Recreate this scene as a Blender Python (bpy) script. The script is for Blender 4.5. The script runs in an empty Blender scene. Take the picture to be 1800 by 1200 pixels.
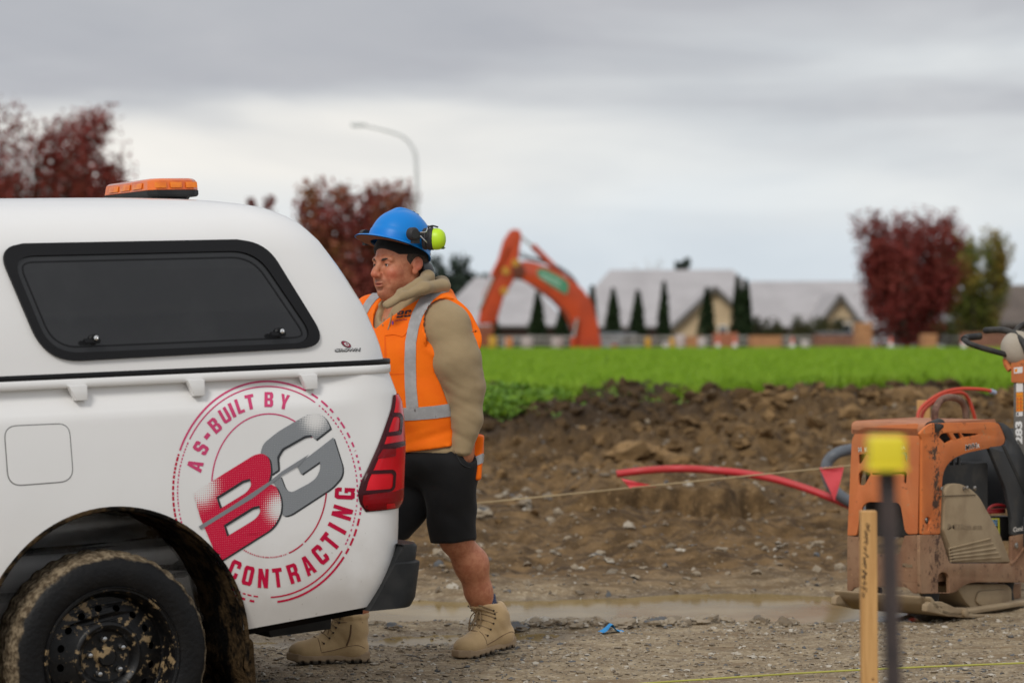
import bpy, bmesh, math, random
import numpy as np
from mathutils import Vector, Matrix, Euler
from mathutils.bvhtree import BVHTree

random.seed(7)
RNG = np.random.default_rng(7)
SC = bpy.context.scene
COL = SC.collection
R = math.radians

# ------------------------------------------------------------------ camera
F, CX, CY, CAMZ = 4600.0, 900.0, 590.0, 1.31      # focal length in photo pixels, horizon row, eye height
cam_d = bpy.data.cameras.new('camera')
cam = bpy.data.objects.new('camera', cam_d); COL.objects.link(cam)
cam.location = (0, 0, CAMZ); cam.rotation_euler = (R(90), 0, 0)
cam_d.sensor_width = 36; cam_d.lens = F / 1800 * 36
cam_d.shift_y = -10 / 1800
cam_d.clip_start = 0.1; cam_d.clip_end = 5000
cam_d.dof.use_dof = True; cam_d.dof.focus_distance = 10.1; cam_d.dof.aperture_fstop = 2.8
SC.camera = cam

# ------------------------------------------------------------------ light
SUN_EL, SUN_AZ = 42, 202        # azimuth measured clockwise from +Y: behind the camera on the left
world = bpy.data.worlds.new('World'); SC.world = world; world.use_nodes = True
wt = world.node_tree; wt.nodes.clear()
def wn(t, **k):
    n = wt.nodes.new(t)
    for a, b in k.items(): setattr(n, a, b)
    return n
def wl(a, b): wt.links.new(a, b)
tc = wn('ShaderNodeTexCoord'); sep = wn('ShaderNodeSeparateXYZ'); wl(tc.outputs['Generated'], sep.inputs[0])
# cloud deck: direction stretched into flat streaks near the horizon
mp = wn('ShaderNodeMapping'); mp.inputs['Scale'].default_value = (3.0, 3.0, 17.0); mp.inputs['Location'].default_value = (3.1, 1.0, 0.35)
wl(tc.outputs['Generated'], mp.inputs[0])
n1 = wn('ShaderNodeTexNoise'); n1.inputs['Scale'].default_value = 1.25; n1.inputs['Detail'].default_value = 6; n1.inputs['Roughness'].default_value = .5
n1.inputs['Distortion'].default_value = .35
wl(mp.outputs[0], n1.inputs['Vector'])
def wmath(op, a, b=None, clamp=False):
    m = wn('ShaderNodeMath', operation=op, use_clamp=clamp)
    for i, v in enumerate((a, b)):
        if v is None: continue
        if isinstance(v, (int, float)): m.inputs[i].default_value = v
        else: wl(v, m.inputs[i])
    return m.outputs[0]
zz = sep.outputs[2]
# the base of the low cloud: a soft brighter belt just over the land, greyer cloud above it, and the
# general brightening of an overcast sky towards the zenith
tilt = wmath('ADD', zz, wmath('MULTIPLY', sep.outputs[0], -0.03))
nz = wmath('MULTIPLY', wmath('SUBTRACT', n1.outputs[0], .5), .13)
el = wmath('ADD', tilt, nz)
cr = wn('ShaderNodeValToRGB'); e = cr.color_ramp
e.elements[0].position = 0.0; e.elements[0].color = (.70, .775, .83, 1)
e.elements[1].position = 1.0; e.elements[1].color = (.74, .75, .77, 1)
for p, c in ((.035, (.74, .80, .845, 1)), (.062, (.80, .83, .84, 1)), (.085, (.70, .725, .745, 1)), (.112, (.51, .52, .555, 1)), (.16, (.52, .53, .56, 1)), (.32, (.68, .69, .71, 1)), (.6, (.73, .74, .76, 1))):
    x = e.elements.new(p); x.color = c
wl(el, cr.inputs[0])
# thin patch in the cloud low on the left, warm and bright
def wstep(v, a, b):
    m = wn('ShaderNodeMapRange'); m.interpolation_type = 'SMOOTHSTEP'; wl(v, m.inputs[0]); m.inputs[1].default_value = a; m.inputs[2].default_value = b; return m.outputs[0]
el2 = wmath('ADD', zz, wmath('MULTIPLY', nz, .6))
pt1 = wmath('MULTIPLY', wstep(el2, .028, .062), wmath('SUBTRACT', 1, wstep(el2, .074, .102)))
pt1 = wmath('MULTIPLY', pt1, wmath('SUBTRACT', 1, wstep(wmath('ADD', sep.outputs[0], wmath('MULTIPLY', nz, .8)), -.10, .10)))
pm = wn('ShaderNodeMix', data_type='RGBA'); wl(wmath('MULTIPLY', pt1, .92), pm.inputs[0]); wl(cr.outputs[0], pm.inputs[6]); pm.inputs[7].default_value = (.93, .905, .855, 1)
sky = wn('ShaderNodeTexSky', sky_type='NISHITA'); sky.sun_disc = False
sky.sun_elevation = R(SUN_EL); sky.sun_rotation = R(SUN_AZ); sky.air_density = 1.5; sky.dust_density = 4
bg1 = wn('ShaderNodeBackground'); bg1.inputs[1].default_value = .05; wl(sky.outputs[0], bg1.inputs[0])
bg2 = wn('ShaderNodeBackground'); bg2.inputs[1].default_value = 1.0; # mottling of the cloud base
mp2 = wn('ShaderNodeMapping'); mp2.inputs['Scale'].default_value = (9, 9, 30); wl(tc.outputs['Generated'], mp2.inputs[0])
n2_ = wn('ShaderNodeTexNoise'); n2_.inputs['Scale'].default_value = 1.0; n2_.inputs['Detail'].default_value = 5; n2_.inputs['Distortion'].default_value = .6; wl(mp2.outputs[0], n2_.inputs['Vector'])
mc = wn('ShaderNodeMix', data_type='RGBA', blend_type='MULTIPLY'); mc.inputs[0].default_value = 1; wl(pm.outputs[2], mc.inputs[6])
cr2 = wn('ShaderNodeValToRGB'); cr2.color_ramp.elements[0].position = .3; cr2.color_ramp.elements[0].color = (.90, .915, .94, 1); cr2.color_ramp.elements[1].position = .7; cr2.color_ramp.elements[1].color = (1.07, 1.065, 1.06, 1)
wl(n2_.outputs[0], cr2.inputs[0]); wl(cr2.outputs[0], mc.inputs[7]); wl(mc.outputs[2], bg2.inputs[0])
mx = wn('ShaderNodeMixShader'); mx.inputs[0].default_value = .93
wl(bg1.outputs[0], mx.inputs[1]); wl(bg2.outputs[0], mx.inputs[2])
wo = wn('ShaderNodeOutputWorld'); wl(mx.outputs[0], wo.inputs[0])

sd = bpy.data.lights.new('sun', 'SUN'); sd.energy = 1.5; sd.angle = R(16); sd.color = (1, .965, .91)
sun = bpy.data.objects.new('sun', sd); COL.objects.link(sun)
az = R(SUN_AZ); d = Vector((math.sin(az) * math.cos(R(SUN_EL)), math.cos(az) * math.cos(R(SUN_EL)), math.sin(R(SUN_EL))))
sun.rotation_euler = d.to_track_quat('Z', 'Y').to_euler()

SC.view_settings.view_transform = 'Standard'; SC.view_settings.look = 'None'
SC.view_settings.exposure = 0.0; SC.view_settings.gamma = 1; SC.view_settings.use_curve_mapping = False
SC.cycles.use_denoising = True; SC.cycles.max_bounces = 8

# ------------------------------------------------------------------ helpers
def P(px, py, d):
    "point of the place seen at photo pixel (px, py) at distance d"
    return Vector(((px - CX) / F * d, d, CAMZ - (py - CY) / F * d))
def tag(o, label=None, cat=None, group=None, kind=None):
    if label: o['label'] = label
    if cat: o['category'] = cat
    if group: o['group'] = group
    if kind: o['kind'] = kind
    return o
def empty(name, loc=(0, 0, 0), rz=0, label=None, cat=None, group=None, parent=None):
    o = bpy.data.objects.new(name, None); COL.objects.link(o)
    o.empty_display_size = .2
    o.location = loc; o.rotation_euler = (0, 0, rz)
    if parent: o.parent = parent
    return tag(o, label, cat, group)
def link_mesh(name, me, mat, parent=None, smooth=None, loc=None):
    if mat and not me.materials: me.materials.append(mat)
    o = bpy.data.objects.new(name, me); COL.objects.link(o)
    if parent: o.parent = parent
    if loc is not None: o.location = loc
    if smooth is not None: shade(me, smooth)
    return o
def shade(me, ang):
    if ang >= 180:
        me.polygons.foreach_set('use_smooth', np.ones(len(me.polygons), bool)); return
    if ang <= 0: return
    me.polygons.foreach_set('use_smooth', np.ones(len(me.polygons), bool))
    me.set_sharp_from_angle(angle=R(ang))
def mesh_np(name, verts, faces):
    "fast mesh from numpy verts (n,3) and faces (m,k)"
    me = bpy.data.meshes.new(name)
    verts = np.asarray(verts, np.float32); faces = np.asarray(faces, np.int32)
    n, k = faces.shape
    me.vertices.add(len(verts)); me.vertices.foreach_set('co', verts.ravel())
    me.loops.add(n * k); me.loops.foreach_set('vertex_index', faces.ravel())
    me.polygons.add(n)
    me.polygons.foreach_set('loop_start', np.arange(0, n * k, k, dtype=np.int32))
    me.update(calc_edges=True)
    return me
def bm_mesh(bm, name):
    me = bpy.data.meshes.new(name); bm.to_mesh(me); bm.free(); return me
def b_box(bm, c, s, rot=None, taper=None):
    "box centred at c with size s; taper scales the top in x,y"
    vs = []
    for z in (-.5, .5):
        for x, y in ((-.5, -.5), (.5, -.5), (.5, .5), (-.5, .5)):
            t = taper if (taper and z > 0) else (1, 1)
            v = Vector((x * s[0] * t[0], y * s[1] * t[1], z * s[2]))
            if rot is not None: v = rot @ v
            vs.append(bm.verts.new(v + Vector(c)))
    for f in ((3, 2, 1, 0), (4, 5, 6, 7), (0, 1, 5, 4), (1, 2, 6, 5), (2, 3, 7, 6), (3, 0, 4, 7)):
        bm.faces.new([vs[i] for i in f])
    return vs
def b_tube(bm, pts, rad, n=8, cap=True, flat=None):
    "tube along pts; rad number or list"
    pts = [Vector(p) for p in pts]; m = len(pts)
    rads = rad if isinstance(rad, (list, tuple)) else [rad] * m
    rings = []; ref = None
    for i, p in enumerate(pts):
        t = (pts[min(i + 1, m - 1)] - pts[max(i - 1, 0)]).normalized()
        if ref is None:
            ref = Vector((0, 0, 1)) if abs(t.z) < .9 else Vector((1, 0, 0))
        a = (ref - t * ref.dot(t)).normalized(); b = t.cross(a); ref = a
        ring = []
        for k in range(n):
            an = 2 * math.pi * k / n
            ring.append(bm.verts.new(p + (a * math.cos(an) + b * math.sin(an) * (flat or 1)) * rads[i]))
        rings.append(ring)
    for i in range(m - 1):
        for k in range(n):
            bm.faces.new((rings[i][k], rings[i][(k + 1) % n], rings[i + 1][(k + 1) % n], rings[i + 1][k]))
    if cap:
        bm.faces.new(rings[0][::-1]); bm.faces.new(rings[-1])
    return rings
def b_lathe(bm, prof, n=32, mtx=None, closed=False, cap=True):
    "prof list of (r, h) around local z"
    rings = []
    for r, h in prof:
        ring = []
        for k in range(n):
            a = 2 * math.pi * k / n
            v = Vector((r * math.cos(a), r * math.sin(a), h))
            ring.append(bm.verts.new(mtx @ v if mtx is not None else v))
        rings.append(ring)
    pr = list(zip(rings, rings[1:])) + ([(rings[-1], rings[0])] if closed else [])
    for A, B in pr:
        for k in range(n):
            bm.faces.new((A[k], A[(k + 1) % n], B[(k + 1) % n], B[k]))
    if not closed and cap:
        if prof[0][0] > 1e-5: bm.faces.new(rings[0][::-1])
        if prof[-1][0] > 1e-5: bm.faces.new(rings[-1])
    bmesh.ops.remove_doubles(bm, verts=bm.verts, dist=1e-6)
def tube_obj(name, pts, rad, mat, parent=None, n=8, smooth=60, flat=None):
    bm = bmesh.new(); b_tube(bm, pts, rad, n, flat=flat)
    return link_mesh(name, bm_mesh(bm, name), mat, parent, smooth)
def box_obj(name, c, s, mat, parent=None, bevel=0, rot=None, taper=None, seg=2):
    bm = bmesh.new(); b_box(bm, c, s, rot, taper)
    if bevel: bmesh.ops.bevel(bm, geom=bm.edges[:], offset=bevel, segments=seg, affect='EDGES', profile=.6)
    return link_mesh(name, bm_mesh(bm, name), mat, parent, 40 if bevel else None)
def smooth_path(pts, n=8):
    "Catmull-Rom through pts"
    pts = [Vector(p) for p in pts]; out = []
    for i in range(len(pts) - 1):
        p0, p1, p2, p3 = pts[max(i - 1, 0)], pts[i], pts[i + 1], pts[min(i + 2, len(pts) - 1)]
        for k in range(n):
            t = k / n
            out.append(.5 * ((2 * p1) + (p2 - p0) * t + (2 * p0 - 5 * p1 + 4 * p2 - p3) * t * t + (3 * p1 - p0 - 3 * p2 + p3) * t ** 3))
    out.append(pts[-1]); return out
def rounded(poly, rad, seg=5):
    "round the corners of a 2-D polygon; rad number or list"
    n = len(poly); out = []
    for i in range(n):
        p = Vector(poly[i][:2]); a = Vector(poly[i - 1][:2]); b = Vector(poly[(i + 1) % n][:2])
        r = rad[i] if isinstance(rad, (list, tuple)) else rad
        if r <= 0: out.append(tuple(p)); continue
        da, db = (a - p), (b - p)
        t = min(r, da.length * .49, db.length * .49)
        s, e = p + da.normalized() * t, p + db.normalized() * t
        for k in range(seg + 1):
            u = k / seg
            q = s * (1 - u) ** 2 + p * 2 * u * (1 - u) + e * u * u
            out.append((q.x, q.y))
    return out
def curve_mesh(polys, extrude=0.0, bevel=0.0, bseg=1):
    "filled 2-D curve (even-odd holes) to a mesh; extrude is half thickness"
    cu = bpy.data.curves.new('outline', 'CURVE'); cu.dimensions = '2D'; cu.fill_mode = 'BOTH'
    cu.extrude = max(extrude - bevel, 0); cu.bevel_depth = bevel; cu.bevel_resolution = bseg
    if bevel: cu.offset = -bevel
    for p in polys:
        s = cu.splines.new('POLY'); s.points.add(len(p) - 1)
        for i, q in enumerate(p): s.points[i].co = (q[0], q[1], 0, 1)
        s.use_cyclic_u = True
    o = bpy.data.objects.new('outline', cu); COL.objects.link(o)
    me = bpy.data.meshes.new_from_object(o.evaluated_get(bpy.context.evaluated_depsgraph_get()))
    bpy.data.objects.remove(o); bpy.data.curves.remove(cu)
    return me
def text_mesh(s, bold=0.0, spacing=1.0):
    cu = bpy.data.curves.new('txt', 'FONT'); cu.body = s; cu.offset = bold; cu.resolution_u = 3; cu.space_character = spacing
    cu.fill_mode = 'FRONT'; cu.dimensions = '2D'
    o = bpy.data.objects.new('txt', cu); COL.objects.link(o)
    me = bpy.data.meshes.new_from_object(o.evaluated_get(bpy.context.evaluated_depsgraph_get()))
    bpy.data.objects.remove(o); bpy.data.curves.remove(cu)
    bm = bmesh.new(); bm.from_mesh(me); bmesh.ops.remove_doubles(bm, verts=bm.verts, dist=1e-5)
    bpy.data.meshes.remove(me)
    xs = [v.co.x for v in bm.verts]; ys = [v.co.y for v in bm.verts]
    return bm, min(xs), max(xs), min(ys), max(ys)
def frame(o, ex, ey, ez):
    m = Matrix.Identity(4)
    for i, v in enumerate((ex, ey, ez)):
        for k in range(3): m[k][i] = v[k]
    for k in range(3): m[k][3] = o[k]
    return m
def plate(name, polys, thick, mtx, mat, parent=None, bevel=0.0, off=0.0, smooth=35):
    "solid plate from polygon outlines, set into frame mtx; off shifts its mid plane along z"
    me = curve_mesh(polys, thick / 2, bevel)
    me.transform(Matrix.Translation((0, 0, off))); me.transform(mtx)
    bm = bmesh.new(); bm.from_mesh(me); bmesh.ops.remove_doubles(bm, verts=bm.verts, dist=1e-5)
    bmesh.ops.recalc_face_normals(bm, faces=bm.faces); bm.to_mesh(me); bm.free()
    me.materials.clear()
    return link_mesh(name, me, mat, parent, smooth)
def children(o): return [c for c in bpy.data.objects if c.parent == o]
def copy_tree(o, parent=None):
    c = o.copy(); COL.objects.link(c)
    if parent is not None: c.parent = parent
    for ch in children(o): copy_tree(ch, c)
    return c
def ellipse(cx, cy, rx, ry, n=24, a0=0):
    return [(cx + rx * math.cos(a0 + 2 * math.pi * k / n), cy + ry * math.sin(a0 + 2 * math.pi * k / n)) for k in range(n)]

# numpy noise -------------------------------------------------------
def _hash(ix, iy, iz, seed):
    h = (ix.astype(np.int64) * 374761393 + iy.astype(np.int64) * 668265263 + iz.astype(np.int64) * 2147483647 + seed * 1274126177) & 0xFFFFFFFF
    h = ((h ^ (h >> 13)) * 1274126177) & 0xFFFFFFFF
    h = h ^ (h >> 16)
    return (h & 0xFFFFFF).astype(np.float64) / 0xFFFFFF
def vnoise(x, y, z=None, seed=0):
    "value noise in -1..1"
    if z is None: z = np.zeros_like(x)
    ix, iy, iz = np.floor(x), np.floor(y), np.floor(z)
    fx, fy, fz = x - ix, y - iy, z - iz
    fx, fy, fz = (f * f * (3 - 2 * f) for f in (fx, fy, fz))
    r = 0
    for a in (0, 1):
        for b in (0, 1):
            for c in (0, 1):
                w = (fx if a else 1 - fx) * (fy if b else 1 - fy) * (fz if c else 1 - fz)
                r = r + w * _hash(ix + a, iy + b, iz + c, seed)
    return r * 2 - 1
def fbm(x, y, z=None, oct=4, seed=0, gain=.5):
    r = 0; a = 1.0
    for i in range(oct):
        k = 2 ** i
        r = r + a * vnoise(x * k, y * k, None if z is None else z * k, seed + i * 17); a *= gain
    return r
def sstep(a, b, x):
    t = np.clip((x - a) / (b - a), 0, 1); return t * t * (3 - 2 * t)

# ------------------------------------------------------------------ materials
MATS = {}
class NT:
    "small node-tree writer"
    def __init__(s, name):
        s.m = bpy.data.materials.new(name); s.m.use_nodes = True; s.t = s.m.node_tree
        s.b = s.t.nodes['Principled BSDF']; s._tc = None
    def n(s, t, **k):
        x = s.t.nodes.new(t)
        for a, b in k.items(): setattr(x, a, b)
        return x
    def l(s, a, b): s.t.links.new(a, b)
    def tc(s, w='Object'):
        if s._tc is None: s._tc = s.n('ShaderNodeTexCoord')
        return s._tc.outputs[w]
    def val(s, sock, v):
        if isinstance(v, (int, float)): sock.default_value = v
        elif isinstance(v, (tuple, list)): sock.default_value = (*v, 1) if len(v) == 3 and sock.type == 'RGBA' else v
        else: s.l(v, sock)
    def noise(s, scale, detail=4, rough=.55, dist=0, vec=None, w=None):
        x = s.n('ShaderNodeTexNoise'); x.inputs['Scale'].default_value = scale; x.inputs['Detail'].default_value = detail
        x.inputs['Roughness'].default_value = rough; x.inputs['Distortion'].default_value = dist
        s.l(vec if vec is not None else s.tc(), x.inputs['Vector']); return x.outputs[0]
    def voro(s, scale, feat='F1', vec=None, rand=1):
        x = s.n('ShaderNodeTexVoronoi', feature=feat); x.inputs['Scale'].default_value = scale; x.inputs['Randomness'].default_value = rand
        s.l(vec if vec is not None else s.tc(), x.inputs['Vector']); return x.outputs
    def mapv(s, sc, vec=None, loc=(0, 0, 0)):
        x = s.n('ShaderNodeMapping'); x.inputs['Scale'].default_value = sc; x.inputs['Location'].default_value = loc
        s.l(vec if vec is not None else s.tc(), x.inputs[0]); return x.outputs[0]
    def math(s, op, a, b=None, clamp=False):
        x = s.n('ShaderNodeMath', operation=op, use_clamp=clamp); s.val(x.inputs[0], a)
        if b is not None: s.val(x.inputs[1], b)
        return x.outputs[0]
    def step(s, v, a, b):
        x = s.n('ShaderNodeMapRange'); x.interpolation_type = 'SMOOTHSTEP'
        s.val(x.inputs[0], v); x.inputs[1].default_value = a; x.inputs[2].default_value = b; return x.outputs[0]
    def mix(s, f, a, b, mode='MIX'):
        x = s.n('ShaderNodeMix', data_type='RGBA', blend_type=mode)
        s.val(x.inputs[0], f); s.val(x.inputs[6], a); s.val(x.inputs[7], b); return x.outputs[2]
    def xyz(s, vec=None):
        x = s.n('ShaderNodeSeparateXYZ'); s.l(vec if vec is not None else s.tc(), x.inputs[0]); return x.outputs
    def bump(s, h, strength=.3, dist=.01, normal=None):
        x = s.n('ShaderNodeBump'); x.inputs['Strength'].default_value = strength; x.inputs['Distance'].default_value = dist
        s.l(h, x.inputs['Height'])
        if normal is not None: s.l(normal, x.inputs['Normal'])
        return x.outputs[0]
    def set(s, **k):
        nm = dict(col='Base Color', rough='Roughness', metal='Metallic', spec='Specular IOR Level', coat='Coat Weight', coatr='Coat Roughness',
                  trans='Transmission Weight', ior='IOR', emis='Emission Color', emis_s='Emission Strength', sheen='Sheen Weight', sss='Subsurface Weight', normal='Normal', alpha='Alpha')
        for a, v in k.items(): s.val(s.b.inputs[nm[a]], v)
        return s
def M(name, col, rough=.6, col2=None, scale=6, lo=.4, hi=.65, bump=0, bscale=40, bdist=.004, detail=5, **k):
    "two-tone noisy principled material"
    if name in MATS: return MATS[name]
    t = NT(name)
    c = col
    if col2 is not None: c = t.mix(t.step(t.noise(scale, detail), lo, hi), col, col2)
    t.set(col=c, rough=rough, **k)
    if bump: t.set(normal=t.bump(t.noise(bscale, 4), bump, bdist))
    MATS[name] = t.m; return t.m
# ================================================================== ground
def gz(x, y, fine=True):
    "height of the site ground"
    x = np.asarray(x, float); y = np.asarray(y, float)
    prof_y = [0, 5, 8.73, 9.9, 11.9, 13.5, 15, 17, 18.5, 20, 23, 26, 28, 30, 34]
    prof_z = [-.30, -.27, -.121, 0, .0, .02, .075, .16, .2, .26, .36, .47, .60, .69, .74]
    z = np.interp(y, prof_y, prof_z)
    # puddle hollow and the wet strip in front of it
    wob = .35 * vnoise(x * 1.1, y * .6, seed=3) + .15 * vnoise(x * 3.1, y * 2, seed=4)
    dip = sstep(11.9, 12.25, y + wob * .5) * (1 - sstep(13.15, 13.55, y + wob * .6)) * sstep(-2.6, -1.3, x) * (1 - sstep(1.7, 2.1, x))
    z = z - .075 * dip
    dip2 = sstep(11.0, 11.3, y + wob * .4) * (1 - sstep(11.5, 11.75, y + wob * .4)) * sstep(-3.4, -2, x) * (1 - sstep(-.35, .25, x + wob))
    z = z - .028 * dip2
    # heap of dug soil on the right, low swell on the left
    z = z + .47 * np.exp(-(((x - 3.5) / 1.75) ** 2 + ((y - 22.4) / 2.0) ** 2))
    z = z + .14 * np.exp(-(((x - 1.6) / 1.1) ** 2 + ((y - 24.5) / 1.6) ** 2))
    z = z + .12 * np.exp(-(((x + .5) / 1.0) ** 2 + ((y - 25.6) / 1.3) ** 2))
    # the small cut step of grey gravel
    cut = 17.35 + .25 * vnoise(x * 2.3, x * 0 + .3, seed=9) + .1 * vnoise(x * 7, x * 0, seed=10)
    m = sstep(.25, .6, x) * (1 - sstep(1.45, 1.9, x))
    z = z + m * (.17 * sstep(cut, cut + .06, y) * (1 - sstep(18.0, 19.6, y)) - .10 * sstep(cut - .5, cut - .05, y) * (1 - sstep(cut, cut + .05, y)))
    if fine:
        k = sstep(12.8, 15.5, y); k2 = sstep(18, 21.5, y)
        edge = 1 - sstep(-1, .3, x) * 0
        z = z + (.006 + .034 * k + .06 * k2) * fbm(x * 2.2, y * 1.5, oct=3, seed=21)
        z = z + (.004 + .036 * k + .06 * k2) * (1 - 2 * np.abs(vnoise(x * 6, y * 4.2, seed=31))) * sstep(-.4, .6, vnoise(x * 1.3, y * 1.3, seed=33))
        z = z + (.0035 + .017 * k + .03 * k2) * fbm(x * 15, y * 11, oct=3, seed=41)
        z = z - (.05 * k * (1 - k2)) * np.abs(vnoise(x * .7, y * 3.6, seed=51)) * sstep(-.2, .5, vnoise(x * .4, y * .8, seed=52))
        # tyre ruts running along the track
        rut = np.exp(-((y - 14.3 - .05 * x) / .16) ** 2) + np.exp(-((y - 16.0 - .04 * x) / .18) ** 2)
        z = z - .035 * rut * (1 + .4 * np.sin(x * 34)) * sstep(-3, -2, x)
    return z
def gz1(x, y): return float(gz(np.array([x]), np.array([y]))[0])

def grid_mesh(name, X, Y, Z):
    n, m = X.shape
    v = np.stack([X.ravel(), Y.ravel(), Z.ravel()], 1)
    i = np.arange(n * m).reshape(n, m)
    f = np.stack([i[:-1, :-1].ravel(), i[:-1, 1:].ravel(), i[1:, 1:].ravel(), i[1:, :-1].ravel()], 1)
    return mesh_np(name, v, f)

# soil material: pale stony track in front, wet by the puddle, brown clay bank, dark topsoil under the grass
t = NT('soil')
xyz = t.xyz()
wn1 = t.noise(1.1, 4); wn2 = t.noise(7, 5); wn3 = t.noise(38, 4, .6); wn4 = t.noise(150, 3, .6)
yy = t.math('ADD', xyz[1], t.math('MULTIPLY', t.math('SUBTRACT', wn1, .5), 2.2))
gravel = t.mix(t.step(wn2, .35, .65), (.225, .165, .098), (.36, .28, .175))
gravel = t.mix(t.step(wn3, .48, .68), gravel, (.50, .41, .285))
gravel = t.mix(t.step(wn4, .58, .72), gravel, (.055, .045, .036))
streak = t.noise(3.2, 4, .6, 0, t.mapv((.5, 2.6, 1)))
gravel = t.mix(t.step(streak, .5, .7), gravel, (.22, .15, .08))
clay = t.mix(t.step(wn2, .35, .68), (.082, .048, .019), (.20, .122, .053))
clay = t.mix(t.step(wn3, .55, .75), clay, (.30, .195, .098))
clay = t.mix(t.step(streak, .52, .68), clay, (.065, .039, .018))
top = t.mix(t.step(wn3, .4, .65), (.034, .021, .011), (.072, .045, .023))
c = t.mix(t.step(yy, 12.6, 14.4), gravel, clay)
c = t.mix(t.step(t.math('ADD', yy, t.math('MULTIPLY', t.math('SUBTRACT', wn2, .5), 5)), 21.0, 24.5), c, top)
wet = t.math('SUBTRACT', 1, t.step(t.math('ADD', xyz[2], t.math('MULTIPLY', t.math('SUBTRACT', wn2, .5), .03)), -.03, .012))
c = t.mix(t.math('MULTIPLY', wet, .45), c, (.085, .058, .032))
rg = t.math('SUBTRACT', .93, t.math('MULTIPLY', wet, .45))
t.set(col=c, rough=rg, spec=.3)
hb = t.math('ADD', t.math('MULTIPLY', wn3, 1.0), t.math('MULTIPLY', wn4, .35))
t.set(normal=t.bump(hb, .7, .02))
SOIL = t.m

ys = list(np.arange(2.0, 9.0, .12)); y = 9.0
while y < 34: ys.append(y); y *= 1.0021
ys = np.array(ys); tt = np.linspace(-1, 1, 470)
Y = np.repeat(ys[:, None], len(tt), 1); X = tt[None, :] * (.235 * Y + 1.3)
Z = gz(X, Y) - .35 * sstep(29.4, 30.6, Y)
fade = sstep(.86, 1, np.abs(tt))[None, :]
site = link_mesh('site_ground', grid_mesh('site_ground', X, Y, Z), SOIL, smooth=180); tag(site, kind='structure')

# the same ground farther out to both sides, coarse
for sgn in (-1, 1):
    ys2 = np.concatenate([np.arange(-6, 2, 1.0), np.arange(2, 34.1, .4)]); s2 = np.linspace(0, 1, 50) ** 1.6
    Y2 = np.repeat(ys2[:, None], 50, 1)
    X2 = sgn * ((.235 * np.maximum(Y2, 2) + 1.28) + s2[None, :] * 45)
    if sgn < 0: X2 = X2[:, ::-1]
    o = link_mesh('side_ground', grid_mesh('side_ground', X2, Y2, gz(X2, Y2) - .004 - .35 * sstep(29.4, 30.6, Y2)), SOIL, smooth=180); tag(o, kind='structure')
Yb, Xb = np.meshgrid(np.linspace(-6, 2.05, 18), np.linspace(-1.77, 1.77, 9), indexing='ij')
tag(link_mesh('near_ground', grid_mesh('near_ground', Xb, Yb, gz(Xb, Yb) - .004), SOIL, smooth=180), kind='structure')

# puddle
t = NT('muddy_water')
t.set(col=t.mix(t.step(t.noise(2.5, 3), .35, .7), (.215, .148, .058), (.285, .205, .088)), rough=.10, spec=.22, ior=1.10)
t.set(normal=t.bump(t.noise(9, 3, .5, 0, t.mapv((1, .35, 1))), .06, .02))
Yp, Xp = np.meshgrid(np.linspace(10.9, 13.75, 3), np.linspace(-3.2, 2.1, 3), indexing='ij')
tag(link_mesh('puddle', grid_mesh('puddle', Xp, Yp, Xp * 0 - .024), t.m), kind='structure')

# field -------------------------------------------------------------
def field_edge(x):
    x = np.asarray(x, float)
    return 28.6 - 3.6 * (1 - sstep(-.1, .75, x)) + .5 * vnoise(x * 1.7, x * 0, seed=61) + .35 * vnoise(x * 5.1, x * 0, seed=62) + .5 * sstep(2, 3.5, x)
def fz(x, y):
    x = np.asarray(x, float); y = np.asarray(y, float)
    z = np.where(y < 30, gz(x, np.minimum(y, 33.9), False) + .05, 0)
    far = .77 + .0009 * (y - 30) + .02 * vnoise(x * .25, y * .12, seed=71)
    return np.where(y < 28, z, np.where(y < 31, z * (1 - sstep(28, 31, y)) + far * sstep(28, 31, y), far))
t = NT('field_soil_grass')
t.set(col=t.mix(t.step(t.noise(.9, 5), .35, .7), (.13, .23, .012), (.18, .28, .02)), rough=.95, spec=.1)
t.set(normal=t.bump(t.noise(14, 4), .8, .05))
ff = np.concatenate([[0, .004, .01, .02, .035], np.linspace(.05, 1, 45) ** 1.5])
xs = np.concatenate([np.linspace(-70, -9, 30), np.linspace(-8.5, 8.5, 160), np.linspace(9, 70, 30)])
E = field_edge(xs)[None, :]
Yf = E + ff[:, None] * (101 - E); Xf = np.repeat(xs[None, :], len(ff), 0)
Zf = fz(Xf, Yf); Zf[0] -= .12
tag(link_mesh('field', grid_mesh('field', Xf, Yf, Zf), t.m, smooth=180), kind='structure')

# land beyond the field, out to the horizon, with the pit the digger stands in
t = NT('far_land')
t.set(col=t.mix(t.step(t.noise(.15, 5), .35, .65), (.09, .10, .04), (.13, .115, .08)), rough=.95, spec=.1)
xs = np.concatenate([np.linspace(-1600, -60, 20), np.linspace(-50, 50, 70), np.linspace(60, 1600, 20)])
yf = np.concatenate([np.linspace(100.9, 125, 40), np.linspace(126, 300, 20), np.geomspace(320, 3500, 14)])
Xg, Yg = np.meshgrid(xs, yf)
Zg = np.where(Yg < 101.2, .80, .50) - .5 * sstep(121, 124, Yg) - .8 * sstep(130, 142, Yg)
pit = sstep(101, 103, Yg) * (1 - sstep(117, 120, Yg)) * sstep(-9, -6, Xg) * (1 - sstep(9, 12, Xg))
Zg = Zg - 3.1 * pit
tag(link_mesh('far_land', grid_mesh('far_land', Xg, Yg, Zg), t.m, smooth=40), kind='structure')

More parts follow.
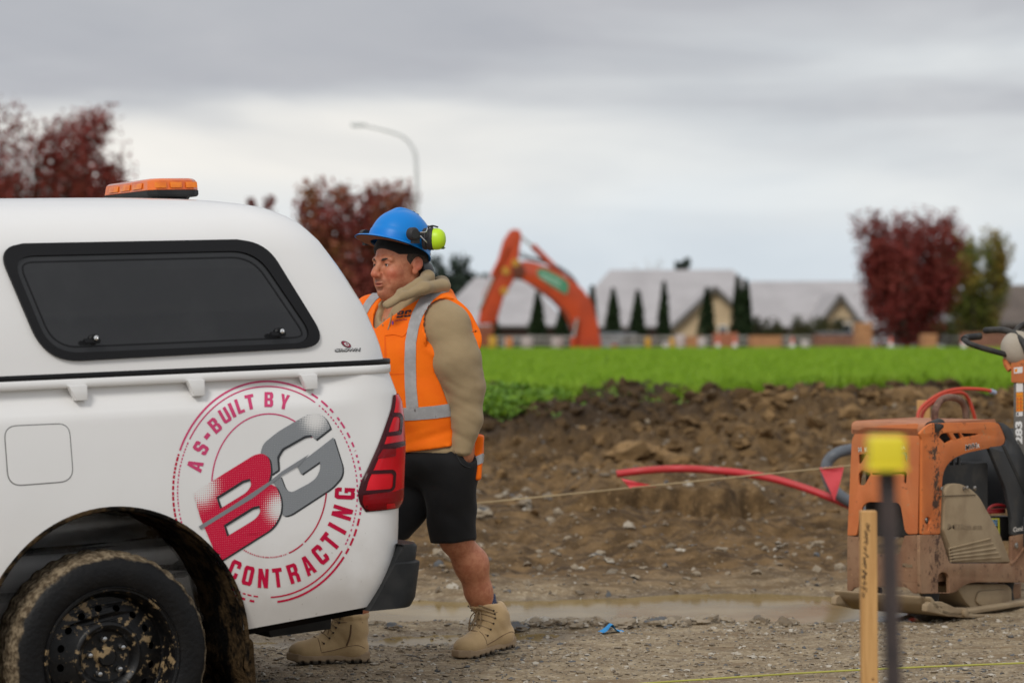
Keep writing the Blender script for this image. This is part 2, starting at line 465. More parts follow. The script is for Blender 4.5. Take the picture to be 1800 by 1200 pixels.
# grass blades --------------------------------------------------------
def blades(n, y0, y1, h, w, lean, power, clump=None):
    u = RNG.random(n)
    yb = (y0 ** power + u * (y1 ** power - y0 ** power)) ** (1 / power)
    xb = (RNG.random(n) * 2 - 1) * (.225 * yb + .6)
    if clump is not None: xb, yb = clump(n)
    e = field_edge(xb) + RNG.normal(0, .12, n)
    keep = (yb > e) & (yb < 101)
    xb, yb = xb[keep], yb[keep]; n = len(xb)
    zb = fz(xb, yb) - .02
    an = RNG.random(n) * 6.283; hh = h * (.55 + .9 * RNG.random(n)) * (1 + .35 * vnoise(xb * .8, yb * .5, seed=81)); ww = w * (.7 + .6 * RNG.random(n))
    ca, sa = np.cos(an), np.sin(an); la = RNG.random(n) * 6.283; ll = hh * lean * RNG.random(n)
    tipx, tipy = xb + np.cos(la) * ll, yb + np.sin(la) * ll
    V = np.empty((n, 5, 3))
    V[:, 0] = np.stack([xb - ca * ww, yb - sa * ww, zb], 1); V[:, 1] = np.stack([xb + ca * ww, yb + sa * ww, zb], 1)
    mx_, my_ = xb * .7 + tipx * .3, yb * .7 + tipy * .3
    V[:, 2] = np.stack([mx_ + ca * ww * .8, my_ + sa * ww * .8, zb + hh * .6], 1); V[:, 3] = np.stack([mx_ - ca * ww * .8, my_ - sa * ww * .8, zb + hh * .6], 1)
    V[:, 4] = np.stack([tipx, tipy, zb + hh], 1)
    b = np.arange(n)[:, None] * 5
    f = np.concatenate([b + [[0, 1, 2]], b + [[0, 2, 3]], b + [[3, 2, 4]]])
    return V.reshape(-1, 3), f
def joined(parts):
    off = 0; vs = []; fs = []
    for v, f in parts: vs.append(v); fs.append(f + off); off += len(v)
    return np.concatenate(vs), np.concatenate(fs)
t = NT('grass_blade')
gn = t.noise(2.2, 4); gn2 = t.noise(30, 2)
cg = t.mix(t.step(gn, .35, .65), (.165, .30, .012), (.225, .365, .020))
cg = t.mix(t.step(gn2, .5, .75), cg, (.28, .40, .04))
t.set(col=cg, rough=.6, spec=.25)
def clump_near(n): return RNG.uniform(-2.5, 1.1, n), RNG.uniform(24.2, 28.5, n)
def strip_near(n): x = RNG.uniform(-3, 8, n); return x, field_edge(x) + np.abs(RNG.normal(0, .5, n))
v, f = joined([blades(60000, 28, 48, .075, .008, .7, 1), blades(36000, 46, 101, .085, .022, .5, 1),
               blades(16000, 24, 29, .10, .012, 1.1, 1, clump_near), blades(14000, 24, 29, .11, .009, 1, 1, strip_near)])
tag(link_mesh('grass', mesh_np('grass', v, f), t.m), 'short bright green grass covering the field', 'grass', kind='stuff')

# broad-leaved weeds at the near left of the field and stray tufts on the bank
def leaves(xb, yb, zb, size, tiltmax=.9):
    n = len(xb)
    an = RNG.random(n) * 6.283; ti = RNG.random(n) * tiltmax; s = size * (.6 + .8 * RNG.random(n))
    a = np.stack([np.cos(an), np.sin(an), 0 * an], 1); up = np.stack([-np.sin(an) * np.cos(ti), np.cos(an) * np.cos(ti), np.sin(ti)], 1)
    c0 = np.stack([xb, yb, zb], 1); s = s[:, None]
    V = np.stack([c0, c0 + a * s * .55 + up * s * .6, c0 + up * s * 1.35, c0 - a * s * .55 + up * s * .6], 1).reshape(-1, 3)
    b = np.arange(n)[:, None] * 4
    return V, np.concatenate([b + [[0, 1, 2]], b + [[0, 2, 3]]])
n = 17000
xb = RNG.uniform(-2.4, .6, n); yb = RNG.uniform(23.9, 27.2, n)
k = yb > field_edge(xb) - .25 - .5 * RNG.random(n); xb, yb = xb[k], yb[k]
p1 = leaves(xb, yb, fz(xb, yb) + RNG.random(len(xb)) * .13 * (1 + vnoise(xb * 2, yb * 2, seed=5)), .030)
cx = RNG.uniform(.1, 5, 46); cy = field_edge(cx) - RNG.uniform(.1, 1.7, 46) ** 1.2
xb = (cx[:, None] + RNG.normal(0, .09, (46, 40))).ravel(); yb = (cy[:, None] + RNG.normal(0, .09, (46, 40))).ravel()
p2 = leaves(xb, yb, gz(xb, yb) + RNG.random(len(xb)) * .05, .028)
v, f = joined([p1, p2])
t = NT('weed_leaf')
t.set(col=t.mix(t.step(t.noise(12, 3), .35, .7), (.085, .20, .010), (.19, .34, .028)), rough=.55, spec=.3)
tag(link_mesh('weeds', mesh_np('weeds', v, f), t.m), 'leafy green weeds and clover growing over the cut edge of the field', 'weeds', kind='stuff')

# stones and clods -----------------------------------------------------
def ico(sub):
    bm = bmesh.new(); bmesh.ops.create_icosphere(bm, subdivisions=sub, radius=1)
    v = np.array([q.co[:] for q in bm.verts]); f = np.array([[q.index for q in p.verts] for p in bm.faces]); bm.free(); return v, f
ICO1, ICO2, ICO3 = ico(1), ico(2), ico(3)
def lumps(x, y, z, r, flat=.6, base=ICO1, jit=.28):
    n = len(x); v0, f0 = base
    sc = 1 + jit * RNG.normal(0, 1, (n, len(v0))).clip(-1.6, 1.6)
    ax = np.stack([.75 + .6 * RNG.random(n), .75 + .6 * RNG.random(n), flat * (.7 + .6 * RNG.random(n))], 1) * r[:, None]
    an = RNG.random(n) * 6.283; ca, sa = np.cos(an)[:, None], np.sin(an)[:, None]
    q = v0[None] * sc[..., None] * ax[:, None, :]
    V = np.stack([q[..., 0] * ca - q[..., 1] * sa + x[:, None], q[..., 0] * sa + q[..., 1] * ca + y[:, None], q[..., 2] + z[:, None]], 2).reshape(-1, 3)
    return V, (f0[None] + (np.arange(n) * len(v0))[:, None, None]).reshape(-1, 3)
t = NT('stone')
rn = t.n('ShaderNodeNewGeometry').outputs['Random Per Island']
c = t.mix(t.step(rn, .15, .5), (.16, .125, .085), (.30, .245, .175)); c = t.mix(t.step(rn, .78, .92), c, (.46, .42, .35)); c = t.mix(t.step(rn, .12, .1), c, (.10, .105, .11))
c = t.mix(t.step(t.noise(60, 3), .5, .7), c, (.19, .138, .08))
t.set(col=c, rough=.8, spec=.35); STONE = t.m
n = 27000
yb = 9.0 + 3.2 * RNG.random(n) ** 1.15; xb = (RNG.random(n) * 2 - 1) * (.215 * yb + .3)
dens = vnoise(xb * 1.4, yb * 3.2, seed=91) + .5 * vnoise(xb * 4, yb * 6, seed=92)
k = (RNG.random(n) < .45 + .55 * sstep(-.3, .5, dens)); xb, yb = xb[k], yb[k]
rr = .0035 + .011 * RNG.random(len(xb)) ** 3.2
p1 = lumps(xb, yb, gz(xb, yb) + rr * .12, rr, .55)
n = 5200
yb = 13.2 + 14 * RNG.random(n) ** 1.2; xb = (RNG.random(n) * 2 - 1) * (.215 * yb + .3); rr = .007 + .026 * RNG.random(n) ** 4
p2 = lumps(xb, yb, gz(xb, yb) + rr * .2, rr, .65)
v, f = joined([p1, p2])
tag(link_mesh('gravel', mesh_np('gravel', v, f), STONE, smooth=50), 'loose grey and tan stones strewn over the dirt track', 'gravel', kind='stuff')
t = NT('clod')
rn = t.n('ShaderNodeNewGeometry').outputs['Random Per Island']
c = t.mix(rn, (.085, .050, .021), (.29, .18, .082)); c = t.mix(t.step(t.noise(22, 4), .48, .7), c, (.14, .088, .042))
tp = t.math('MAXIMUM', t.math('MULTIPLY', t.step(t.xyz()[1], 23.5, 26.5), t.step(t.noise(1.1, 3), .3, .5)), t.math('MULTIPLY', t.step(t.xyz()[1], 21, 23.5), t.math('SUBTRACT', 1, t.step(t.xyz()[0], 1.2, 2.6))))
c = t.mix(t.math('MULTIPLY', tp, .8), c, (.05, .031, .016))
t.set(col=c, rough=.95, spec=.15); t.set(normal=t.bump(t.noise(60, 4), .6, .02)); CLOD = t.m
n = 11000
yb = 16.5 + 12.3 * RNG.random(n) ** .75; xb = (RNG.random(n) * 2 - 1) * (.215 * yb + .4)
k = (yb < field_edge(xb) + .2) & (RNG.random(n) < .30 + .7 * sstep(20, 23, yb) * sstep(-.5, .4, vnoise(xb * .9, yb * .9, seed=95) + sstep(1, 3, xb)))
xb, yb = xb[k], yb[k]; rr = (.012 + .075 * RNG.random(len(xb)) ** 3.2) * (.6 + .5 * sstep(17, 22, yb))
v, f = lumps(xb, yb, gz(xb, yb) + rr * .25, rr, .7, jit=.30)
tag(link_mesh('soil_crumbs', mesh_np('soil_crumbs', v, f), CLOD, smooth=22), 'crumbled brown soil covering the dug bank', 'soil', kind='stuff')
def lump_thing(name, x, y, r, mat, label, cat, group, flat=.62, sub=ICO3, sink=.2):
    v0, f0 = sub
    s = RNG.integers(0, 9999)
    d = 1 + .42 * vnoise(v0[:, 0] * 1.3 + s, v0[:, 1] * 1.3, v0[:, 2] * 1.3, seed=int(s)) + .26 * vnoise(v0[:, 0] * 3.1, v0[:, 1] * 3.1 + s, v0[:, 2] * 3.1, seed=int(s) + 1)
    a = np.array([.8 + .5 * RNG.random(), .8 + .5 * RNG.random(), flat * (.8 + .4 * RNG.random())]) * r
    me = mesh_np(name, v0 * d[:, None] * a, f0)
    o = link_mesh(name, me, mat, None, 28); o.location = (x, y, gz1(x, y) + r * flat * sink); o.rotation_euler[2] = RNG.random() * 6.28
    return tag(o, label, cat, group)
# the countable clods of the bank
for i in range(110):
    big = i < 46
    yb = RNG.uniform(19.5, 26.4); xb = RNG.uniform(.9, 5.2) if big or i % 2 else RNG.uniform(-.4, 5)
    if yb > field_edge(xb): continue
    lump_thing('soil_clod', xb, yb, (.07 + .13 * RNG.random() ** 2) if big else RNG.uniform(.04, .08), CLOD,
               ('large rough brown clod of dug soil lying on the bank below the field' if big else 'small rough brown clod of dug soil lying on the bank below the field'), 'soil clod', 'large soil clods on the bank' if big else 'small soil clods on the bank', .7)
# rocks along the near edge of the puddle, pale stones on the slope
for i in range(46):
    px = RNG.uniform(930, 1260) if i < 34 else RNG.uniform(640, 1480); yb = 11.92 + RNG.normal(0, .07) - .02 * (i % 3)
    xb = (px - CX) / F * yb
    lump_thing('rock', xb, yb, RNG.uniform(.02, .048), STONE, 'small grey rock lying at the near edge of the muddy puddle', 'rock', 'rocks at the puddle edge', .6, sink=.3)
for (px, py, d, r) in ((842, 934, 17.0, .075), (1052, 980, 14.9, .04), (775, 985, 14.8, .045), (795, 1000, 14.5, .04), (1355, 785, 21.5, .05), (1420, 850, 18.6, .05), (1180, 815, 21, .06), (925, 895, 17.5, .045)):
    w = P(px, py, d)
    lump_thing('rock', w.x, d, r, STONE, 'pale stone half sunk in the muddy slope behind the puddle', 'rock', 'pale stones on the slope', .7, sink=.35)
for (px, d, r) in ((690, 11.75, .035), (1085, 11.75, .06), (1160, 11.9, .05), (1240, 11.9, .05), (905, 11.8, .05)):
    lump_thing('rock', (px - CX) / F * d, d, r, STONE, 'flat grey rock, one of the largest beside the muddy puddle', 'rock', 'large flat rocks at the puddle', .5, sink=.35)
# ================================================================== background
ROOF = M('grey_roof', (.43, .41, .415), .8, (.38, .36, .365), .7, bump=.3, bscale=8)
ROOFB = M('brown_roof', (.10, .075, .06), .8, (.13, .10, .08), .7)
BEIGE = M('beige_wall', (.62, .47, .29), .85, (.55, .41, .25), 1.2)
BRICK = M('brown_brick', (.12, .065, .05), .9, (.17, .10, .075), 5)
FASC = M('fascia', (.14, .13, .12), .6)
GLASSD = M('window_glass', (.03, .035, .04), .08)
WHITEF = M('white_trim', (.75, .75, .73), .5)
REDDOOR = M('red_timber', (.22, .07, .045), .7, (.3, .11, .07), 3)

def hip_house(name, x0, x1, y0, y1, zg, ze, zr, in0, in1, wall, roof, label, over=.5):
    o = empty(name, ((x0 + x1) / 2, (y0 + y1) / 2, zg), 0, label, 'house')
    w, dp = (x1 - x0) / 2, (y1 - y0) / 2; h = ze - zg
    box_obj('wall', (0, 0, h / 2), (2 * w, 2 * dp, h), wall, o)
    bm = bmesh.new(); a, b = w + over, dp + over; r = zr - zg; e = h + .02
    vs = [bm.verts.new(q) for q in ((-a, -b, e), (a, -b, e), (a, b, e), (-a, b, e), (-a + in0, 0, r), (a - in1, 0, r))]
    for f in ((0, 1, 5, 4), (2, 3, 4, 5), (1, 2, 5), (3, 0, 4), (3, 2, 1, 0)): bm.faces.new([vs[i] for i in f])
    link_mesh('roof', bm_mesh(bm, 'roof'), roof, o)
    box_obj('gutter', (0, -b - .06, e), (2 * a, .12, .14), FASC, o)
    return o
def gable_wing(parent, cx, y0, y1, hw, zb, ze, za, wall, roof, over=.35):
    "gabled front wing in the house's own frame"
    m = frame((cx, y0, 0), (1, 0, 0), (0, 0, 1), (0, -1, 0))
    plate('gable_wall', [[(-hw, zb), (hw, zb), (hw, ze), (0, za), (-hw, ze)]], .2, m, wall, parent)
    box_obj('wing_wall', (cx, (y0 + y1) / 2 + .12, (zb + ze) / 2), (2 * hw - .02, y1 - y0, ze - zb), wall, parent)
    sl = (za - ze) / hw
    bm = bmesh.new(); a = hw + over; lo = ze - over * sl
    q = []
    for y in (y0 - over - .1, y1 + 3.5):
        for x, z in ((-a, lo), (0, za), (a, lo), (a, lo + .18), (0, za + .22), (-a, lo + .18)): q.append(bm.verts.new((cx + x, y, z)))
    for i in range(6): bm.faces.new((q[i], q[(i + 1) % 6], q[6 + (i + 1) % 6], q[6 + i]))
    bm.faces.new(q[:6][::-1]); bm.faces.new(q[6:])
    bmesh.ops.recalc_face_normals(bm, faces=bm.faces)
    link_mesh('wing_roof', bm_mesh(bm, 'wing_roof'), roof, parent)
    for s in (-1, 1):
        L = math.hypot(a, a * sl); an = math.atan2(a * sl, a)
        box_obj('barge_board', (cx + s * a / 2, y0 - over - .14, (lo + za) / 2 + .06), (L, .06, .24), FASC, parent, rot=Euler((0, s * an, 0)).to_matrix())
def window(parent, cx, y, cz, w, h, fmat=WHITEF):
    f = plate('window', [[(-w / 2, -h / 2), (w / 2, -h / 2), (w / 2, h / 2), (-w / 2, h / 2)], [(-w / 2 + .08, -h / 2 + .08), (w / 2 - .08, -h / 2 + .08), (w / 2 - .08, h / 2 - .08), (-w / 2 + .08, h / 2 - .08)]],
              .12, frame((cx, y, cz), (1, 0, 0), (0, 0, 1), (0, -1, 0)), fmat, parent)
    box_obj('pane', (cx, y + .01, cz), (w - .14, .03, h - .14), GLASSD, f)
def X(px, d): return (px - CX) / F * d
def Zp(py, d): return CAMZ - (py - CY) / F * d

ha = hip_house('house', X(1000, 156), X(1370, 156), 151, 163, -.8, 1.75, Zp(474, 157), 3.0, 3.2, BRICK, ROOF, 'large low house with grey hip roof and beige gable behind the row of cypresses')
ox, oy = ha.location.x, ha.location.y
gable_wing(ha, X(1256, 147) - ox, 147 - oy, 151.2 - oy, 2.45, 0, 2.45, Zp(508, 147) + .8, BEIGE, ROOF)
box_obj('garage_door', (X(1221, 147) - ox, 146.8 - oy, 1.0), (1.25, .1, 2.0), REDDOOR, ha, .02)
window(ha, X(1270, 147) - ox, 146.85 - oy, 2.2, .5, 1.0)
window(ha, X(1100, 151) - ox, 150.95 - oy, 1.5, 1.6, 1.2)
hb = hip_house('house', X(1300, 160), X(1530, 160), 154, 166, -.8, 1.7, Zp(494, 160), 1.2, 1.2, BRICK, ROOF, 'house with grey roof and small beige gable left of the large red tree')
ox, oy = hb.location.x, hb.location.y
gable_wing(hb, X(1476, 149) - ox, 149 - oy, 154.2 - oy, 1.75, 0, 1.9, Zp(521, 149) + .8, BEIGE, ROOF)
box_obj('porch_roof', (X(1492, 147.5) - ox, 147.4 - oy, Zp(563, 147.5) + .8), (1.6, 1.6, .14), FASC, hb, .02)
window(hb, X(1484, 149) - ox, 148.85 - oy, Zp(582, 149) + .8, .9, .9)
hc = hip_house('house', X(770, 150), X(985, 150), 146, 158, -.8, 1.80, Zp(487, 151), 2.6, 2.4, BRICK, ROOF, 'house with broad grey roof and brown brick wall behind the orange digger')
ox, oy = hc.location.x, hc.location.y
window(hc, X(905, 146) - ox, 145.95 - oy, 1.5, 1.2, 1.0)
hd = hip_house('house', X(1752, 140), X(1990, 140), 137, 149, -.6, 1.9, Zp(500, 142), 1.6, 2.6, BRICK, ROOFB, 'house with dark brown roof at the right edge behind the green tree')
ox, oy = hd.location.x, hd.location.y
window(hd, X(1790, 137) - ox, 136.95 - oy, 1.6, 1.6, 1.1)
he = hip_house('house', X(100, 170), X(420, 170), 165, 178, -.8, 1.8, 4.4, 3, 3, BRICK, ROOF, 'house with pale grey roof far behind the white pickup')

# trees ------------------------------------------------------------------
BARK = M('bark', (.085, .065, .05), .95, (.13, .105, .085), 12, bump=.5, bscale=30)
def leafmat(name, a, b, c=None, pos=.5):
    t = NT(name); rn = t.n('ShaderNodeNewGeometry').outputs['Random Per Island']
    col = t.mix(rn, a, b)
    if c is not None: col = t.mix(t.step(t.noise(.55, 3), pos - .08, pos + .12), col, c)
    t.set(col=col, rough=.65, spec=.2); return t.m
RED1 = leafmat('red_leaf', (.130, .017, .015), (.26, .050, .040), (.19, .036, .026))
RED2 = leafmat('rust_leaf', (.145, .024, .024), (.29, .065, .055), (.25, .10, .042), .52)
GRN1 = leafmat('olive_leaf', (.07, .10, .018), (.18, .185, .035), (.26, .18, .035), .48)
EVER = leafmat('evergreen_leaf', (.022, .036, .026), (.045, .065, .045))
CYPR = leafmat('cypress_leaf', (.012, .026, .008), (.026, .046, .014))
HEDG = leafmat('hedge_leaf', (.03, .04, .012), (.075, .07, .022))
def quads(c, s, flat=0):
    n = len(c)
    a = RNG.normal(0, 1, (n, 3)); a /= np.linalg.norm(a, axis=1)[:, None]
    b = RNG.normal(0, 1, (n, 3)); b -= a * (a * b).sum(1)[:, None]; b /= np.linalg.norm(b, axis=1)[:, None]
    s = (s * (.6 + .8 * RNG.random(n)))[:, None]
    V = np.stack([c - a * s, c - b * s * .55, c + a * s, c + b * s * .55], 1).reshape(-1, 3)
    i = np.arange(n)[:, None] * 4
    return V, i + np.array([[0, 1, 2, 3]])
def tree(name, x, y, zb, H, rad, leaf, label, nl=11, leaves=5200, ls=.11, low=.16, spread=.9, upright=1.0, group=None, dens=1.0, lobes=None, seed=0):
    rg = random.Random(seed * 131 + 5); o = empty(name, (x, y, zb), 0, label, 'tree', group)
    bm = bmesh.new(); tips = []
    tr = .035 * H
    b_tube(bm, [(0, 0, -.3), (.02, 0, H * low * .6), (.03, .02, H * low), (.02, .03, H * .5), (0, 0, H * .8)], [tr, tr * .8, tr * .7, tr * .35, tr * .12], 8)
    for i in range(nl):
        az = i * 2.4 + rg.uniform(-.4, .4); f = (i + .5) / nl
        z0 = H * (low + .22 * f * rg.uniform(.6, 1.2)); rr = rad * spread * rg.uniform(.55, 1.0) * math.sqrt(1 - .55 * f)
        top = H * (.52 + .48 * (f ** .8) * rg.uniform(.85, 1.03)) * (upright if f > .3 else 1)
        if lobes: rr *= lobes(az, f)
        p0 = Vector((0, 0, z0)); p3 = Vector((math.cos(az) * rr, math.sin(az) * rr, min(top, H)))
        p1 = p0 + Vector((math.cos(az) * rr * .55, math.sin(az) * rr * .55, (p3.z - z0) * .28)); p2 = p0.lerp(p3, .68) + Vector((math.cos(az), math.sin(az), 0)) * rr * .18
        path = smooth_path([p0, p1, p2, p3], 5)
        b_tube(bm, path, [tr * .42 * (1 - k / len(path)) + .012 for k in range(len(path))], 5, cap=False)
        for k in range(3, len(path)): tips.append((path[k], .16 * rad + .16 * rad * (1 - k / len(path))))
        for s in range(5):
            q = path[rg.randint(4, len(path) - 2)]; a2 = az + rg.uniform(-1.5, 1.5); L = rad * rg.uniform(.22, .5)
            e = q + Vector((math.cos(a2) * L, math.sin(a2) * L, L * rg.uniform(.5, 1.5)))
            if e.z > H: e.z = H
            mid = q.lerp(e, .5) + Vector((math.cos(a2), math.sin(a2), 0)) * L * .12
            b_tube(bm, [q, mid, e], [.03, .02, .008], 4, cap=False); tips += [(mid, .11 * rad), (e, .12 * rad), (q.lerp(e, .8), .1 * rad)]
    link_mesh('trunk', bm_mesh(bm, 'trunk'), BARK, o, 60)
    n = int(leaves * dens * 1.45); T = np.array([t_[0][:] for t_ in tips]); S = np.array([t_[1] for t_ in tips])
    i = RNG.integers(0, len(T), n)
    c = T[i] + np.clip(RNG.normal(0, 1, (n, 3)), -1.35, 1.35) * S[i][:, None] * np.array([.8, .8, 1.15])
    v, f = quads(c, ls * .78)
    link_mesh('crown', mesh_np('crown', v, f), leaf, o); return o

tree('red_tree', X(66, 92), 92, .4, 8.5, 3.1, RED1, 'tallest dark red tree at the left edge behind the pickup', 19, 14000, .12, seed=1)
tree('red_tree', X(186, 96), 96, .4, 7.3, 1.35, RED1, 'shorter dark red tree behind the amber light bar', 14, 8000, .12, seed=2)
tree('red_tree', X(-90, 100), 100, .4, 8.0, 2.6, RED1, 'dark red tree just past the left edge of the photo', 11, 4000, .13, seed=7, dens=.8)
tree('red_tree', X(455, 104), 104, .4, 6.7, .8, RED1, 'small pointed red tree showing just above the pickup roof', 9, 2600, .12, seed=3)
tree('red_tree', X(624, 90), 90, .4, 5.9, 2.0, RED2, 'wide rust and red tree between pickup and helmeted worker', 20, 12000, .12, low=.1, seed=4)
tree('red_tree', X(1594, 118), 118, .3, 6.35, 2.45, RED1, 'large dark red tree right of the houses', 22, 15000, .125, low=.07, spread=.92, seed=12, group=None)
tree('green_tree', X(1712, 124), 124, .3, 5.9, 1.75, GRN1, 'olive green tree turning yellow beside the large red tree', 15, 7500, .12, low=.08, seed=6)
tree('evergreen_tree', X(792, 190), 190, -.5, 8.0, 1.7, EVER, 'grey green conifer rising behind the worker\'s ear muff', 14, 5500, .2, low=.1, seed=8)
tree('evergreen_tree', X(832, 178), 178, -.5, 5.8, 1.5, EVER, 'low dark evergreen between the worker and the digger arm', 12, 3800, .2, low=.1, seed=9)
tree('evergreen_tree', X(1197, 230), 230, -.5, 8.6, 1.0, EVER, 'small round evergreen poking up behind the grey roof ridge', 9, 2200, .22, low=.5, seed=10)
bt = tree('bare_tree', X(1138, 175), 175, -.5, 7.0, 1.2, leafmat('pale_twig', (.5, .48, .46), (.6, .58, .55)), 'bare pale tree in front of the grey roof', 12, 250, .08, low=.3, seed=11)
for c in children(bt):
    if c.name.startswith('trunk'): c.data.materials.clear(); c.data.materials.append(M('pale_bark', (.5, .48, .46), .9))
for px, wd, d, lab in ((1350, 1.0, 138, 'round dark green bush to the right of the double cypress'), (1420, 1.25, 138, 'olive bush left of the small beige gable'), (1460, .8, 141, 'small bush below the small beige gable')):
    b = tree('bush', X(px, d), d, -.3, 2.45, wd, HEDG, lab, 10, 2600, .09, low=.1, seed=int(px)); b['category'] = 'bush'
def cypress(px, top, wpx, d, label):
    zb = -.2; H = Zp(top, d) - zb; r = wpx / F * d / 2 * 1.22; o = empty('cypress', (X(px, d), d, zb), 0, label, 'tree', 'cypresses in front of the houses')
    box_ = bmesh.new(); b_tube(box_, [(0, 0, -.2), (0, 0, H * .5)], [.09, .04], 6); link_mesh('trunk', bm_mesh(box_, 'trunk'), BARK, o)
    n = 2400; u = RNG.random(n) ** .75; pr = r * np.where(u < .22, .8 + .9 * u, np.clip((1 - u) / .78, 0, 1) ** .72)
    a = RNG.random(n) * 6.283; q = np.sqrt(RNG.random(n)) * pr * (1 + .18 * np.sin(a * 3 + u * 9))
    v, f = quads(np.stack([q * np.cos(a), q * np.sin(a), .08 + u * (H - .1)], 1), .12)
    link_mesh('crown', mesh_np('crown', v, f), CYPR, o)
for px, top, w, d, lab in ((869, 556, 24, 140, 'leftmost cypress just right of the digger bucket'), (945, 514, 34, 138, 'cypress in front of the grey roof under the digger boom'), (988, 536, 28, 141, 'cypress half hidden behind the digger boom'),
                           (1041, 503, 22, 139, 'cypress at the right side of the digger boom'), (1078, 508, 31, 137, 'first cypress right of the digger boom'), (1121, 511, 32, 138, 'second cypress right of the digger boom'),
                           (1167, 496, 24, 140, 'slim cypress left of the beige gable'), (1243, 506, 34, 136, 'cypress standing against the beige gable wall'), (1297, 485, 26, 137, 'tall left cypress of the touching pair'), (1311, 491, 28, 136, 'right cypress of the touching pair'),
                           (816, 545, 24, 142, 'cypress behind the shoulder of the worker')):
    cypress(px, top, w, d, lab)
# distant hedge line closing the horizon
n = 26000; hx = RNG.uniform(-140, 140, n); hy = RNG.uniform(250, 258, n); hz = -.8 + RNG.random(n) ** .8 * (2.6 + 1.0 * vnoise(hx * .12, hx * 0, seed=44) + .5 * vnoise(hx * .5, hx * 0, seed=45))
v, f = quads(np.stack([hx, hy, hz], 1), .45)
tag(link_mesh('hedge', mesh_np('hedge', v, f), HEDG), 'distant dark hedge line behind the houses', 'hedge', kind='stuff')

# street lamp
GALV = M('galvanised', (.72, .73, .73), .5, (.66, .67, .67), 3, metal=0)
d = 128; lo_ = empty('street_lamp', (X(733, d), d, .3), 0, 'tall curved grey street lamp behind the worker', 'street lamp')
q = [(X(px, d) - lo_.location.x, 0, Zp(py, d) - .3) for px, py in ((733, 618), (733, 430), (732, 300), (727, 263), (708, 240), (672, 228), (640, 221))]
tube_obj('pole', smooth_path(q, 6), [.11 - .06 * k / 36 for k in range(37)], GALV, lo_, 10)
h = box_obj('lamp_head', (q[-1][0] - .28, 0, q[-1][2] + .05), (.75, .26, .16), GALV, lo_, .05)
box_obj('lens', (q[-1][0] - .34, 0, q[-1][2] - .045), (.5, .2, .04), M('lamp_lens', (.7, .72, .72), .2), h, .01)
box_obj('base_flange', (q[0][0], 0, q[0][2] + .05), (.4, .4, .06), GALV, lo_, .01)

# excavator ---------------------------------------------------------------
ORG = M('digger_orange', (.58, .062, .008), .5, (.45, .05, .010), 1.2, bump=.15, bscale=6)
DARK = M('dark_steel', (.035, .034, .034), .6, (.06, .05, .042), 3)
CHROME = M('chrome_rod', (.8, .8, .8), .15, metal=1)
DD = 106
ex = empty('excavator', (X(1085, DD), DD, -2.6), 0, 'orange tracked excavator digging at the far side of the field', 'excavator')
def em(dy=0):
    return frame((0, dy, 0), (1, 0, 0), (0, 0, 1), (0, -1, 0))
def epx(pts): return [(X(px, DD) - ex.location.x, Zp(py, DD) + 2.6) for px, py in pts]
bo = plate('boom', [rounded(epx(((899, 474), (921, 458), (940, 461), (965, 470), (1000, 488), (1024, 508), (1040, 530), (1050, 565), (1056, 600), (1058, 660), (1014, 660), (1012, 612), (1006, 583), (992, 553), (967, 527), (930, 499), (902, 485))), .07, 2)], .55, em(), ORG, ex, .04)
gp = plate('name_panel', [rounded(epx(((943, 474), (957, 472), (985, 486), (1000, 498), (997, 518), (987, 514), (962, 498), (945, 486))), .08, 3)], .02, em(-.288), M('green_panel', (.07, .27, .15), .5), bo)
for k in range(2):
    plate('name_panel_stripe', [epx(((950, 478 + 7 * k), (985, 494 + 7 * k), (985, 497 + 7 * k), (950, 481 + 7 * k)))], .01, em(-.305), M('pale_green_print', (.4, .6, .48), .5), gp)
st = plate('arm', [rounded(epx(((897, 404), (912, 403), (917, 413), (911, 455), (903, 493), (886, 520), (872, 568), (840, 570), (849, 518), (871, 470), (884, 424))), .08, 2)], .48, em(-.03), ORG, ex, .04)
for px, py in ((889, 476), (886, 511), (906, 462)):
    bm = bmesh.new(); b_lathe(bm, [(.17, -.3), (.17, .3)], 14, frame((X(px, DD) - ex.location.x, -.03, Zp(py, DD) + 2.6), (1, 0, 0), (0, 0, 1), (0, -1, 0)))
    link_mesh('pivot_pin', bm_mesh(bm, 'pivot_pin'), M('pin_yellow', (.55, .26, .03), .5), st, 40)
bk = plate('bucket', [rounded(epx(((838, 574), (872, 571), (864, 592), (858, 640), (842, 672), (806, 676), (812, 640), (836, 622))), .12, 3)], 1.1, em(-.03), M('bucket_rust', (.33, .085, .032), .7, (.22, .07, .035), 2), ex, .05)
for k in range(4):
    box_obj('tooth', (X(812, DD) - ex.location.x, -.5 + .32 * k, Zp(680, DD) + 2.6), (.16, .12, .35), DARK, bk, .02, taper=(1.4, 1))
def rod(name, a, b, r, mat, dy=-.03, par=ex):
    A, B = epx((a, b)); return tube_obj(name, [(A[0], dy, A[1]), (B[0], dy, B[1])], r, mat, par, 10)
c1 = rod('arm_cylinder', (936, 432), (990, 486), .13, ORG); rod('piston_rod', (914, 414), (938, 434), .06, CHROME, par=c1)
c2 = rod('bucket_cylinder', (893, 432), (866, 486), .12, ORG, -.3); rod('piston_rod', (868, 484), (843, 545), .06, CHROME, -.3, par=c2)
for k, q in enumerate(([(1036, 560), (1018, 512), (998, 484), (962, 464), (930, 455), (905, 448), (893, 440)], [(1040, 575), (1022, 515), (1001, 482), (965, 461), (932, 452), (908, 440), (898, 425)])):
    tube_obj('hose', smooth_path([(a, -.18 + .12 * k, b) for a, b in epx(q)], 5), .035, DARK, bo, 6)
plate('knee_bracket', [epx(((899, 462), (914, 458), (924, 476), (917, 492), (902, 490)))], .64, em(-.0), M('bracket_dark', (.14, .03, .012), .6), bo, .02)
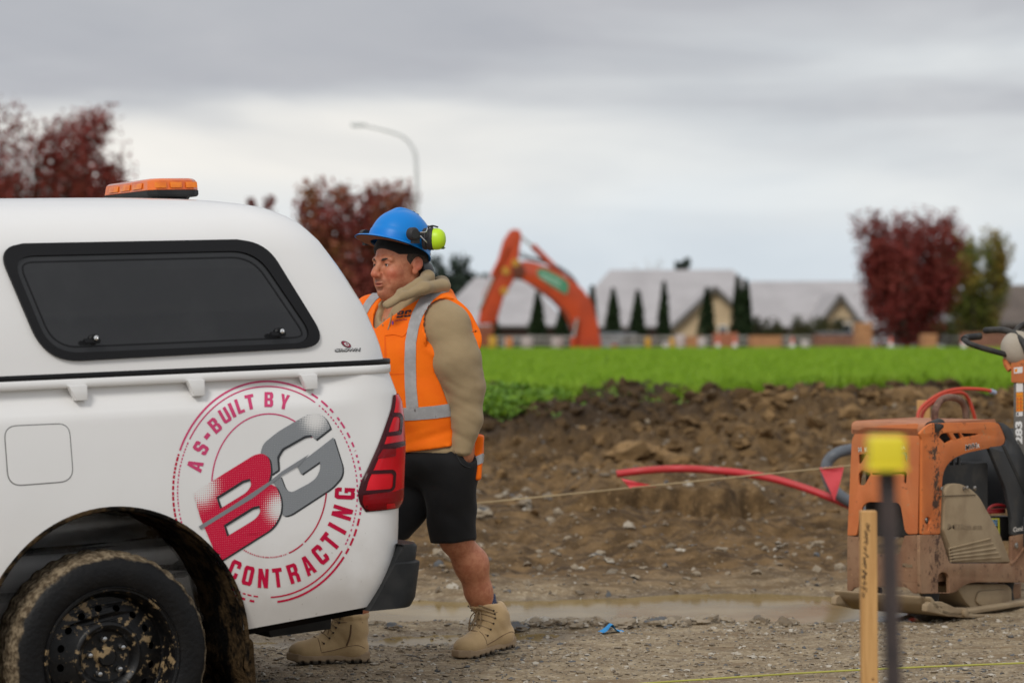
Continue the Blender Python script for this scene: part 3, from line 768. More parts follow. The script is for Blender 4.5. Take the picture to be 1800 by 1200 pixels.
plate('boom_underside_shade', [epx(((1008, 584), (994, 553), (969, 528), (932, 501), (932, 496), (970, 522), (998, 550), (1012, 584)))], .57, em(), M('boom_shade_paint', (.20, .035, .012), .7), bo)  # added darker strip: the shade under the boom, put into the colour
for dy in (-.45, .45):
    c3 = rod('boom_cylinder', (1007, 640), (1008, 592), .12, ORG, dy); rod('piston_rod', (1008, 594), (1014, 560), .065, CHROME, dy, par=c3)
box_obj('upper_body', (1.15, .3, 1.55), (4.2, 2.6, 1.0), ORG, ex, .15)
cb = box_obj('cab', (-.1, -.65, 2.2), (1.3, 1.0, 1.5), DARK, ex, .12); box_obj('cab_window', (-.1, -1.17, 2.35), (1.05, .03, .95), GLASSD, cb, .01)
box_obj('counterweight', (3.0, .3, 1.5), (.9, 2.5, .95), DARK, ex, .2)
for dy in (-1.1, 1.1):
    tk = plate('track', [rounded([(-2, -.5), (2.3, -.5), (2.3, .45), (-2, .45)], .42, 6)], .6, frame((0, dy + .3, .5), (1, 0, 0), (0, 0, 1), (0, -1, 0)), DARK, ex, .04)
    for k in range(5):
        bm = bmesh.new(); b_lathe(bm, [(.2, -.34), (.2, .34)], 12, frame((-1.5 + .82 * k, dy + .3, .35), (1, 0, 0), (0, 0, 1), (0, -1, 0)))
        link_mesh('roller', bm_mesh(bm, 'roller'), DARK, tk, 40)

# parked cars seen end on behind the field ---------------------------------
def car(x, y, zb, rz, col, label):
    o = empty('parked_car', (x, y, zb), rz, label, 'car')
    paint = M('paint_' + label.split()[0], col, .3, coat=.6)
    side = [(-2.1, .25), (2.1, .25), (2.15, .7), (1.2, .92), (.7, 1.42), (-1.3, 1.45), (-2.0, .95)]
    m = frame((0, 0, 0), (1, 0, 0), (0, 0, 1), (0, -1, 0))
    plate('body', [rounded(side, .12, 3)], 1.74, m, paint, o, .07)
    for s in (-1, 1):
        plate('side_window', [rounded([(-1.25, .98), (.95, .98), (.6, 1.34), (-1.15, 1.36)], .06, 3)], .02, frame((0, s * .875, 0), (1, 0, 0), (0, 0, 1), (0, -1, 0)), GLASSD, o)
        box_obj('tail_light', (-2.06, s * .68, .82), (.08, .28, .22), M('tail_red', (.4, .01, .01), .2), o, .02)
        box_obj('headlight', (2.1, s * .62, .66), (.12, .36, .16), M('head_lens', (.7, .72, .75), .1), o, .02)
        for wx in (-1.3, 1.32):
            bm = bmesh.new(); b_lathe(bm, [(.2, -.1), (.31, -.1), (.33, -.06), (.33, .06), (.31, .1), (.2, .1)], 20, frame((wx, s * .8, .33), (1, 0, 0), (0, 0, 1), (0, -s, 0)), True)
            w = link_mesh('wheel', bm_mesh(bm, 'wheel'), M('tyre_far', (.02, .02, .02), .8), o, 40)
            bm = bmesh.new(); b_lathe(bm, [(.205, -.06), (.205, .08), (.05, .1), (0, .1)], 14, frame((wx, s * .8, .33), (1, 0, 0), (0, 0, 1), (0, -s, 0)))
            link_mesh('rim', bm_mesh(bm, 'rim'), M('rim_far', (.4, .4, .42), .3, metal=.8), w, 40)
    box_obj('rear_window', (-1.66, 0, 1.2), (.03, 1.3, .42), GLASSD, o, rot=Euler((0, R(38), 0)).to_matrix())
    box_obj('windscreen', (.97, 0, 1.18), (.03, 1.35, .56), GLASSD, o, rot=Euler((0, R(-45), 0)).to_matrix())
    box_obj('number_plate', (-2.12, 0, .6), (.02, .36, .12), WHITEF, o)
    return o
car(X(1082, 124), 124, .0, R(68), (.10, .105, .115), 'grey car parked just right of the digger boom')
car(X(1466, 128), 128, .05, R(95), (.012, .012, .014), 'black car parked below the small beige gable')
car(X(1600, 131), 131, -.05, R(12), (.4, .41, .42), 'silver car parked under the large red tree')

# fence, barriers and cones along the far edge of the field -----------------
RAIL = M('pale_rail', (.34, .32, .29), .8, (.26, .24, .21), 2)
fo = empty('rail_fence', (0, 121, .5), 0, 'long low pale post and rail fence at the far edge of the field', 'fence')
x = X(840, 121)
post = box_obj('post', (x, 0, .42), (.1, .1, .9), RAIL, fo, .01)
rl = [box_obj('rail', (x + 1.2, -.07, z), (2.38, .03, .13), RAIL, fo) for z in (.22, .48, .74)]
for k in range(1, 18):
    c = post.copy(); COL.objects.link(c); c.parent = fo; c.location.x = 2.4 * k
    if k < 17:
        for r_ in rl:
            c = r_.copy(); COL.objects.link(c); c.parent = fo; c.location.x = 2.4 * k
CONE = M('cone_orange', (.72, .16, .10), .5); 
def cone(px, d, label, h=.75):
    o = empty('traffic_cone', (X(px, d), d, .52), 0, label, 'traffic cone', 'cones at the far edge of the field')
    box_obj('base', (0, 0, .025), (.38, .38, .05), CONE, o, .01)
    bm = bmesh.new(); b_lathe(bm, [(.15, .05), (.035, h), (0, h)], 16); link_mesh('cone', bm_mesh(bm, 'cone'), CONE, o, 40)
    bm = bmesh.new(); r1, r2 = .15 - .115 * .4, .15 - .115 * .65; b_lathe(bm, [(r1 + .006, .05 + (h - .05) * .4), (r2 + .006, .05 + (h - .05) * .65)], 16); link_mesh('reflective_band', bm_mesh(bm, 'reflective_band'), WHITEF, o, 40)
for px, d, lab in ((1566, 103, 'orange cone under the red tree'), (1694, 104, 'orange cone left of the compactor handle'), (1393, 105, 'orange cone by the double cypress'), (1262, 104, 'orange cone left of the stacked timber boxes'), (1292, 106, 'orange cone at the foot of the touching cypresses')):
    cone(px, d, lab)
def drum(px, d, r, h, mat, label):
    o = empty('drum', (X(px, d), d, .5), 0, label, 'drum', 'drums at the far edge of the field')
    bm = bmesh.new(); b_lathe(bm, [(r * .94, 0), (r, .03), (r, h * .32), (r * 1.05, h * .35), (r, h * .38), (r, h * .64), (r * 1.05, h * .67), (r, h * .7), (r, h - .03), (r * .94, h)], 20); link_mesh('shell', bm_mesh(bm, 'shell'), mat, o, 50)
    bm = bmesh.new(); b_lathe(bm, [(r * .9, h), (r * .9, h + .03), (0, h + .03)], 20); link_mesh('lid', bm_mesh(bm, 'lid'), mat, o, 40)
YEL = M('drum_yellow', (.60, .33, .03), .5); WHT = M('drum_white', (.50, .44, .41), .6); OR2 = M('drum_orange', (.65, .24, .07), .5)
for px, d, r, h, m_, lab in ((866, 104, .17, .78, YEL, 'yellow drum just right of the digger bucket'), (895, 106, .15, .72, OR2, 'small orange drum left of the white drums'), (927, 107, .24, .74, WHT, 'left white drum under the digger boom'),
                            (980, 107, .24, .74, WHT, 'white drum just left of the boom foot'), (1171, 105, .16, .55, WHT, 'white drum below the slim cypress'), (1196, 108, .2, .85, WHT, 'white drum beside the beige gable wall'),
                            (1234, 105, .18, .72, WHT, 'white drum below the cypress on the gable'), (1415, 104, .17, .62, WHT, 'white drum right of the orange cone by the bushes'), (1181, 109, .12, .70, YEL, 'thin yellow drum left of the beige gable'), (1139, 110, .13, .72, YEL, 'yellow drum under the second cypress')):
    drum(px, d, r, h, m_, lab)
def crate(px, d, w, h, mat, label, nb=4):
    o = empty('timber_crate', (X(px, d), d, .5), R(6), label, 'crate', 'timber crates at the far edge of the field')
    for k in range(nb): box_obj('board', (0, -.3, h * (k + .5) / nb), (w, .03, h / nb * .88), mat, o, .006)
    for s in (-1, 1): box_obj('corner_post', (s * (w / 2 - .05), -.25, h / 2), (.09, .07, h), mat, o); box_obj('side_panel', (s * (w / 2 - .02), .05, h / 2), (.03, .6, h * .96), mat, o)
    box_obj('back_panel', (0, .36, h / 2), (w, .03, h * .96), mat, o)
TIM = M('orange_timber', (.50, .25, .11), .8, (.40, .19, .085), 3); TIMB = M('brown_timber', (.22, .10, .06), .8, (.28, .13, .08), 3)
crate(1517, 105, .62, 1.35, TIM, 'tall orange timber crate under the left of the red tree', 6); crate(1275, 110, .95, .95, M('rust_crate', (.40, .15, .08), .8), 'rusty orange crate below the touching cypresses'); crate(1345, 109, 1.3, .82, TIM, 'long orange timber crate below the round bush')
crate(1218, 111, .7, .8, TIM, 'orange timber crate in front of the red door'); crate(1466, 110, 1.7, .85, TIMB, 'long red brown crate in front of the black car'); crate(1632, 112, .6, .9, TIM, 'orange crate under the right of the red tree'); crate(1735, 113, 2.2, .95, TIMB, 'wide red brown crate behind the compactor handle')
# ================================================================== white pickup with canopy
UY, UPT, AX = R(30), R(2), .355            # yaw, nose-down rake, axle height
WC = P(200, 1157, 8.73)                    # rear wheel centre, outer face
uR = Vector((math.cos(UY) * math.cos(UPT), math.sin(UY) * math.cos(UPT), math.sin(UPT)))
uI = Vector((-math.sin(UY), math.cos(UY), 0)); uU = uR.cross(uI)
UM = frame(WC - uU * AX, uR, uI, uU)       # local axes: u rearward, v into the car, w up from the ground
UMi = UM.inverted(); U3 = UMi.to_3x3()
ute = empty('pickup_truck', label='white pickup truck with white canopy and round red and grey company emblem', cat='pickup truck')
ute.matrix_world = UM
def uray(px, py):
    return UMi @ Vector((0, 0, CAMZ)), U3 @ Vector(((px - CX) / F, 1, -(py - CY) / F))
def UP(px, py, v):
    c, d = uray(px, py); q = c + d * ((v - c.y) / d.y); return q.x, q.z

# paint with road dirt low on the panels
t = NT('ute_paint'); xyz = t.xyz()
dz = t.math('ADD', xyz[2], t.math('MULTIPLY', t.math('SUBTRACT', t.noise(9, 5), .5), .35))
dirt = t.math('MULTIPLY', t.math('SUBTRACT', 1, t.step(dz, .40, .76)), .42)
sp = t.math('MULTIPLY', t.step(t.noise(70, 3), .69, .74), t.math('SUBTRACT', 1, t.step(dz, .5, 1.0)))
c = t.mix(dirt, (.80, .79, .775), (.36, .31, .25)); c = t.mix(t.math('MULTIPLY', sp, .5), c, (.22, .17, .12))
c = t.mix(t.math('MULTIPLY', t.step(t.noise(2.4, 5), .4, .75), .10), c, (.55, .52, .47))
t.set(col=c, rough=.30, coat=.6, coatr=.06, spec=.4); PAINT = t.m
RUB = M('black_rubber', (.008, .008, .009), .45, spec=.25)
BLKP = M('black_plastic', (.016, .017, .018), .55, (.028, .028, .028), 8, spec=.25, bump=.15, bscale=300)
t = NT('canopy_glass'); t.set(normal=t.bump(t.noise(3, 3), .02, .02), col=t.mix(t.step(t.noise(4, 4), .4, .8), (.016, .0165, .018), (.026, .027, .028)), rough=t.math('ADD', .05, t.math('MULTIPLY', t.step(t.noise(6, 5, .65), .4, .8), .14)), spec=.5); CGL = t.m
GAP = M('panel_gap', (.06, .058, .055), .7)
t = NT('muddy_black'); n1 = t.noise(9, 6, .65); n2 = t.noise(45, 4)
md = t.step(t.math('ADD', n1, t.math('MULTIPLY', n2, .3)), .56, .78)
t.set(col=t.mix(md, (.006, .0055, .005), (.075, .048, .024)), rough=.9, spec=.04, normal=t.bump(t.math('ADD', n1, n2), .7, .03)); MUDB = t.m
UNDER = M('underbody', (.006, .006, .006), .8, (.012, .009, .007), 6, spec=.04)

def loft(name, ws, contour, mat, parent, smooth=50):
    rings = [contour(w) for w in ws]; n = len(rings[0])
    V = np.array([q for r in rings for q in r]); m = len(ws)
    i = np.arange(m * n).reshape(m, n); j = np.roll(i, -1, 1)
    f = np.stack([i[:-1].ravel(), j[:-1].ravel(), j[1:].ravel(), i[1:].ravel()], 1)
    me = mesh_np(name, V, f); bm = bmesh.new(); bm.from_mesh(me); bm.verts.ensure_lookup_table()
    bm.faces.new([bm.verts[k] for k in i[0][::-1]]); bm.faces.new([bm.verts[k] for k in i[-1]])
    bmesh.ops.recalc_face_normals(bm, faces=bm.faces); bm.to_mesh(me); bm.free()
    return link_mesh(name, me, mat, parent, smooth)
def plan(w, vs, ur, r, uf=-.72, nside=64, narc=14, nrear=14, vfun=None):
    "half plan contour mirrored about the car's centre line v=.92"
    r = max(.01, min(r, .9 - vs)); half = []
    for k in range(nside):
        u = uf + (ur - r - uf) * k / nside; half.append((u, vfun(u) if vfun else vs))
    v1 = vfun(ur - r) if vfun else vs
    for k in range(narc):
        a = math.pi / 2 * k / narc; half.append((ur - r + r * math.sin(a), v1 + r - r * math.cos(a)))
    for k in range(nrear):
        v = v1 + r + (.92 - v1 - r) * k / nrear; half.append((ur + .02 * (1 - ((.92 - v) / .92) ** 2), v))
    pts = [(u, v, w) for u, v in half] + [(ur + .02, .92, w)] + [(u, 1.84 - v, w) for u, v in half[::-1]]
    return pts
LIPW = [.40, .50, .70, .90, 1.08, 1.165, 1.20, 1.235, 1.262]
LIPV = [.032, .012, .0, .002, .010, .016, .034, .056, .060]
URW = [.40, .60, .75, 1.0, 1.10, 1.19, 1.235, 1.262]; URU = [1.12, 1.143, 1.152, 1.175, 1.178, 1.172, 1.158, 1.150]
def tub_v(u, w):
    a = np.interp(w, LIPW, LIPV); b = np.interp(w, [.40, .50, .70, 1.0, 1.262], [.032, .012, 0, .006, .034])
    k = float(sstep(.80, 1.02, u)); return a * (1 - k) + b * k
def tub_contour(w):
    ur = np.interp(w, URW, URU)
    base = plan(w, .02, ur, .17, nside=72, vfun=lambda u: tub_v(u, w))
    return [(u, v, wv + (.08 * max(0, u - .45) + .0) * max(0, (.55 - w) / .15)) for u, v, wv in base]
tub = loft('tub', [.40, .43, .47, .51, .56, .61, .66, .71, .76, .81, .86, .91, .96, 1.01, 1.06, 1.1, 1.13, 1.15, 1.17, 1.18, 1.19, 1.2, 1.21, 1.22, 1.23, 1.245, 1.262], tub_contour, PAINT, ute, 40)
CW = [1.311, 1.33, 1.36, 1.40, 1.45, 1.50, 1.55, 1.60, 1.65, 1.70, 1.74, 1.775, 1.805, 1.83, 1.85, 1.868, 1.883, 1.896, 1.906, 1.914, 1.92, 1.924]
CVW = [1.311, 1.40, 1.50, 1.65, 1.74, 1.80, 1.84, 1.87, 1.895, 1.91, 1.92, 1.926]; CVV = [.040, .050, .066, .100, .127, .165, .215, .285, .40, .52, .68, .85]
CUW = [1.311, 1.373, 1.497, 1.626, 1.736, 1.80, 1.84, 1.87, 1.89, 1.905, 1.915, 1.926]; CUU = [1.150, 1.137, 1.092, 1.022, .952, .900, .850, .795, .72, .62, .50, .25]
canopy = loft('canopy', CW, lambda w: plan(w, float(np.interp(w, CVW, CVV)), float(np.interp(w, CUW, CUU)), .22), PAINT, ute, 60)
loft('rail', [1.2622, 1.266, 1.288, 1.2918], lambda w: plan(w, .031 + (.004 if w in (1.2622, 1.2918) else 0), 1.150, .16), PAINT, ute, 50)
loft('seal', [1.292, 1.296, 1.307, 1.3108], lambda w: plan(w, .036 + (.003 if w in (1.292, 1.3108) else 0), 1.152, .16), RUB, ute, 50)

# wheel-arch openings cut out of the tub on both sides
ARC, ARW = .485, .372
arch = [(ARC * math.cos(a) * (1.0 if math.cos(a) > 0 else .97) + .005, ARW + ARC * math.sin(a)) for a in [R(-35 + 250 * k / 60) for k in range(61)]]
arch[0] = (.505, .1); arch[-1] = (-.5, .1)
for v0, v1 in ((-.1, .36), (1.48, 1.95)):
    me = curve_mesh([arch], (v1 - v0) / 2); me.transform(frame((0, (v0 + v1) / 2, 0), (1, 0, 0), (0, 0, 1), (0, -1, 0)))
    bm = bmesh.new(); bm.from_mesh(me); bmesh.ops.remove_doubles(bm, verts=bm.verts, dist=1e-5); bmesh.ops.recalc_face_normals(bm, faces=bm.faces); bm.to_mesh(me); bm.free()
    co = bpy.data.objects.new('cut', me); COL.objects.link(co); co.matrix_world = UM
    bpy.context.view_layer.update()
    md_ = tub.modifiers.new('cut', 'BOOLEAN'); md_.object = co; md_.operation = 'DIFFERENCE'; md_.solver = 'EXACT'
    me2 = bpy.data.meshes.new_from_object(tub.evaluated_get(bpy.context.evaluated_depsgraph_get()))
    tub.modifiers.clear(); old = tub.data; tub.data = me2; bpy.data.objects.remove(co)
shade(tub.data, 32)
def liner(v0, v1, name):
    pts = [(.53, .10), (.515, .2)] + arch[6:-5] + [(-.49, .2)]
    bm = bmesh.new(); rows = []
    for v in np.linspace(v0, v1, 5):
        rows.append([bm.verts.new((q[0] * .982 + .004 * math.sin(k * 1.7 + v * 30), v, q[1] - .010 + .004 * math.sin(k * 2.3))) for k, q in enumerate(pts)])
    for a, b in zip(rows, rows[1:]):
        for k in range(len(pts) - 1): bm.faces.new((a[k], a[k + 1], b[k + 1], b[k]))
    back = [bm.verts.new(v.co) for v in rows[-1]]; bm.faces.new(back)
    return link_mesh(name, bm_mesh(bm, name), MUDB, ute, 60)
liner(.012, .36, 'arch_liner'); liner(1.828, 1.48, 'arch_liner')
for v, s in ((.002, 1), (1.838, -1)):
    tube_obj('arch_lip', [(q[0] * .995, v, q[1] - .003) for q in [(.525, .12), (.51, .2)] + arch[6:-4]], .0085, MUDB, ute, 6)
    plate('mud_flap', [rounded([(.50, .05), (.535, .05), (.525, .36), (.485, .40)], .01, 2)], .27, frame((0, .17 if s > 0 else 1.67, 0), (1, 0, 0), (0, 0, 1), (0, -1, 0)), MUDB, ute)
box_obj('chassis', (.1, .92, .46), (1.7, .9, .2), UNDER, ute, .03)
box_obj('axle', (0, .92, .36), (.16, 1.5, .16), UNDER, ute, .05)
q = [UP(px, py, .30) for px, py in ((432, 1108), (470, 1095), (480, 1121), (587, 1106), (588, 1076), (640, 1060), (640, 1030), (440, 1040))]
plate('tow_frame', [q[1:5] + [UP(588, 1040, .3), UP(470, 1050, .3)]], .28, frame((0, .46, 0), (1, 0, 0), (0, 0, 1), (0, -1, 0)), BLKP, ute, .006)
plate('rear_valance', [[UP(425, 1118, .12), UP(640, 1078, .12), UP(640, 1040, .12), UP(425, 1060, .12)]], .06, frame((0, .16, 0), (1, 0, 0), (0, 0, 1), (0, -1, 0)), UNDER, ute)

# bumper ------------------------------------------------------------
def bump_contour(w):
    uf = float(np.interp(w, [.430, .47, .651], [.955, .985, 1.105])); ur = float(np.interp(w, [.43, .45, .585, .592, .64, .652], [1.150, 1.170, 1.195, 1.182, 1.190, 1.180]))
    return plan(w, -.006 + (.008 if w > .588 else 0), ur, .085, uf, 8, 10, 10)
loft('bumper', [.430, .436, .46, .5, .55, .582, .586, .592, .60, .64, .648, .652], bump_contour, BLKP, ute, 35)

# body surfaces for laying trim and lettering on
def bvh_of(*obs):
    vs, fs = [], []
    for o in obs:
        n = len(vs); vs += [v.co.copy() for v in o.data.vertices]; fs += [[k + n for k in p.vertices] for p in o.data.polygons]
    return BVHTree.FromPolygons(vs, fs)
UB = bvh_of(canopy, tub)
def subdiv(bm, L, it=5):
    for _ in range(it):
        ed = [e for e in bm.edges if e.calc_length() > L]
        if not ed: break
        bmesh.ops.subdivide_edges(bm, edges=ed, cuts=1); bmesh.ops.triangulate(bm, faces=[f for f in bm.faces if len(f.verts) > 3])
def drape_bm(bm, name, mat, parent, off, bvh, ray, skirt=0, smooth=40):
    "lay a mesh given in photo pixels on a built surface"
    bad = []; hits = {}
    for v in bm.verts:
        o, d = ray(v.co.x, v.co.y)
        h, nn, _, _ = bvh.ray_cast(o, d.normalized())
        if h is None: bad.append(v); continue
        if nn.dot(d) > 0: nn = -nn
        v.co = h + nn * off; hits[v] = nn
    if bad: bmesh.ops.delete(bm, geom=bad, context='VERTS')
    if skirt:
        be = [e for e in bm.edges if len(e.link_faces) == 1]; low = {}
        for e in be:
            for v in e.verts:
                if v not in low: low[v] = bm.verts.new(v.co - hits[v] * skirt)
        for e in be:
            a, b = e.verts; bm.faces.new((a, b, low[b], low[a]))
    bmesh.ops.recalc_face_normals(bm, faces=bm.faces)
    return link_mesh(name, bm_mesh(bm, name), mat, parent, smooth)
def drape(name, polys, mat, parent=ute, off=.0015, skirt=0, L=14, bvh=None, ray=uray):
    me = curve_mesh(polys); bm = bmesh.new(); bm.from_mesh(me); bpy.data.meshes.remove(me)
    bmesh.ops.remove_doubles(bm, verts=bm.verts, dist=1e-4); bmesh.ops.triangulate(bm, faces=bm.faces); subdiv(bm, L)
    return drape_bm(bm, name, mat, parent, off, bvh or UB, ray, skirt)
def inset(poly, d):
    n = len(poly); out = []; A = sum(poly[i][0] * poly[(i + 1) % n][1] - poly[(i + 1) % n][0] * poly[i][1] for i in range(n)); s = 1 if A > 0 else -1
    for i in range(n):
        a, p, b = Vector(poly[i - 1]), Vector(poly[i]), Vector(poly[(i + 1) % n])
        n1 = (p - a).normalized(); n2 = (b - p).normalized(); n1 = Vector((-n1.y, n1.x)) * s; n2 = Vector((-n2.y, n2.x)) * s
        nn = (n1 + n2); k = max(1 + n1.dot(n2), .3); q = p + nn * (d / k); out.append((q.x, q.y))
    return out

# canopy side window
wo_ = rounded([(-8, 432), (462, 423), (578, 610), (80, 638)], [46, 48, 52, 64], 9)
wi = rounded([(17, 452), (447, 442), (556, 602), (88, 622)], [42, 44, 44, 52], 9)
win = drape('window_frame', [wo_, wi], RUB, off=.012, skirt=.012, L=26)
gl = drape('window_glass', [rounded([(12, 446), (450, 436), (563, 607), (84, 627)], [42, 44, 44, 52], 9)], CGL, win, off=.0045, L=30)
drape('glass_edge', [inset(wi, 9), inset(wi, 11.5)], RUB, win, off=.0062, L=30)
CHR = M('lock_chrome', (.75, .75, .74), .18, metal=1)
for cx, cy in ((162, 597), (488, 585)):
    h, nn, _, _ = UB.ray_cast(uray(cx, cy)[0], uray(cx, cy)[1].normalized())
    ey = Vector((nn.z, 0, -nn.x)); m = frame(h, (1, 0, 0), Vector((1, 0, 0)).cross(nn) * -1, nn)
    bm = bmesh.new(); b_lathe(bm, [(.017, 0), (.017, .014), (.011, .02), (.011, .034), (0, .034)], 16, m)
    lt = link_mesh('latch', bm_mesh(bm, 'latch'), RUB, win, 40)
    bar = bmesh.new(); b_box(bar, (-.012, -.008, .026), (.062, .017, .012)); bmesh.ops.bevel(bar, geom=bar.edges[:], offset=.004, segments=2, affect='EDGES'); bar.transform(m)
    link_mesh('latch_handle', bm_mesh(bar, 'latch_handle'), RUB, lt, 40)
    bm = bmesh.new(); b_lathe(bm, [(.008, .03), (.008, .040), (.003, .042), (0, .040)], 14, m); link_mesh('lock', bm_mesh(bm, 'lock'), CHR, lt, 40)

# clips that clamp the canopy to the tub rail
for a, b, c_, d_ in ((118, 681, 151, 703), (327, 671, 357, 695), (525, 660, 555, 683)):
    u0, w0 = UP(a, b, .03); u1, w1 = UP(c_, b, .03); wl_ = UP(c_, d_, .03)[1]
    plate('rail_clip', [[(u0, 1.270), (u1, 1.270), (u1, wl_), (u0 + (u1 - u0) * .38, wl_)]], .03, frame((0, .030, 0), (1, 0, 0), (0, 0, 1), (0, -1, 0)), PAINT, ute, .003)

# fuel flap
fo_ = rounded([(6, 748), (122, 743), (130, 846), (14, 855)], [24, 22, 26, 26], 7)
ff_ = drape('fuel_flap', [inset(fo_, 1.6)], PAINT, off=.0022, skirt=.003, L=16)
drape('flap_gap', [fo_, inset(fo_, 2.0)], GAP, ff_, off=.0008, L=16)
for k, (a, b) in enumerate((((-6, 742), (0, 742)),)): pass

# maker's badge on the canopy
BADR = M('badge_red', (.28, .02, .05), .3); BADK = M('badge_black', (.02, .02, .022), .3); BADW = M('badge_silver', (.7, .7, .7), .25)
def ztri(poly, x0, y0, k): return [(x0 + a / k, y0 + b / k) for a, b in poly]
bd = drape('badge', [[(x, y) for x, y in ellipse(608, 605, 9, 4.9)]], BADK, off=.002, L=8)
def rotell(cx, cy, a, b, an, n=24):
    return [(cx + a * math.cos(t_) * math.cos(an) - b * math.sin(t_) * math.sin(an), cy + a * math.cos(t_) * math.sin(an) + b * math.sin(t_) * math.cos(an)) for t_ in [2 * math.pi * k / n for k in range(n)]]
bpy.data.objects.remove(bd)
bd = drape('badge', [rotell(608, 605, 9.6, 4.6, R(28))], BADK, off=.002, L=8)
drape('badge_face', [rotell(608, 605, 8.6, 3.7, R(28))], BADR, bd, off=.0026, L=8)
drape('badge_mark', [rotell(608.5, 605, 4.6, 2.4, R(28)), rotell(609, 605, 2.6, 1.2, R(28))], BADW, bd, off=.0032, L=8)
def drape_text(s, cx, cy, wd, ht, mat, parent, off=.002, slant=0, rot=0, bold=.02, name='lettering', bvh=None, ray=uray, rise=0):
    bm, x0, x1, y0, y1 = text_mesh(s, bold)
    ca, sa = math.cos(rot), math.sin(rot)
    for v in bm.verts:
        a = ((v.co.x - x0) / (x1 - x0) - .5) * wd; b = ((v.co.y - y0) / (y1 - y0) - .5) * ht; a += slant * b
        v.co = Vector((cx + a * ca + b * sa, cy + a * sa * 1 - b * ca, 0))
    bmesh.ops.triangulate(bm, faces=bm.faces); subdiv(bm, 16, 2)
    return drape_bm(bm, name, mat, parent, off, bvh or UB, ray)
drape_text('CROWN', 610.5, 615, 45, 6.2, BADK, bd, .0022, .25, R(-1.5), .06)
drape_text('CROWN', 610, 614.2, 42, 4.2, BADW, bd, .003, .25, R(-1.5), .0)

# company emblem -----------------------------------------------------
def fade_mat(name, col, spots, scale=190.):
    "printed ink that breaks up into a halftone of dots round the given points"
    t = NT(name); x = t.xyz(); f = None
    for (u, w, r0, r1) in spots:
        du = t.math('SUBTRACT', x[0], u); dw = t.math('SUBTRACT', x[2], w)
        d = t.math('SQRT', t.math('ADD', t.math('MULTIPLY', du, du), t.math('MULTIPLY', dw, dw)))
        k = t.math('SUBTRACT', 1, t.step(d, r0, r1)); f = k if f is None else t.math('MAXIMUM', f, k)
    a = t.math('SINE', t.math('MULTIPLY', t.math('ADD', x[0], x[2]), scale * 2.2)); b = t.math('SINE', t.math('MULTIPLY', t.math('SUBTRACT', x[0], x[2]), scale * 2.2))
    dots = t.math('ADD', t.math('MULTIPLY', t.math('MULTIPLY', a, b), .5), .5)
    m = t.step(t.math('SUBTRACT', f, dots), -.16, .16)
    t.set(col=t.mix(m, col, (.76, .75, .735)), rough=.42, spec=.2); return t.m
def z3(p): return [(290 + a / 2.727, 640 + b / 2.727) for a, b in p]
def spot(zx, zy, r0, r1):
    u, w = UP(290 + zx / 2.727, 640 + zy / 2.727, .005); return (u, w, r0, r1)
CRIM = M('emblem_crimson', (.55, .004, .050), .45, (.48, .003, .042), 3, spec=.2)
PINK = M('emblem_pink', (.62, .045, .16), .35)
BCR = fade_mat('emblem_crimson_halftone', (.60, .004, .045), [spot(165, 590, .01, .10), spot(545, 690, .0, .085)])
GRY = fade_mat('emblem_grey_halftone', (.235, .25, .265), [spot(722, 258, .0, .085)], 230)
BLK = M('emblem_black', (.02, .022, .025), .35); SLG = M('emblem_slash', (.22, .23, .245), .35)
em_ = empty('emblem', parent=ute)
outline_m = tub.data
def arcs(cx, cy, a, b, th, spans, mat, name, n=2.2):
    "elliptical line of thickness th drawn over angle spans (degrees)"
    for s, e in spans:
        k = max(3, int(abs(e - s) / n)); A = [R(s + (e - s) * i / k) for i in range(k + 1)]
        bm = bmesh.new(); o_ = [bm.verts.new((cx + (a + th / 2) * math.cos(t_), cy - (b + th / 2) * math.sin(t_), 0)) for t_ in A]; i_ = [bm.verts.new((cx + (a - th / 2) * math.cos(t_), cy - (b - th / 2) * math.sin(t_), 0)) for t_ in A]
        for q in range(k): bm.faces.new((o_[q], o_[q + 1], i_[q + 1], i_[q]))
        yield bm
def ring(name, cx, cy, a, b, th, spans, mat):
    long_ = [s for s in spans if abs(s[1] - s[0]) >= 3]; spans = [s for s in spans if s not in long_]
    for s in long_:
        for bm in arcs(cx, cy, a, b, th, [s], mat, name): drape_bm(bm, name, mat, em_, .0012, UB, uray)
    if not spans: return
    big = bmesh.new()
    for bm in arcs(cx, cy, a, b, th, spans, mat, name):
        me = bm_mesh(bm, 'x'); big.from_mesh(me); bpy.data.meshes.remove(me)
    return drape_bm(big, name, mat, em_, .0012, UB, uray)
rg = random.Random(3)
def broken(s, e, lo, hi, g0, g1):
    out = []; a = s
    while a < e:
        b = a + rg.uniform(lo, hi); out.append((a, min(b, e))); a = b + rg.uniform(g0, g1)
    return out
ring('emblem_ring', 470, 864, 166, 194, 3.4, [(66, 158)] + broken(24, 64, 2, 5, 1, 4) + broken(-12, 22, .8, 2, .6, 2.2), PINK)
ring('emblem_ring', 470, 864, 166, 194, 3.6, broken(160, 196, .8, 2.4, .4, 1.0) + [(-84, -36)] + broken(-34, -14, 3, 6, 1, 2), CRIM)
ring('emblem_ring', 470, 864, 158, 185, 2.3, [(58, 150)] + broken(-30, 56, .7, 1.8, .7, 1.8) + broken(152, 198, .6, 1.5, .5, 1.2), PINK)
ring('emblem_ring', 470, 864, 158, 185, 2.6, [(-88, -34)] + broken(-114, -96, 1.5, 3.4, 1, 2.4), CRIM)
ring('emblem_ring', 470, 864, 166, 194, 4.0, broken(-112, -98, 1.5, 3, 1.5, 3), CRIM)
ring('emblem_ring', 473, 853, 101, 126, 2.3, [(42, 178)], PINK)
ring('emblem_ring', 473, 853, 101, 126, 2.4, [(-52, -4), (-70, -54)] + broken(-118, -72, .7, 1.6, .6, 1.4), CRIM)
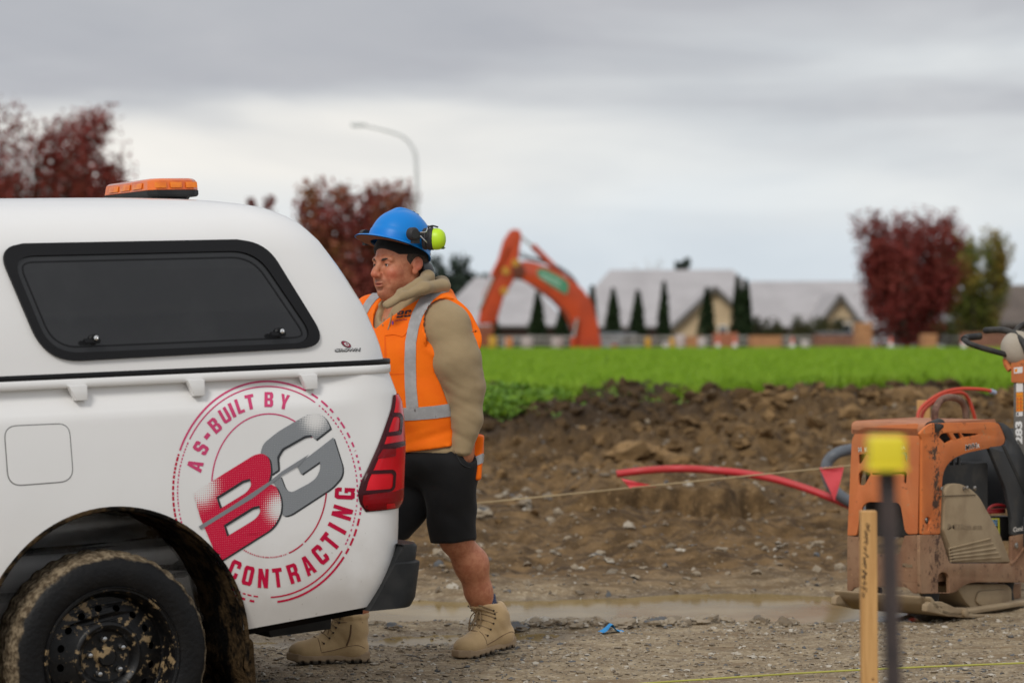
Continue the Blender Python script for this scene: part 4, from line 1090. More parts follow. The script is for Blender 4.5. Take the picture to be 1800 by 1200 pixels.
# heavy block capitals, drawn as outlines in a unit box
OCT = [(0, .14), (.14, 0), (.86, 0), (1, .14), (1, .86), (.86, 1), (.14, 1), (0, .86)]
GLYPH = {
 'A': [[(0, 0), (.30, 1), (.70, 1), (1, 0), (.66, 0), (.61, .2), (.39, .2), (.34, 0)], [(.43, .36), (.57, .36), (.5, .74)]],
 'S': [[(0, .30), (0, .14), (.14, 0), (.86, 0), (1, .14), (1, .46), (.86, .58), (.36, .66), (.36, .8), (.64, .8), (.64, .68), (1, .68), (1, .86), (.86, 1), (.14, 1), (0, .86), (0, .56), (.14, .45), (.64, .36), (.64, .2), (.36, .2), (.36, .30)]],
 'B': [[(0, 0), (.84, 0), (1, .14), (1, .42), (.86, .52), (1, .62), (1, .86), (.84, 1), (0, 1)], [(.36, .18), (.64, .18), (.64, .42), (.36, .42)], [(.36, .6), (.62, .6), (.62, .82), (.36, .82)]],
 'U': [[(0, 1), (0, .14), (.14, 0), (.86, 0), (1, .14), (1, 1), (.65, 1), (.65, .2), (.35, .2), (.35, 1)]],
 'I': [[(0, 0), (1, 0), (1, 1), (0, 1)]], '-': [[(0, 0), (1, 0), (1, 1), (0, 1)]],
 'L': [[(0, 0), (1, 0), (1, .2), (.45, .2), (.45, 1), (0, 1)]],
 'T': [[(0, 1), (0, .79), (.31, .79), (.31, 0), (.69, 0), (.69, .79), (1, .79), (1, 1)]],
 'Y': [[(0, 1), (.32, .4), (.32, 0), (.68, 0), (.68, .4), (1, 1), (.66, 1), (.5, .64), (.34, 1)]],
 'C': [[(0, .14), (.14, 0), (.86, 0), (1, .14), (1, .38), (.65, .38), (.65, .2), (.36, .2), (.36, .8), (.65, .8), (.65, .64), (1, .64), (1, .86), (.86, 1), (.14, 1), (0, .86)]],
 'O': [OCT, [(.36, .2), (.64, .2), (.64, .8), (.36, .8)]],
 'N': [[(0, 0), (.34, 0), (.34, .5), (.62, 0), (1, 0), (1, 1), (.66, 1), (.66, .52), (.38, 1), (0, 1)]],
 'R': [[(0, 0), (.36, 0), (.36, .4), (.5, .4), (.64, .34), (.64, 0), (1, 0), (1, .38), (.88, .5), (1, .6), (1, .86), (.84, 1), (0, 1)], [(.36, .58), (.63, .58), (.63, .82), (.36, .82)]],
 'G': [[(0, .14), (.14, 0), (.6, 0), (.68, .06), (.74, 0), (1, 0), (1, .52), (.54, .52), (.54, .35), (.66, .35), (.66, .2), (.36, .2), (.36, .8), (.65, .8), (.65, .66), (1, .66), (1, .86), (.86, 1), (.14, 1), (0, .86)]]}
def letters(items, cx, cy, a, b, ht, wd, mat, inward):
    for ch, th in items:
        t_ = R(th); x, y = cx + a * math.cos(t_), cy - b * math.sin(t_)
        # letter axes: tangent and normal of the ellipse, in pixels
        nx, ny = math.cos(t_) * a, -math.sin(t_) * b; L = math.hypot(nx * .96, ny); nx, ny = nx / L, ny / L
        if inward: up = (-nx, -ny); rt = (-(-ny), -nx) if False else (ny * -1 * -1, -nx * -1 * -1)
        up = (-nx, -ny) if inward else (nx, ny); rt = (-up[1], up[0])
        w = wd * (.36 if ch == 'I' else .72 if ch == 'L' else .6 if ch == '-' else .98 if ch in 'NAORCG' else .9); h = ht * (.28 if ch == '-' else 1)
        me_ = curve_mesh(GLYPH[ch]); bm = bmesh.new(); bm.from_mesh(me_); bpy.data.meshes.remove(me_); bmesh.ops.remove_doubles(bm, verts=bm.verts, dist=1e-4); bmesh.ops.triangulate(bm, faces=bm.faces); x0, x1, y0, y1 = 0, 1, 0, 1
        for v in bm.verts:
            p = ((v.co.x - x0) / (x1 - x0) - .5) * w; q = ((v.co.y - y0) / (y1 - y0) - .5) * h
            v.co = Vector((x + rt[0] * p * .93 + up[0] * q, y + rt[1] * p + up[1] * q, 0))
        subdiv(bm, 3.5, 5); drape_bm(bm, 'emblem_letter', mat, em_, .0014, UB, uray)
letters([('A', 164.5), ('S', 152.5), ('-', 143.5), ('B', 134.5), ('U', 124.5), ('I', 118.2), ('L', 111.8), ('T', 103.5), ('B', 89), ('Y', 77)], 470, 860, 132, 158, 26, 18.5, PINK, False)
letters([('C', -115.5), ('O', -104.5), ('N', -93.2), ('T', -82.5), ('R', -70.5), ('A', -58.5), ('C', -47), ('T', -35.8), ('I', -25.8), ('N', -15), ('G', -2.5)], 470, 860, 136, 156, 34, 20, CRIM, True)
Bo = rounded([(135, 615), (430, 432), (470, 426), (500, 452), (508, 520), (492, 572), (530, 582), (556, 640), (556, 710), (520, 782), (258, 946), (170, 740)], [4, 30, 22, 26, 30, 8, 22, 30, 40, 40, 4, 4], 6)
Bu = rounded([(245, 636), (372, 556), (405, 548), (414, 578), (392, 612), (262, 692)], [4, 14, 16, 14, 22, 4], 5)
Bl = rounded([(280, 770), (418, 684), (450, 676), (458, 706), (434, 740), (296, 824)], [4, 14, 16, 14, 22, 4], 5)
Gu = rounded([(456, 428), (470, 380), (545, 320), (690, 236), (738, 232), (772, 262), (792, 306), (720, 362), (700, 340), (668, 344), (560, 406), (538, 440), (542, 505), (506, 530), (496, 470)], [10, 30, 30, 20, 26, 20, 4, 4, 12, 14, 30, 26, 4, 4, 20], 5)
Gl = rounded([(512, 560), (552, 535), (576, 598), (606, 614), (690, 570), (726, 544), (744, 500), (742, 466), (652, 528), (628, 480), (690, 440), (806, 350), (852, 496), (846, 540), (800, 592), (600, 722), (562, 730), (556, 650), (540, 596)], [4, 4, 20, 24, 10, 26, 24, 3, 3, 3, 6, 3, 26, 30, 26, 30, 20, 20, 20], 5)
def sh(p, dx, dy): return [(a + dx, b + dy) for a, b in p]
drape('emblem_shadow', [z3(sh(Gu, 9, 6))], BLK, em_, .0010, L=10); drape('emblem_shadow', [z3(sh(Gl, 8, 5))], BLK, em_, .0012, L=10)
drape('emblem_g', [z3(Gu)], GRY, em_, .0016, L=10); drape('emblem_g', [z3(Gl)], GRY, em_, .0018, L=10)
drape('emblem_shadow', [z3(sh(Bo, 9, 5)), z3(Bu), z3(Bl)], BLK, em_, .0021, L=10)
drape('emblem_counter_edge', [z3([(245, 636), (372, 556), (405, 548), (410, 558), (376, 568), (257, 643), (272, 686), (262, 692)])], BLK, em_, .0030, L=10)
drape('emblem_counter_edge', [z3([(280, 770), (418, 684), (450, 676), (455, 687), (422, 696), (292, 777), (306, 818), (296, 824)])], BLK, em_, .0030, L=10)
drape('emblem_counter_edge', [z3([(536, 445), (560, 404), (668, 343), (700, 339), (704, 348), (672, 354), (568, 412), (546, 450), (550, 500), (542, 505)])], BLK, em_, .0030, L=10)
drape('emblem_b', [z3(Bo), z3(Bu), z3(Bl)], BCR, em_, .0026, L=10)
drape('emblem_slash', [z3([(160, 776), (300, 690), (500, 560), (560, 512), (690, 430), (640, 486), (560, 532), (420, 640), (300, 712), (170, 792)])], SLG, em_, .0034, L=10)

# tail light wrapped round the corner ------------------------------------
TLK = [(702, 694), (694, 716), (680, 744), (662, 783), (645, 820), (632, 845), (626, 866), (629, 884), (640, 899)]
TLw = [UP(px, py, .012)[1] for px, py in TLK][::-1]; TLu = [UP(px, py, .012)[0] for px, py in TLK][::-1]
def contour_at(w, s):
    "point and normal of the tub plan contour at distance s past the start of the corner (negative: along the side)"
    ur = float(np.interp(w, URW, URU)); r = .17; v1 = tub_v(ur - r, w); L = r * math.pi / 2
    if s < 0: u = ur - r + s; return Vector((u, tub_v(u, w), w)), Vector((0, -1, 0))
    if s < L: a = s / r; return Vector((ur - r + r * math.sin(a), v1 + r - r * math.cos(a), w)), Vector((math.sin(a), -math.cos(a), 0))
    return Vector((ur, v1 + r + s - L, w)), Vector((1, 0, 0))
bm = bmesh.new(); rows = []
wsx = np.linspace(TLw[0], TLw[-1], 30)
for w in wsx:
    ul = float(np.interp(w, TLw, TLu)); ur = float(np.interp(w, URW, URU)); s0 = ul - (ur - .17)
    if s0 > 0: s0 = .17 * math.asin(min(1, s0 / .17))
    s1 = .17 * math.pi / 2 - .03; row = []
    for k in range(25):
        s = s0 + (s1 - s0) * k / 24; p, nn = contour_at(w, s)
        e = min((s - s0), (s1 - s), w - wsx[0], (wsx[-1] - w) + .004); h = .003 + .013 * min(1, max(e, 0) / .03) ** .55
        row.append(bm.verts.new(p + nn * h))
    rows.append(row)
for a, b in zip(rows, rows[1:]):
    for k in range(24): bm.faces.new((a[k], a[k + 1], b[k + 1], b[k]))
bmesh.ops.recalc_face_normals(bm, faces=bm.faces)
TRED = NT('tail_red_lens'); TRED.set(col=TRED.mix(TRED.step(TRED.noise(6, 2), .4, .65), (.62, .002, .010), (.78, .008, .02)), rough=.16, spec=.3); TRED = TRED.m
TDK = M('tail_dark_red', (.045, .003, .006), .25, spec=.25); TMID = M('tail_mid_red', (.24, .002, .006), .2, spec=.25)
tl = link_mesh('tail_light', bm_mesh(bm, 'tail_light'), TRED, ute, 60)
TB = bvh_of(tl)
tl.data.materials.append(TDK)
for k_, p_ in enumerate(tl.data.polygons):
    r_, c_ = divmod(k_, 24)
    if c_ < 2 or r_ < 1: p_.material_index = 1
def z6(p): return [(600 + a / 4.2875, 640 + b / 4.2875) for a, b in p]
def tlp(name, p, mat, r=0, off=.0016, holes=()):
    return drape(name, [z6(rounded(p, r, 4) if r else p)] + [z6(rounded(h, r, 4)) for h in holes], mat, tl, off, L=7, bvh=TB)
0 and tlp('lens_border', [(424, 236), (440, 246), (400, 345), (318, 560), (250, 720), (175, 872), (150, 940), (165, 1030), (195, 1100), (165, 1096), (118, 1030), (106, 965), (140, 858), (230, 690), (330, 440)], TDK)
tlp('light_bar', [(352, 362), (448, 366), (466, 400), (452, 530), (332, 545)], TDK, 14, .0018, [[(392, 396), (430, 394), (442, 412), (434, 500), (352, 512)]])
tlp('light_bar', [(195, 800), (392, 792), (412, 815), (404, 930), (380, 958), (160, 985), (150, 930)], TDK, 20, .0018, [[(200, 828), (376, 820), (390, 832), (384, 922), (368, 938), (170, 952), (166, 910)]])
tlp('reflector', [(300, 606), (480, 576), (482, 610), (440, 625), (412, 632), (408, 690), (262, 712), (240, 730)], TDK, 4, .0014)
tlp('reflector', [(312, 640), (410, 634), (405, 690), (270, 708)], TMID, 4, .0024)
tlp('lower_lens', [(165, 985), (400, 958), (470, 930), (466, 1020), (440, 1070), (420, 1085), (190, 1105), (160, 1040)], TMID, 8, .0010)
tlp('reverse_lens', [(340, 1050), (400, 1044), (408, 1078), (338, 1088)], TRED, 5, .0022)

# amber light bar on the roof ------------------------------------------------
t = NT('amber_lens'); x = t.xyz()
t.set(col=t.mix(t.step(t.noise(16, 3), .4, .7), (.78, .16, .012), (.62, .10, .008)), rough=.12, spec=.5, coat=.5); AMB = t.m
AMBI = M('amber_inner', (.84, .22, .014), .25, (.72, .15, .01), 20)
c, dd = uray(265, 349); k = (1.921 - c.z) / dd.z; corner = c + dd * k
lw, ll = .205, .50
lb = empty('light_bar', (corner.x + lw / 2, corner.y + ll / 2, 1.918), 0, parent=ute)
def lb_poly(gx, gy, ch): x, y = lw / 2 + gx, ll / 2 + gy; return [(-x + ch, -y), (x - ch, -y), (x, -y + ch), (x, y - ch), (x - ch, y), (-x + ch, y), (-x, y - ch), (-x, -y + ch)]
def prism(name, secs, mat, par, smooth=30, bev=0):
    bm = bmesh.new(); rr = [[bm.verts.new((a, b, z)) for a, b in p] for p, z in secs]
    for a, b in zip(rr, rr[1:]):
        for k in range(len(a)): bm.faces.new((a[k], a[(k + 1) % len(a)], b[(k + 1) % len(a)], b[k]))
    bm.faces.new(rr[0][::-1]); bm.faces.new(rr[-1])
    if bev: bmesh.ops.bevel(bm, geom=bm.edges[:], offset=bev, segments=2, affect='EDGES')
    return link_mesh(name, bm_mesh(bm, name), mat, par, smooth)
prism('foot', [(lb_poly(-.03, -.04, .02), 0), (lb_poly(-.025, -.03, .02), .012)], RUB, lb)
prism('base', [(lb_poly(-.006, -.006, .028), .010), (lb_poly(0, 0, .03), .016), (lb_poly(0, 0, .03), .034)], BLKP, lb, bev=.002)
le = prism('lens', [(lb_poly(-.001, -.001, .03), .0345), (lb_poly(-.006, -.008, .03), .070), (lb_poly(-.016, -.018, .026), .078), (lb_poly(-.05, -.05, .02), .080)], AMB, lb, bev=.002)
for k in range(3):
    box_obj('reflector', (-.062 + .062 * k, -ll / 2 + .0005, .053), (.046, .004, .022), AMBI, le, .002, rot=Euler((R(-12), 0, 0)).to_matrix())
for k in range(3):
    box_obj('reflector', (-lw / 2 + .0005, -.12 + .12 * k, .053), (.004, .09, .022), AMBI, le, .002, rot=Euler((0, R(10), 0)).to_matrix())
tube_obj('cable', smooth_path([(-.09, .1, .01), (-.14, .12, .012), (-.2, .2, .008), (-.35, .28, .004)], 5), .004, RUB, lb, 6)

# wheels --------------------------------------------------------------------
t = NT('tyre'); x = t.xyz(); rad = t.math('SQRT', t.math('ADD', t.math('MULTIPLY', x[0], x[0]), t.math('MULTIPLY', x[1], x[1])))
n1 = t.noise(14, 5, .6); n2 = t.noise(60, 4)
mud = t.step(t.math('ADD', rad, t.math('MULTIPLY', t.math('SUBTRACT', n1, .5), .045)), .328, .339)
mudc = t.mix(t.step(n2, .35, .68), (.085, .060, .036), (.27, .21, .135))
c = t.mix(t.math('MULTIPLY', t.step(n1, .4, .85), .35), (.0055, .0055, .006), (.022, .019, .016))
t.set(col=t.mix(mud, c, mudc), spec=.22, rough=t.mix(mud, (.5, .5, .5), (.9, .9, .9)), normal=t.bump(n2, .5, .006)); TYRE = t.m
t = NT('steel_rim'); n1 = t.noise(21, 4, .7); n2 = t.noise(45, 4, .6)
ch = t.step(t.math('ADD', n1, t.math('MULTIPLY', n2, .5)), .83, .90)
t.set(col=t.mix(ch, t.mix(t.step(n2, .4, .7), (.004, .004, .0045), (.010, .009, .0085)), (.27, .19, .10)), rough=.40, spec=.3, normal=t.bump(n2, .35, .004)); RIM = t.m
NUT = M('wheel_nut', (.5, .5, .5), .25, metal=1)
def wheel(u, v, s):
    "wheel at axle position; s=+1 outer face towards -v"
    o = empty('wheel', (u, v, AX), parent=ute); m = frame((0, 0, 0), (1, 0, 0), (0, 0, 1), (0, -s, 0))
    o.matrix_local = Matrix.Translation((u, v, AX)) @ m
    bm = bmesh.new(); n = 144; rt, wd = AX, .225
    prof = [(.232, -.012), (.245, -.004), (.27, .004), (.30, .004), (.325, -.004), (.338, -.014), (.347, -.028), (.353, -.05), (.355, -.075), (.348, -.078), (.348, -.085), (.3555, -.088), (.3555, -.112), (.348, -.115), (.348, -.122), (.3555, -.125), (.3555, -.15), (.348, -.153), (.348, -.16), (.355, -.163), (.352, -.19), (.342, -.208), (.32, -.222), (.28, -.226), (.232, -.21)]
    b_lathe(bm, prof, n, cap=False)
    for v_ in bm.verts:
        r_ = math.hypot(v_.co.x, v_.co.y)
        if r_ > .3465:
            a = math.atan2(v_.co.y, v_.co.x); kk = int((a / (2 * math.pi) + .5) * n + .5)
            zone = v_.co.z > -.08; off = 0 if zone else 2
            if (kk + off) % 4 >= 2: v_.co.x *= 1 - .0065 / r_; v_.co.y *= 1 - .0065 / r_
    ty = link_mesh('tyre', bm_mesh(bm, 'tyre'), TYRE, o, 30)
    bm = bmesh.new(); b_lathe(bm, [(.236, .001), (.240, -.006), (.236, -.012), (.226, -.012), (.217, -.030), (.214, -.075), (.205, -.088), (.197, -.090)], 64, cap=False)
    rm = link_mesh('rim', bm_mesh(bm, 'rim'), RIM, o, 50)
    holes = []
    for k in range(16):
        a = 2 * math.pi * k / 16; ca, sa = math.cos(a), math.sin(a)
        holes.append([(ca * (.164 + .011 * math.cos(q)) - sa * .0135 * math.sin(q), sa * (.164 + .011 * math.cos(q)) + ca * .0135 * math.sin(q)) for q in [2 * math.pi * i / 12 for i in range(12)]])
    me = curve_mesh([ellipse(0, 0, .199, .199, 64), ellipse(0, 0, .118, .118, 48)] + holes, .002)
    for v_ in me.vertices:
        r_ = math.hypot(v_.co.x, v_.co.y); v_.co.z += -.082 + .030 * (1 - max(0, min(1, (r_ - .118) / .078))) ** 1.0
    me.materials.clear(); link_mesh('disc', me, RIM, rm, 40)
    bm = bmesh.new(); b_lathe(bm, cap=False, n=48, prof=[(.121, -.052), (.116, -.046), (.108, -.044), (.098, -.050), (.088, -.066), (.084, -.074), (.070, -.076), (.035, -.076), (.033, -.060), (.028, -.054), (.0, -.052)])
    link_mesh('hub', bm_mesh(bm, 'hub'), RIM, rm, 40)
    for k in range(5):
        a = math.pi / 2 + 2 * math.pi * k / 5; bm = bmesh.new()
        b_lathe(bm, [(.0125, -.078), (.0125, -.062), (.011, -.060), (.0075, -.052), (0, -.049)], 8, Matrix.Translation((.062 * math.cos(a), .062 * math.sin(a), 0)))
        link_mesh('wheel_nut', bm_mesh(bm, 'wheel_nut'), NUT, rm, 40)
    bm = bmesh.new(); b_lathe(bm, [(.19, -.12), (.19, -.15), (0, -.15)], 32); link_mesh('brake_drum', bm_mesh(bm, 'brake_drum'), UNDER, o, 40)
    ro = R(8); o.matrix_local = o.matrix_local @ Matrix.Rotation(ro, 4, 'Z')
    return o
wheel(0, .0, 1); wheel(0, 1.84, -1); wheel(-3.085, .02, 1); wheel(-3.085, 1.82, -1)
bm_ = M('balance_weight', (.35, .37, .34), .4)

# cab and bonnet ahead of the tub (left of the frame) ---------------------------
mside = frame((0, .92, 0), (1, 0, 0), (0, 0, 1), (0, -1, 0))
cab = plate('cab', [rounded([(-.75, .42), (-.75, 1.26), (-.80, 1.28), (-.92, 1.70), (-1.12, 1.76), (-1.85, 1.755), (-2.62, 1.25), (-3.68, 1.10), (-3.95, .95), (-3.98, .5), (-3.60, .42), (-3.58, .62), (-3.42, .82), (-3.085, .87), (-2.75, .82), (-2.58, .6), (-2.56, .40)], .06, 4)], 1.78, mside, PAINT, ute, .07)
for v, s in ((.022, 1), (1.818, -1)):
    fm = frame((0, v, 0), (1, 0, 0), (0, 0, 1), (0, -1, 0))
    plate('cab_window', [rounded([(-.98, 1.27), (-1.0, 1.62), (-1.75, 1.64), (-2.30, 1.27)], .04, 3)], .01, fm, CGL, cab)
    dr = plate('door', [rounded([(-1.05, .5), (-1.05, 1.24), (-2.32, 1.24), (-2.32, .5)], .06, 3)], .012, fm, PAINT, cab)
    box_obj('handle', (-1.2, v - s * .015, 1.08), (.18, .03, .035), BLKP, dr, .008)
    box_obj('mirror', (-2.18, v - s * .12, 1.30), (.12, .2, .16), BLKP, cab, .03)
    box_obj('headlight', (-3.86, v + s * .24, .95), (.22, .42, .16), M('head_lens', (.7, .72, .75), .1), cab, .03)
box_obj('grille', (-3.985, .92, .80), (.05, 1.0, .3), BLKP, cab, .02); box_obj('front_bumper', (-3.97, .92, .52), (.16, 1.74, .22), PAINT, cab, .05)
box_obj('windscreen', (-2.26, .92, 1.52), (.012, 1.44, .86), CGL, cab, rot=Euler((0, R(-57), 0)).to_matrix())
# rear of the canopy and tub
box_obj('rear_window', (1.055, .92, 1.54), (.02, 1.1, .30), CGL, ute, .008, rot=Euler((0, R(-26), 0)).to_matrix())
tg = box_obj('tailgate', (1.185, .92, .96), (.06, 1.36, .5), PAINT, ute, .02); box_obj('handle', (1.222, .92, 1.1), (.02, .26, .07), BLKP, tg, .008)
box_obj('number_plate', (1.262, .92, .55), (.01, .36, .12), BADW, ute)
# ================================================================== worker
def surface_nets(fn, lo, hi, h):
    lo = np.array(lo, float); hi = np.array(hi, float); n = np.ceil((hi - lo) / h).astype(int) + 1
    ax = [lo[i] + h * np.arange(n[i]) for i in range(3)]
    Vv = np.empty(n, np.float32)
    for i0 in range(0, n[0], 24):                # slabs keep memory small
        x, y, z = np.meshgrid(ax[0][i0:i0 + 24], ax[1], ax[2], indexing='ij')
        Vv[i0:i0 + 24] = fn(np.stack([x, y, z], -1).reshape(-1, 3)).reshape(x.shape)
    s = Vv < 0
    cnt = sum(s[a:n[0] - 1 + a, b:n[1] - 1 + b, c:n[2] - 1 + c].astype(np.int8) for a in (0, 1) for b in (0, 1) for c in (0, 1))
    cells = np.argwhere((cnt > 0) & (cnt < 8)); m = len(cells)
    idx = -np.ones(n - 1, np.int64); idx[tuple(cells.T)] = np.arange(m)
    acc = np.zeros((m, 3)); k = np.zeros(m)
    cor = [(a, b, c) for a in (0, 1) for b in (0, 1) for c in (0, 1)]
    cv = {c: Vv[cells[:, 0] + c[0], cells[:, 1] + c[1], cells[:, 2] + c[2]] for c in cor}
    for A in cor:
        for d in range(3):
            if A[d]: continue
            B = list(A); B[d] = 1; B = tuple(B); va, vb = cv[A], cv[B]; cr_ = (va < 0) != (vb < 0)
            t_ = np.where(cr_, va / np.where(va == vb, 1, va - vb), 0)
            p = np.array(A, float)[None] + t_[:, None] * (np.array(B, float) - np.array(A, float))[None]
            acc += p * cr_[:, None]; k += cr_
    V = lo + h * (cells + acc / k[:, None])
    F_ = []
    for d in range(3):
        o1, o2 = [(1, 2), (2, 0), (0, 1)][d]
        sl = [slice(None)] * 3; sl[d] = slice(0, n[d] - 1); a = s[tuple(sl)]
        sl[d] = slice(1, n[d]); b = s[tuple(sl)]
        e = np.argwhere(a != b); e = e[(e[:, o1] > 0) & (e[:, o2] > 0) & (e[:, o1] < n[o1] - 1) & (e[:, o2] < n[o2] - 1)]
        q = []
        for x, y in ((-1, -1), (0, -1), (0, 0), (-1, 0)):
            c = e.copy(); c[:, o1] += x; c[:, o2] += y; q.append(idx[tuple(c.T)])
        q = np.stack(q, 1); fl = ~a[tuple(e.T)]; q[fl] = q[fl][:, ::-1]; F_.append(q[(q >= 0).all(1)])
    return V, np.concatenate(F_)
def relax(V, Fq, it=2, lam=.5):
    e = np.concatenate([Fq[:, [0, 1]], Fq[:, [1, 2]], Fq[:, [2, 3]], Fq[:, [3, 0]]]); e = np.concatenate([e, e[:, ::-1]])
    for _ in range(it):
        for l in (lam, -lam * 1.03):
            s = np.zeros_like(V); np.add.at(s, e[:, 0], V[e[:, 1]]); c = np.bincount(e[:, 0], minlength=len(V))[:, None]
            V = V + l * (s / np.maximum(c, 1) - V)
    return V
def sdf_mesh(name, fn, lo, hi, h, mat, parent, it=3):
    V, Fq = surface_nets(fn, lo, hi, h); V = relax(V, Fq, it)
    return link_mesh(name, mesh_np(name, V, Fq), mat, parent, 180)
def smin(a, b, k):
    h = np.clip(.5 + .5 * (b - a) / k, 0, 1); return b + (a - b) * h - k * h * (1 - h)
def smax(a, b, k): return -smin(-a, -b, k)
def ell(Pn, c, r, B=None):
    q = Pn - np.array(c, float)
    if B is not None: q = q @ B
    r = np.array(r, float); k0 = np.sqrt(((q / r) ** 2).sum(1)); k1 = np.sqrt(((q / r ** 2) ** 2).sum(1))
    return k0 * (k0 - 1) / np.maximum(k1, 1e-6)
def capl(Pn, a, b, ra, rb, ax=None, sq=1.0):
    "tapered capsule; sq squeezes the distance along ax (flat sections)"
    a = np.array(a, float); b = np.array(b, float); ab = b - a; q = Pn - a
    t_ = np.clip(q @ ab / (ab @ ab), 0, 1); d = q - t_[:, None] * ab
    if ax is not None:
        ax = np.array(ax, float); k = d @ ax; d = d + (k * (1 / sq - 1))[:, None] * ax
    return np.sqrt((d ** 2).sum(1)) - (ra + (rb - ra) * t_)
def chain(Pn, pts, rs, k=.02, **kw):
    r = None
    for i in range(len(pts) - 1):
        d = capl(Pn, pts[i], pts[i + 1], rs[i], rs[i + 1], **kw); r = d if r is None else smin(r, d, k)
    return r
def boxs(Pn, c, hs, B=None, rd=.01):
    q = Pn - np.array(c, float)
    if B is not None: q = q @ B
    q = np.abs(q) - (np.array(hs) - rd); return np.sqrt((np.maximum(q, 0) ** 2).sum(1)) + np.minimum(q.max(1), 0) - rd

MD = 10.65; MS = F / MD; MO = Vector((X(750, MD), MD, 0)); MGZ = CAMZ - (1156 - CY) / MS
def mp_(px, py, y=0.0):
    "figure-space point that shows at photo pixel (px, py), y metres farther than the figure's own distance"
    k = (MD + y) / MD
    return np.array([(px - CX) / MS * k - MO.x, y, CAMZ - (py - CY) / MS * k])
man = empty('person', (MO.x, MO.y, 0), 0, 'person in blue hard hat and orange reflective vest walking past the pickup with hands down', 'person')
man['label'] = 'person in blue hard hat, orange vest, black shorts and tan boots walking behind the pickup'
def mray(px, py):
    return Vector((0, 0, CAMZ)) - MO, Vector(((px - CX) / F, 1, -(py - CY) / F))
def basis(yaw, pitch=0, roll=0):
    "columns: forward, left, up.  yaw 0 faces image left, positive turns towards the camera"
    a = R(yaw); f = Vector((-math.cos(a), -math.sin(a), 0)); l = Vector((math.sin(a), -math.cos(a), 0))
    m = Matrix((f, l, Vector((0, 0, 1)))).transposed()
    m = m @ Matrix.Rotation(-R(pitch), 3, 'Y') @ Matrix.Rotation(R(roll), 3, 'X')
    return np.array(m)
TB_ = basis(48); ft, lt = TB_[:, 0], TB_[:, 1]
HB = basis(43, 0, 0); hx_, hl, hu = HB[:, 0], HB[:, 1], HB[:, 2]
# key points
HC = mp_(702, 462, .0) + np.array([0, .01, 0])
Lsh, Lel, Lwr = mp_(788, 575, -.13), mp_(818, 682, -.14), mp_(818, 794, -.150)
Lmid = mp_(801, 632, -.14)
Rsh, Rel, Rwr = mp_(658, 562, .15), mp_(650, 690, .16), mp_(640, 790, .10)
chestC, bellyC, hipC = mp_(720, 628, 0), mp_(744, 715, .0), mp_(764, 800, .0)
Lhip, Lkn, Lan = mp_(790, 835, -.07), mp_(800, 945, -.02), mp_(852, 1072, .10)
Rhip, Rkn, Ran = mp_(742, 835, .08), mp_(652, 948, -.04), mp_(617, 1095, -.13)

# --- head (metres in head axes: forward, left, up) -------------------------------
HS = np.array([1.16, 1.15, 1.155])
def head_sdf(Pn, full=True):
    q = (Pn - HC) @ HB / HS; m_ = 1.18
    d = ell(q, (-.012, 0, .03), (.098, .080, .088))
    d = smin(d, ell(q, (.028, 0, -.035), (.066, .064, .082)), .03)
    d = smin(d, ell(q, (.022, 0, -.080), (.062, .054, .044)), .025)      # heavy jaw
    d = smin(d, ell(q, (.066, 0, -.108), (.024, .028, .019)), .022)      # chin
    d = smin(d, ell(q, (.022, 0, -.120), (.044, .042, .020)), .025)       # under the chin
    for s in (1, -1):
        d = smin(d, ell(q, (.062, s * .040, -.036), (.026, .024, .022)), .018)   # cheekbone
        d = smin(d, ell(q, (.050, s * .034, -.070), (.028, .021, .023)), .02)    # cheek
        d = smin(d, capl(q, (.088, s * .014, .012), (.076, s * .046, .010), .009, .008), .012)  # brow
        d = smax(d, -ell(q, (.096, s * .031, -.008), (.016, .017, .0105)), .009)  # eye socket
        d = smin(d, ell(q, (.074, s * .031, -.0055), (.0155, .0155, .0145)), .003)  # lids round the eyeball
        d = smax(d, -ell(q, (.0890, s * .031, -.0085), (.006, .0120, .0015)), .002)   # narrow eye slit
    d = smin(d, capl(q, (.088, 0, .004), (.112, 0, -.038), .0085, .0125), .010)   # nose
    d = smin(d, ell(q, (.112, 0, -.042), (.014, .0135, .012)), .008)
    for s in (1, -1):
        d = smin(d, ell(q, (.100, s * .0145, -.045), (.012, .0085, .009)), .006)
        d = smax(d, -ell(q, (.108, s * .007, -.0545), (.006, .0036, .003)), .003)
        d = smax(d, -capl(q, (.098, s * .024, -.046), (.084, s * .037, -.078), .0035, .0025), .012)  # fold beside the mouth
    d = smin(d, ell(q, (.084, 0, -.064), (.014, .026, .016)), .014)         # mouth mound
    d = smin(d, ell(q, (.0965, 0, -.0715), (.0075, .019, .0042)), .005); d = smin(d, ell(q, (.0955, 0, -.0825), (.0078, .018, .0050)), .005)
    d = smax(d, -ell(q, (.1045, 0, -.0768), (.011, .023, .0018)), .003)
    d = smax(d, -ell(q, (.092, 0, -.093), (.006, .016, .004)), .008)
    ear = smin(ell(q, (-.012, .084, -.004), (.020, .0085, .025), basis_ear), ell(q, (-.004, .080, -.030), (.011, .007, .013), basis_ear), .006)
    ear = smax(ear, -ell(q, (-.007, .093, -.006), (.0105, .0065, .0165), basis_ear), .003)
    ear2 = boxs(q * np.array([1, -1, 1]), (-.010, .083, -.012), (.017, .0075, .030), basis_ear, .006)
    d = smin(d, ear, .006); d = smin(d, ear2, .006)
    return d * m_
_e = Matrix.Rotation(R(-14), 3, 'Y') @ Matrix.Rotation(R(-20), 3, 'Z'); basis_ear = np.array(_e)
def hp(a, b, c): return HC + HB @ (np.array([a, b, c]) * HS)
neck0, neck1 = hp(-.022, 0, -.075), mp_(722, 545, .02)
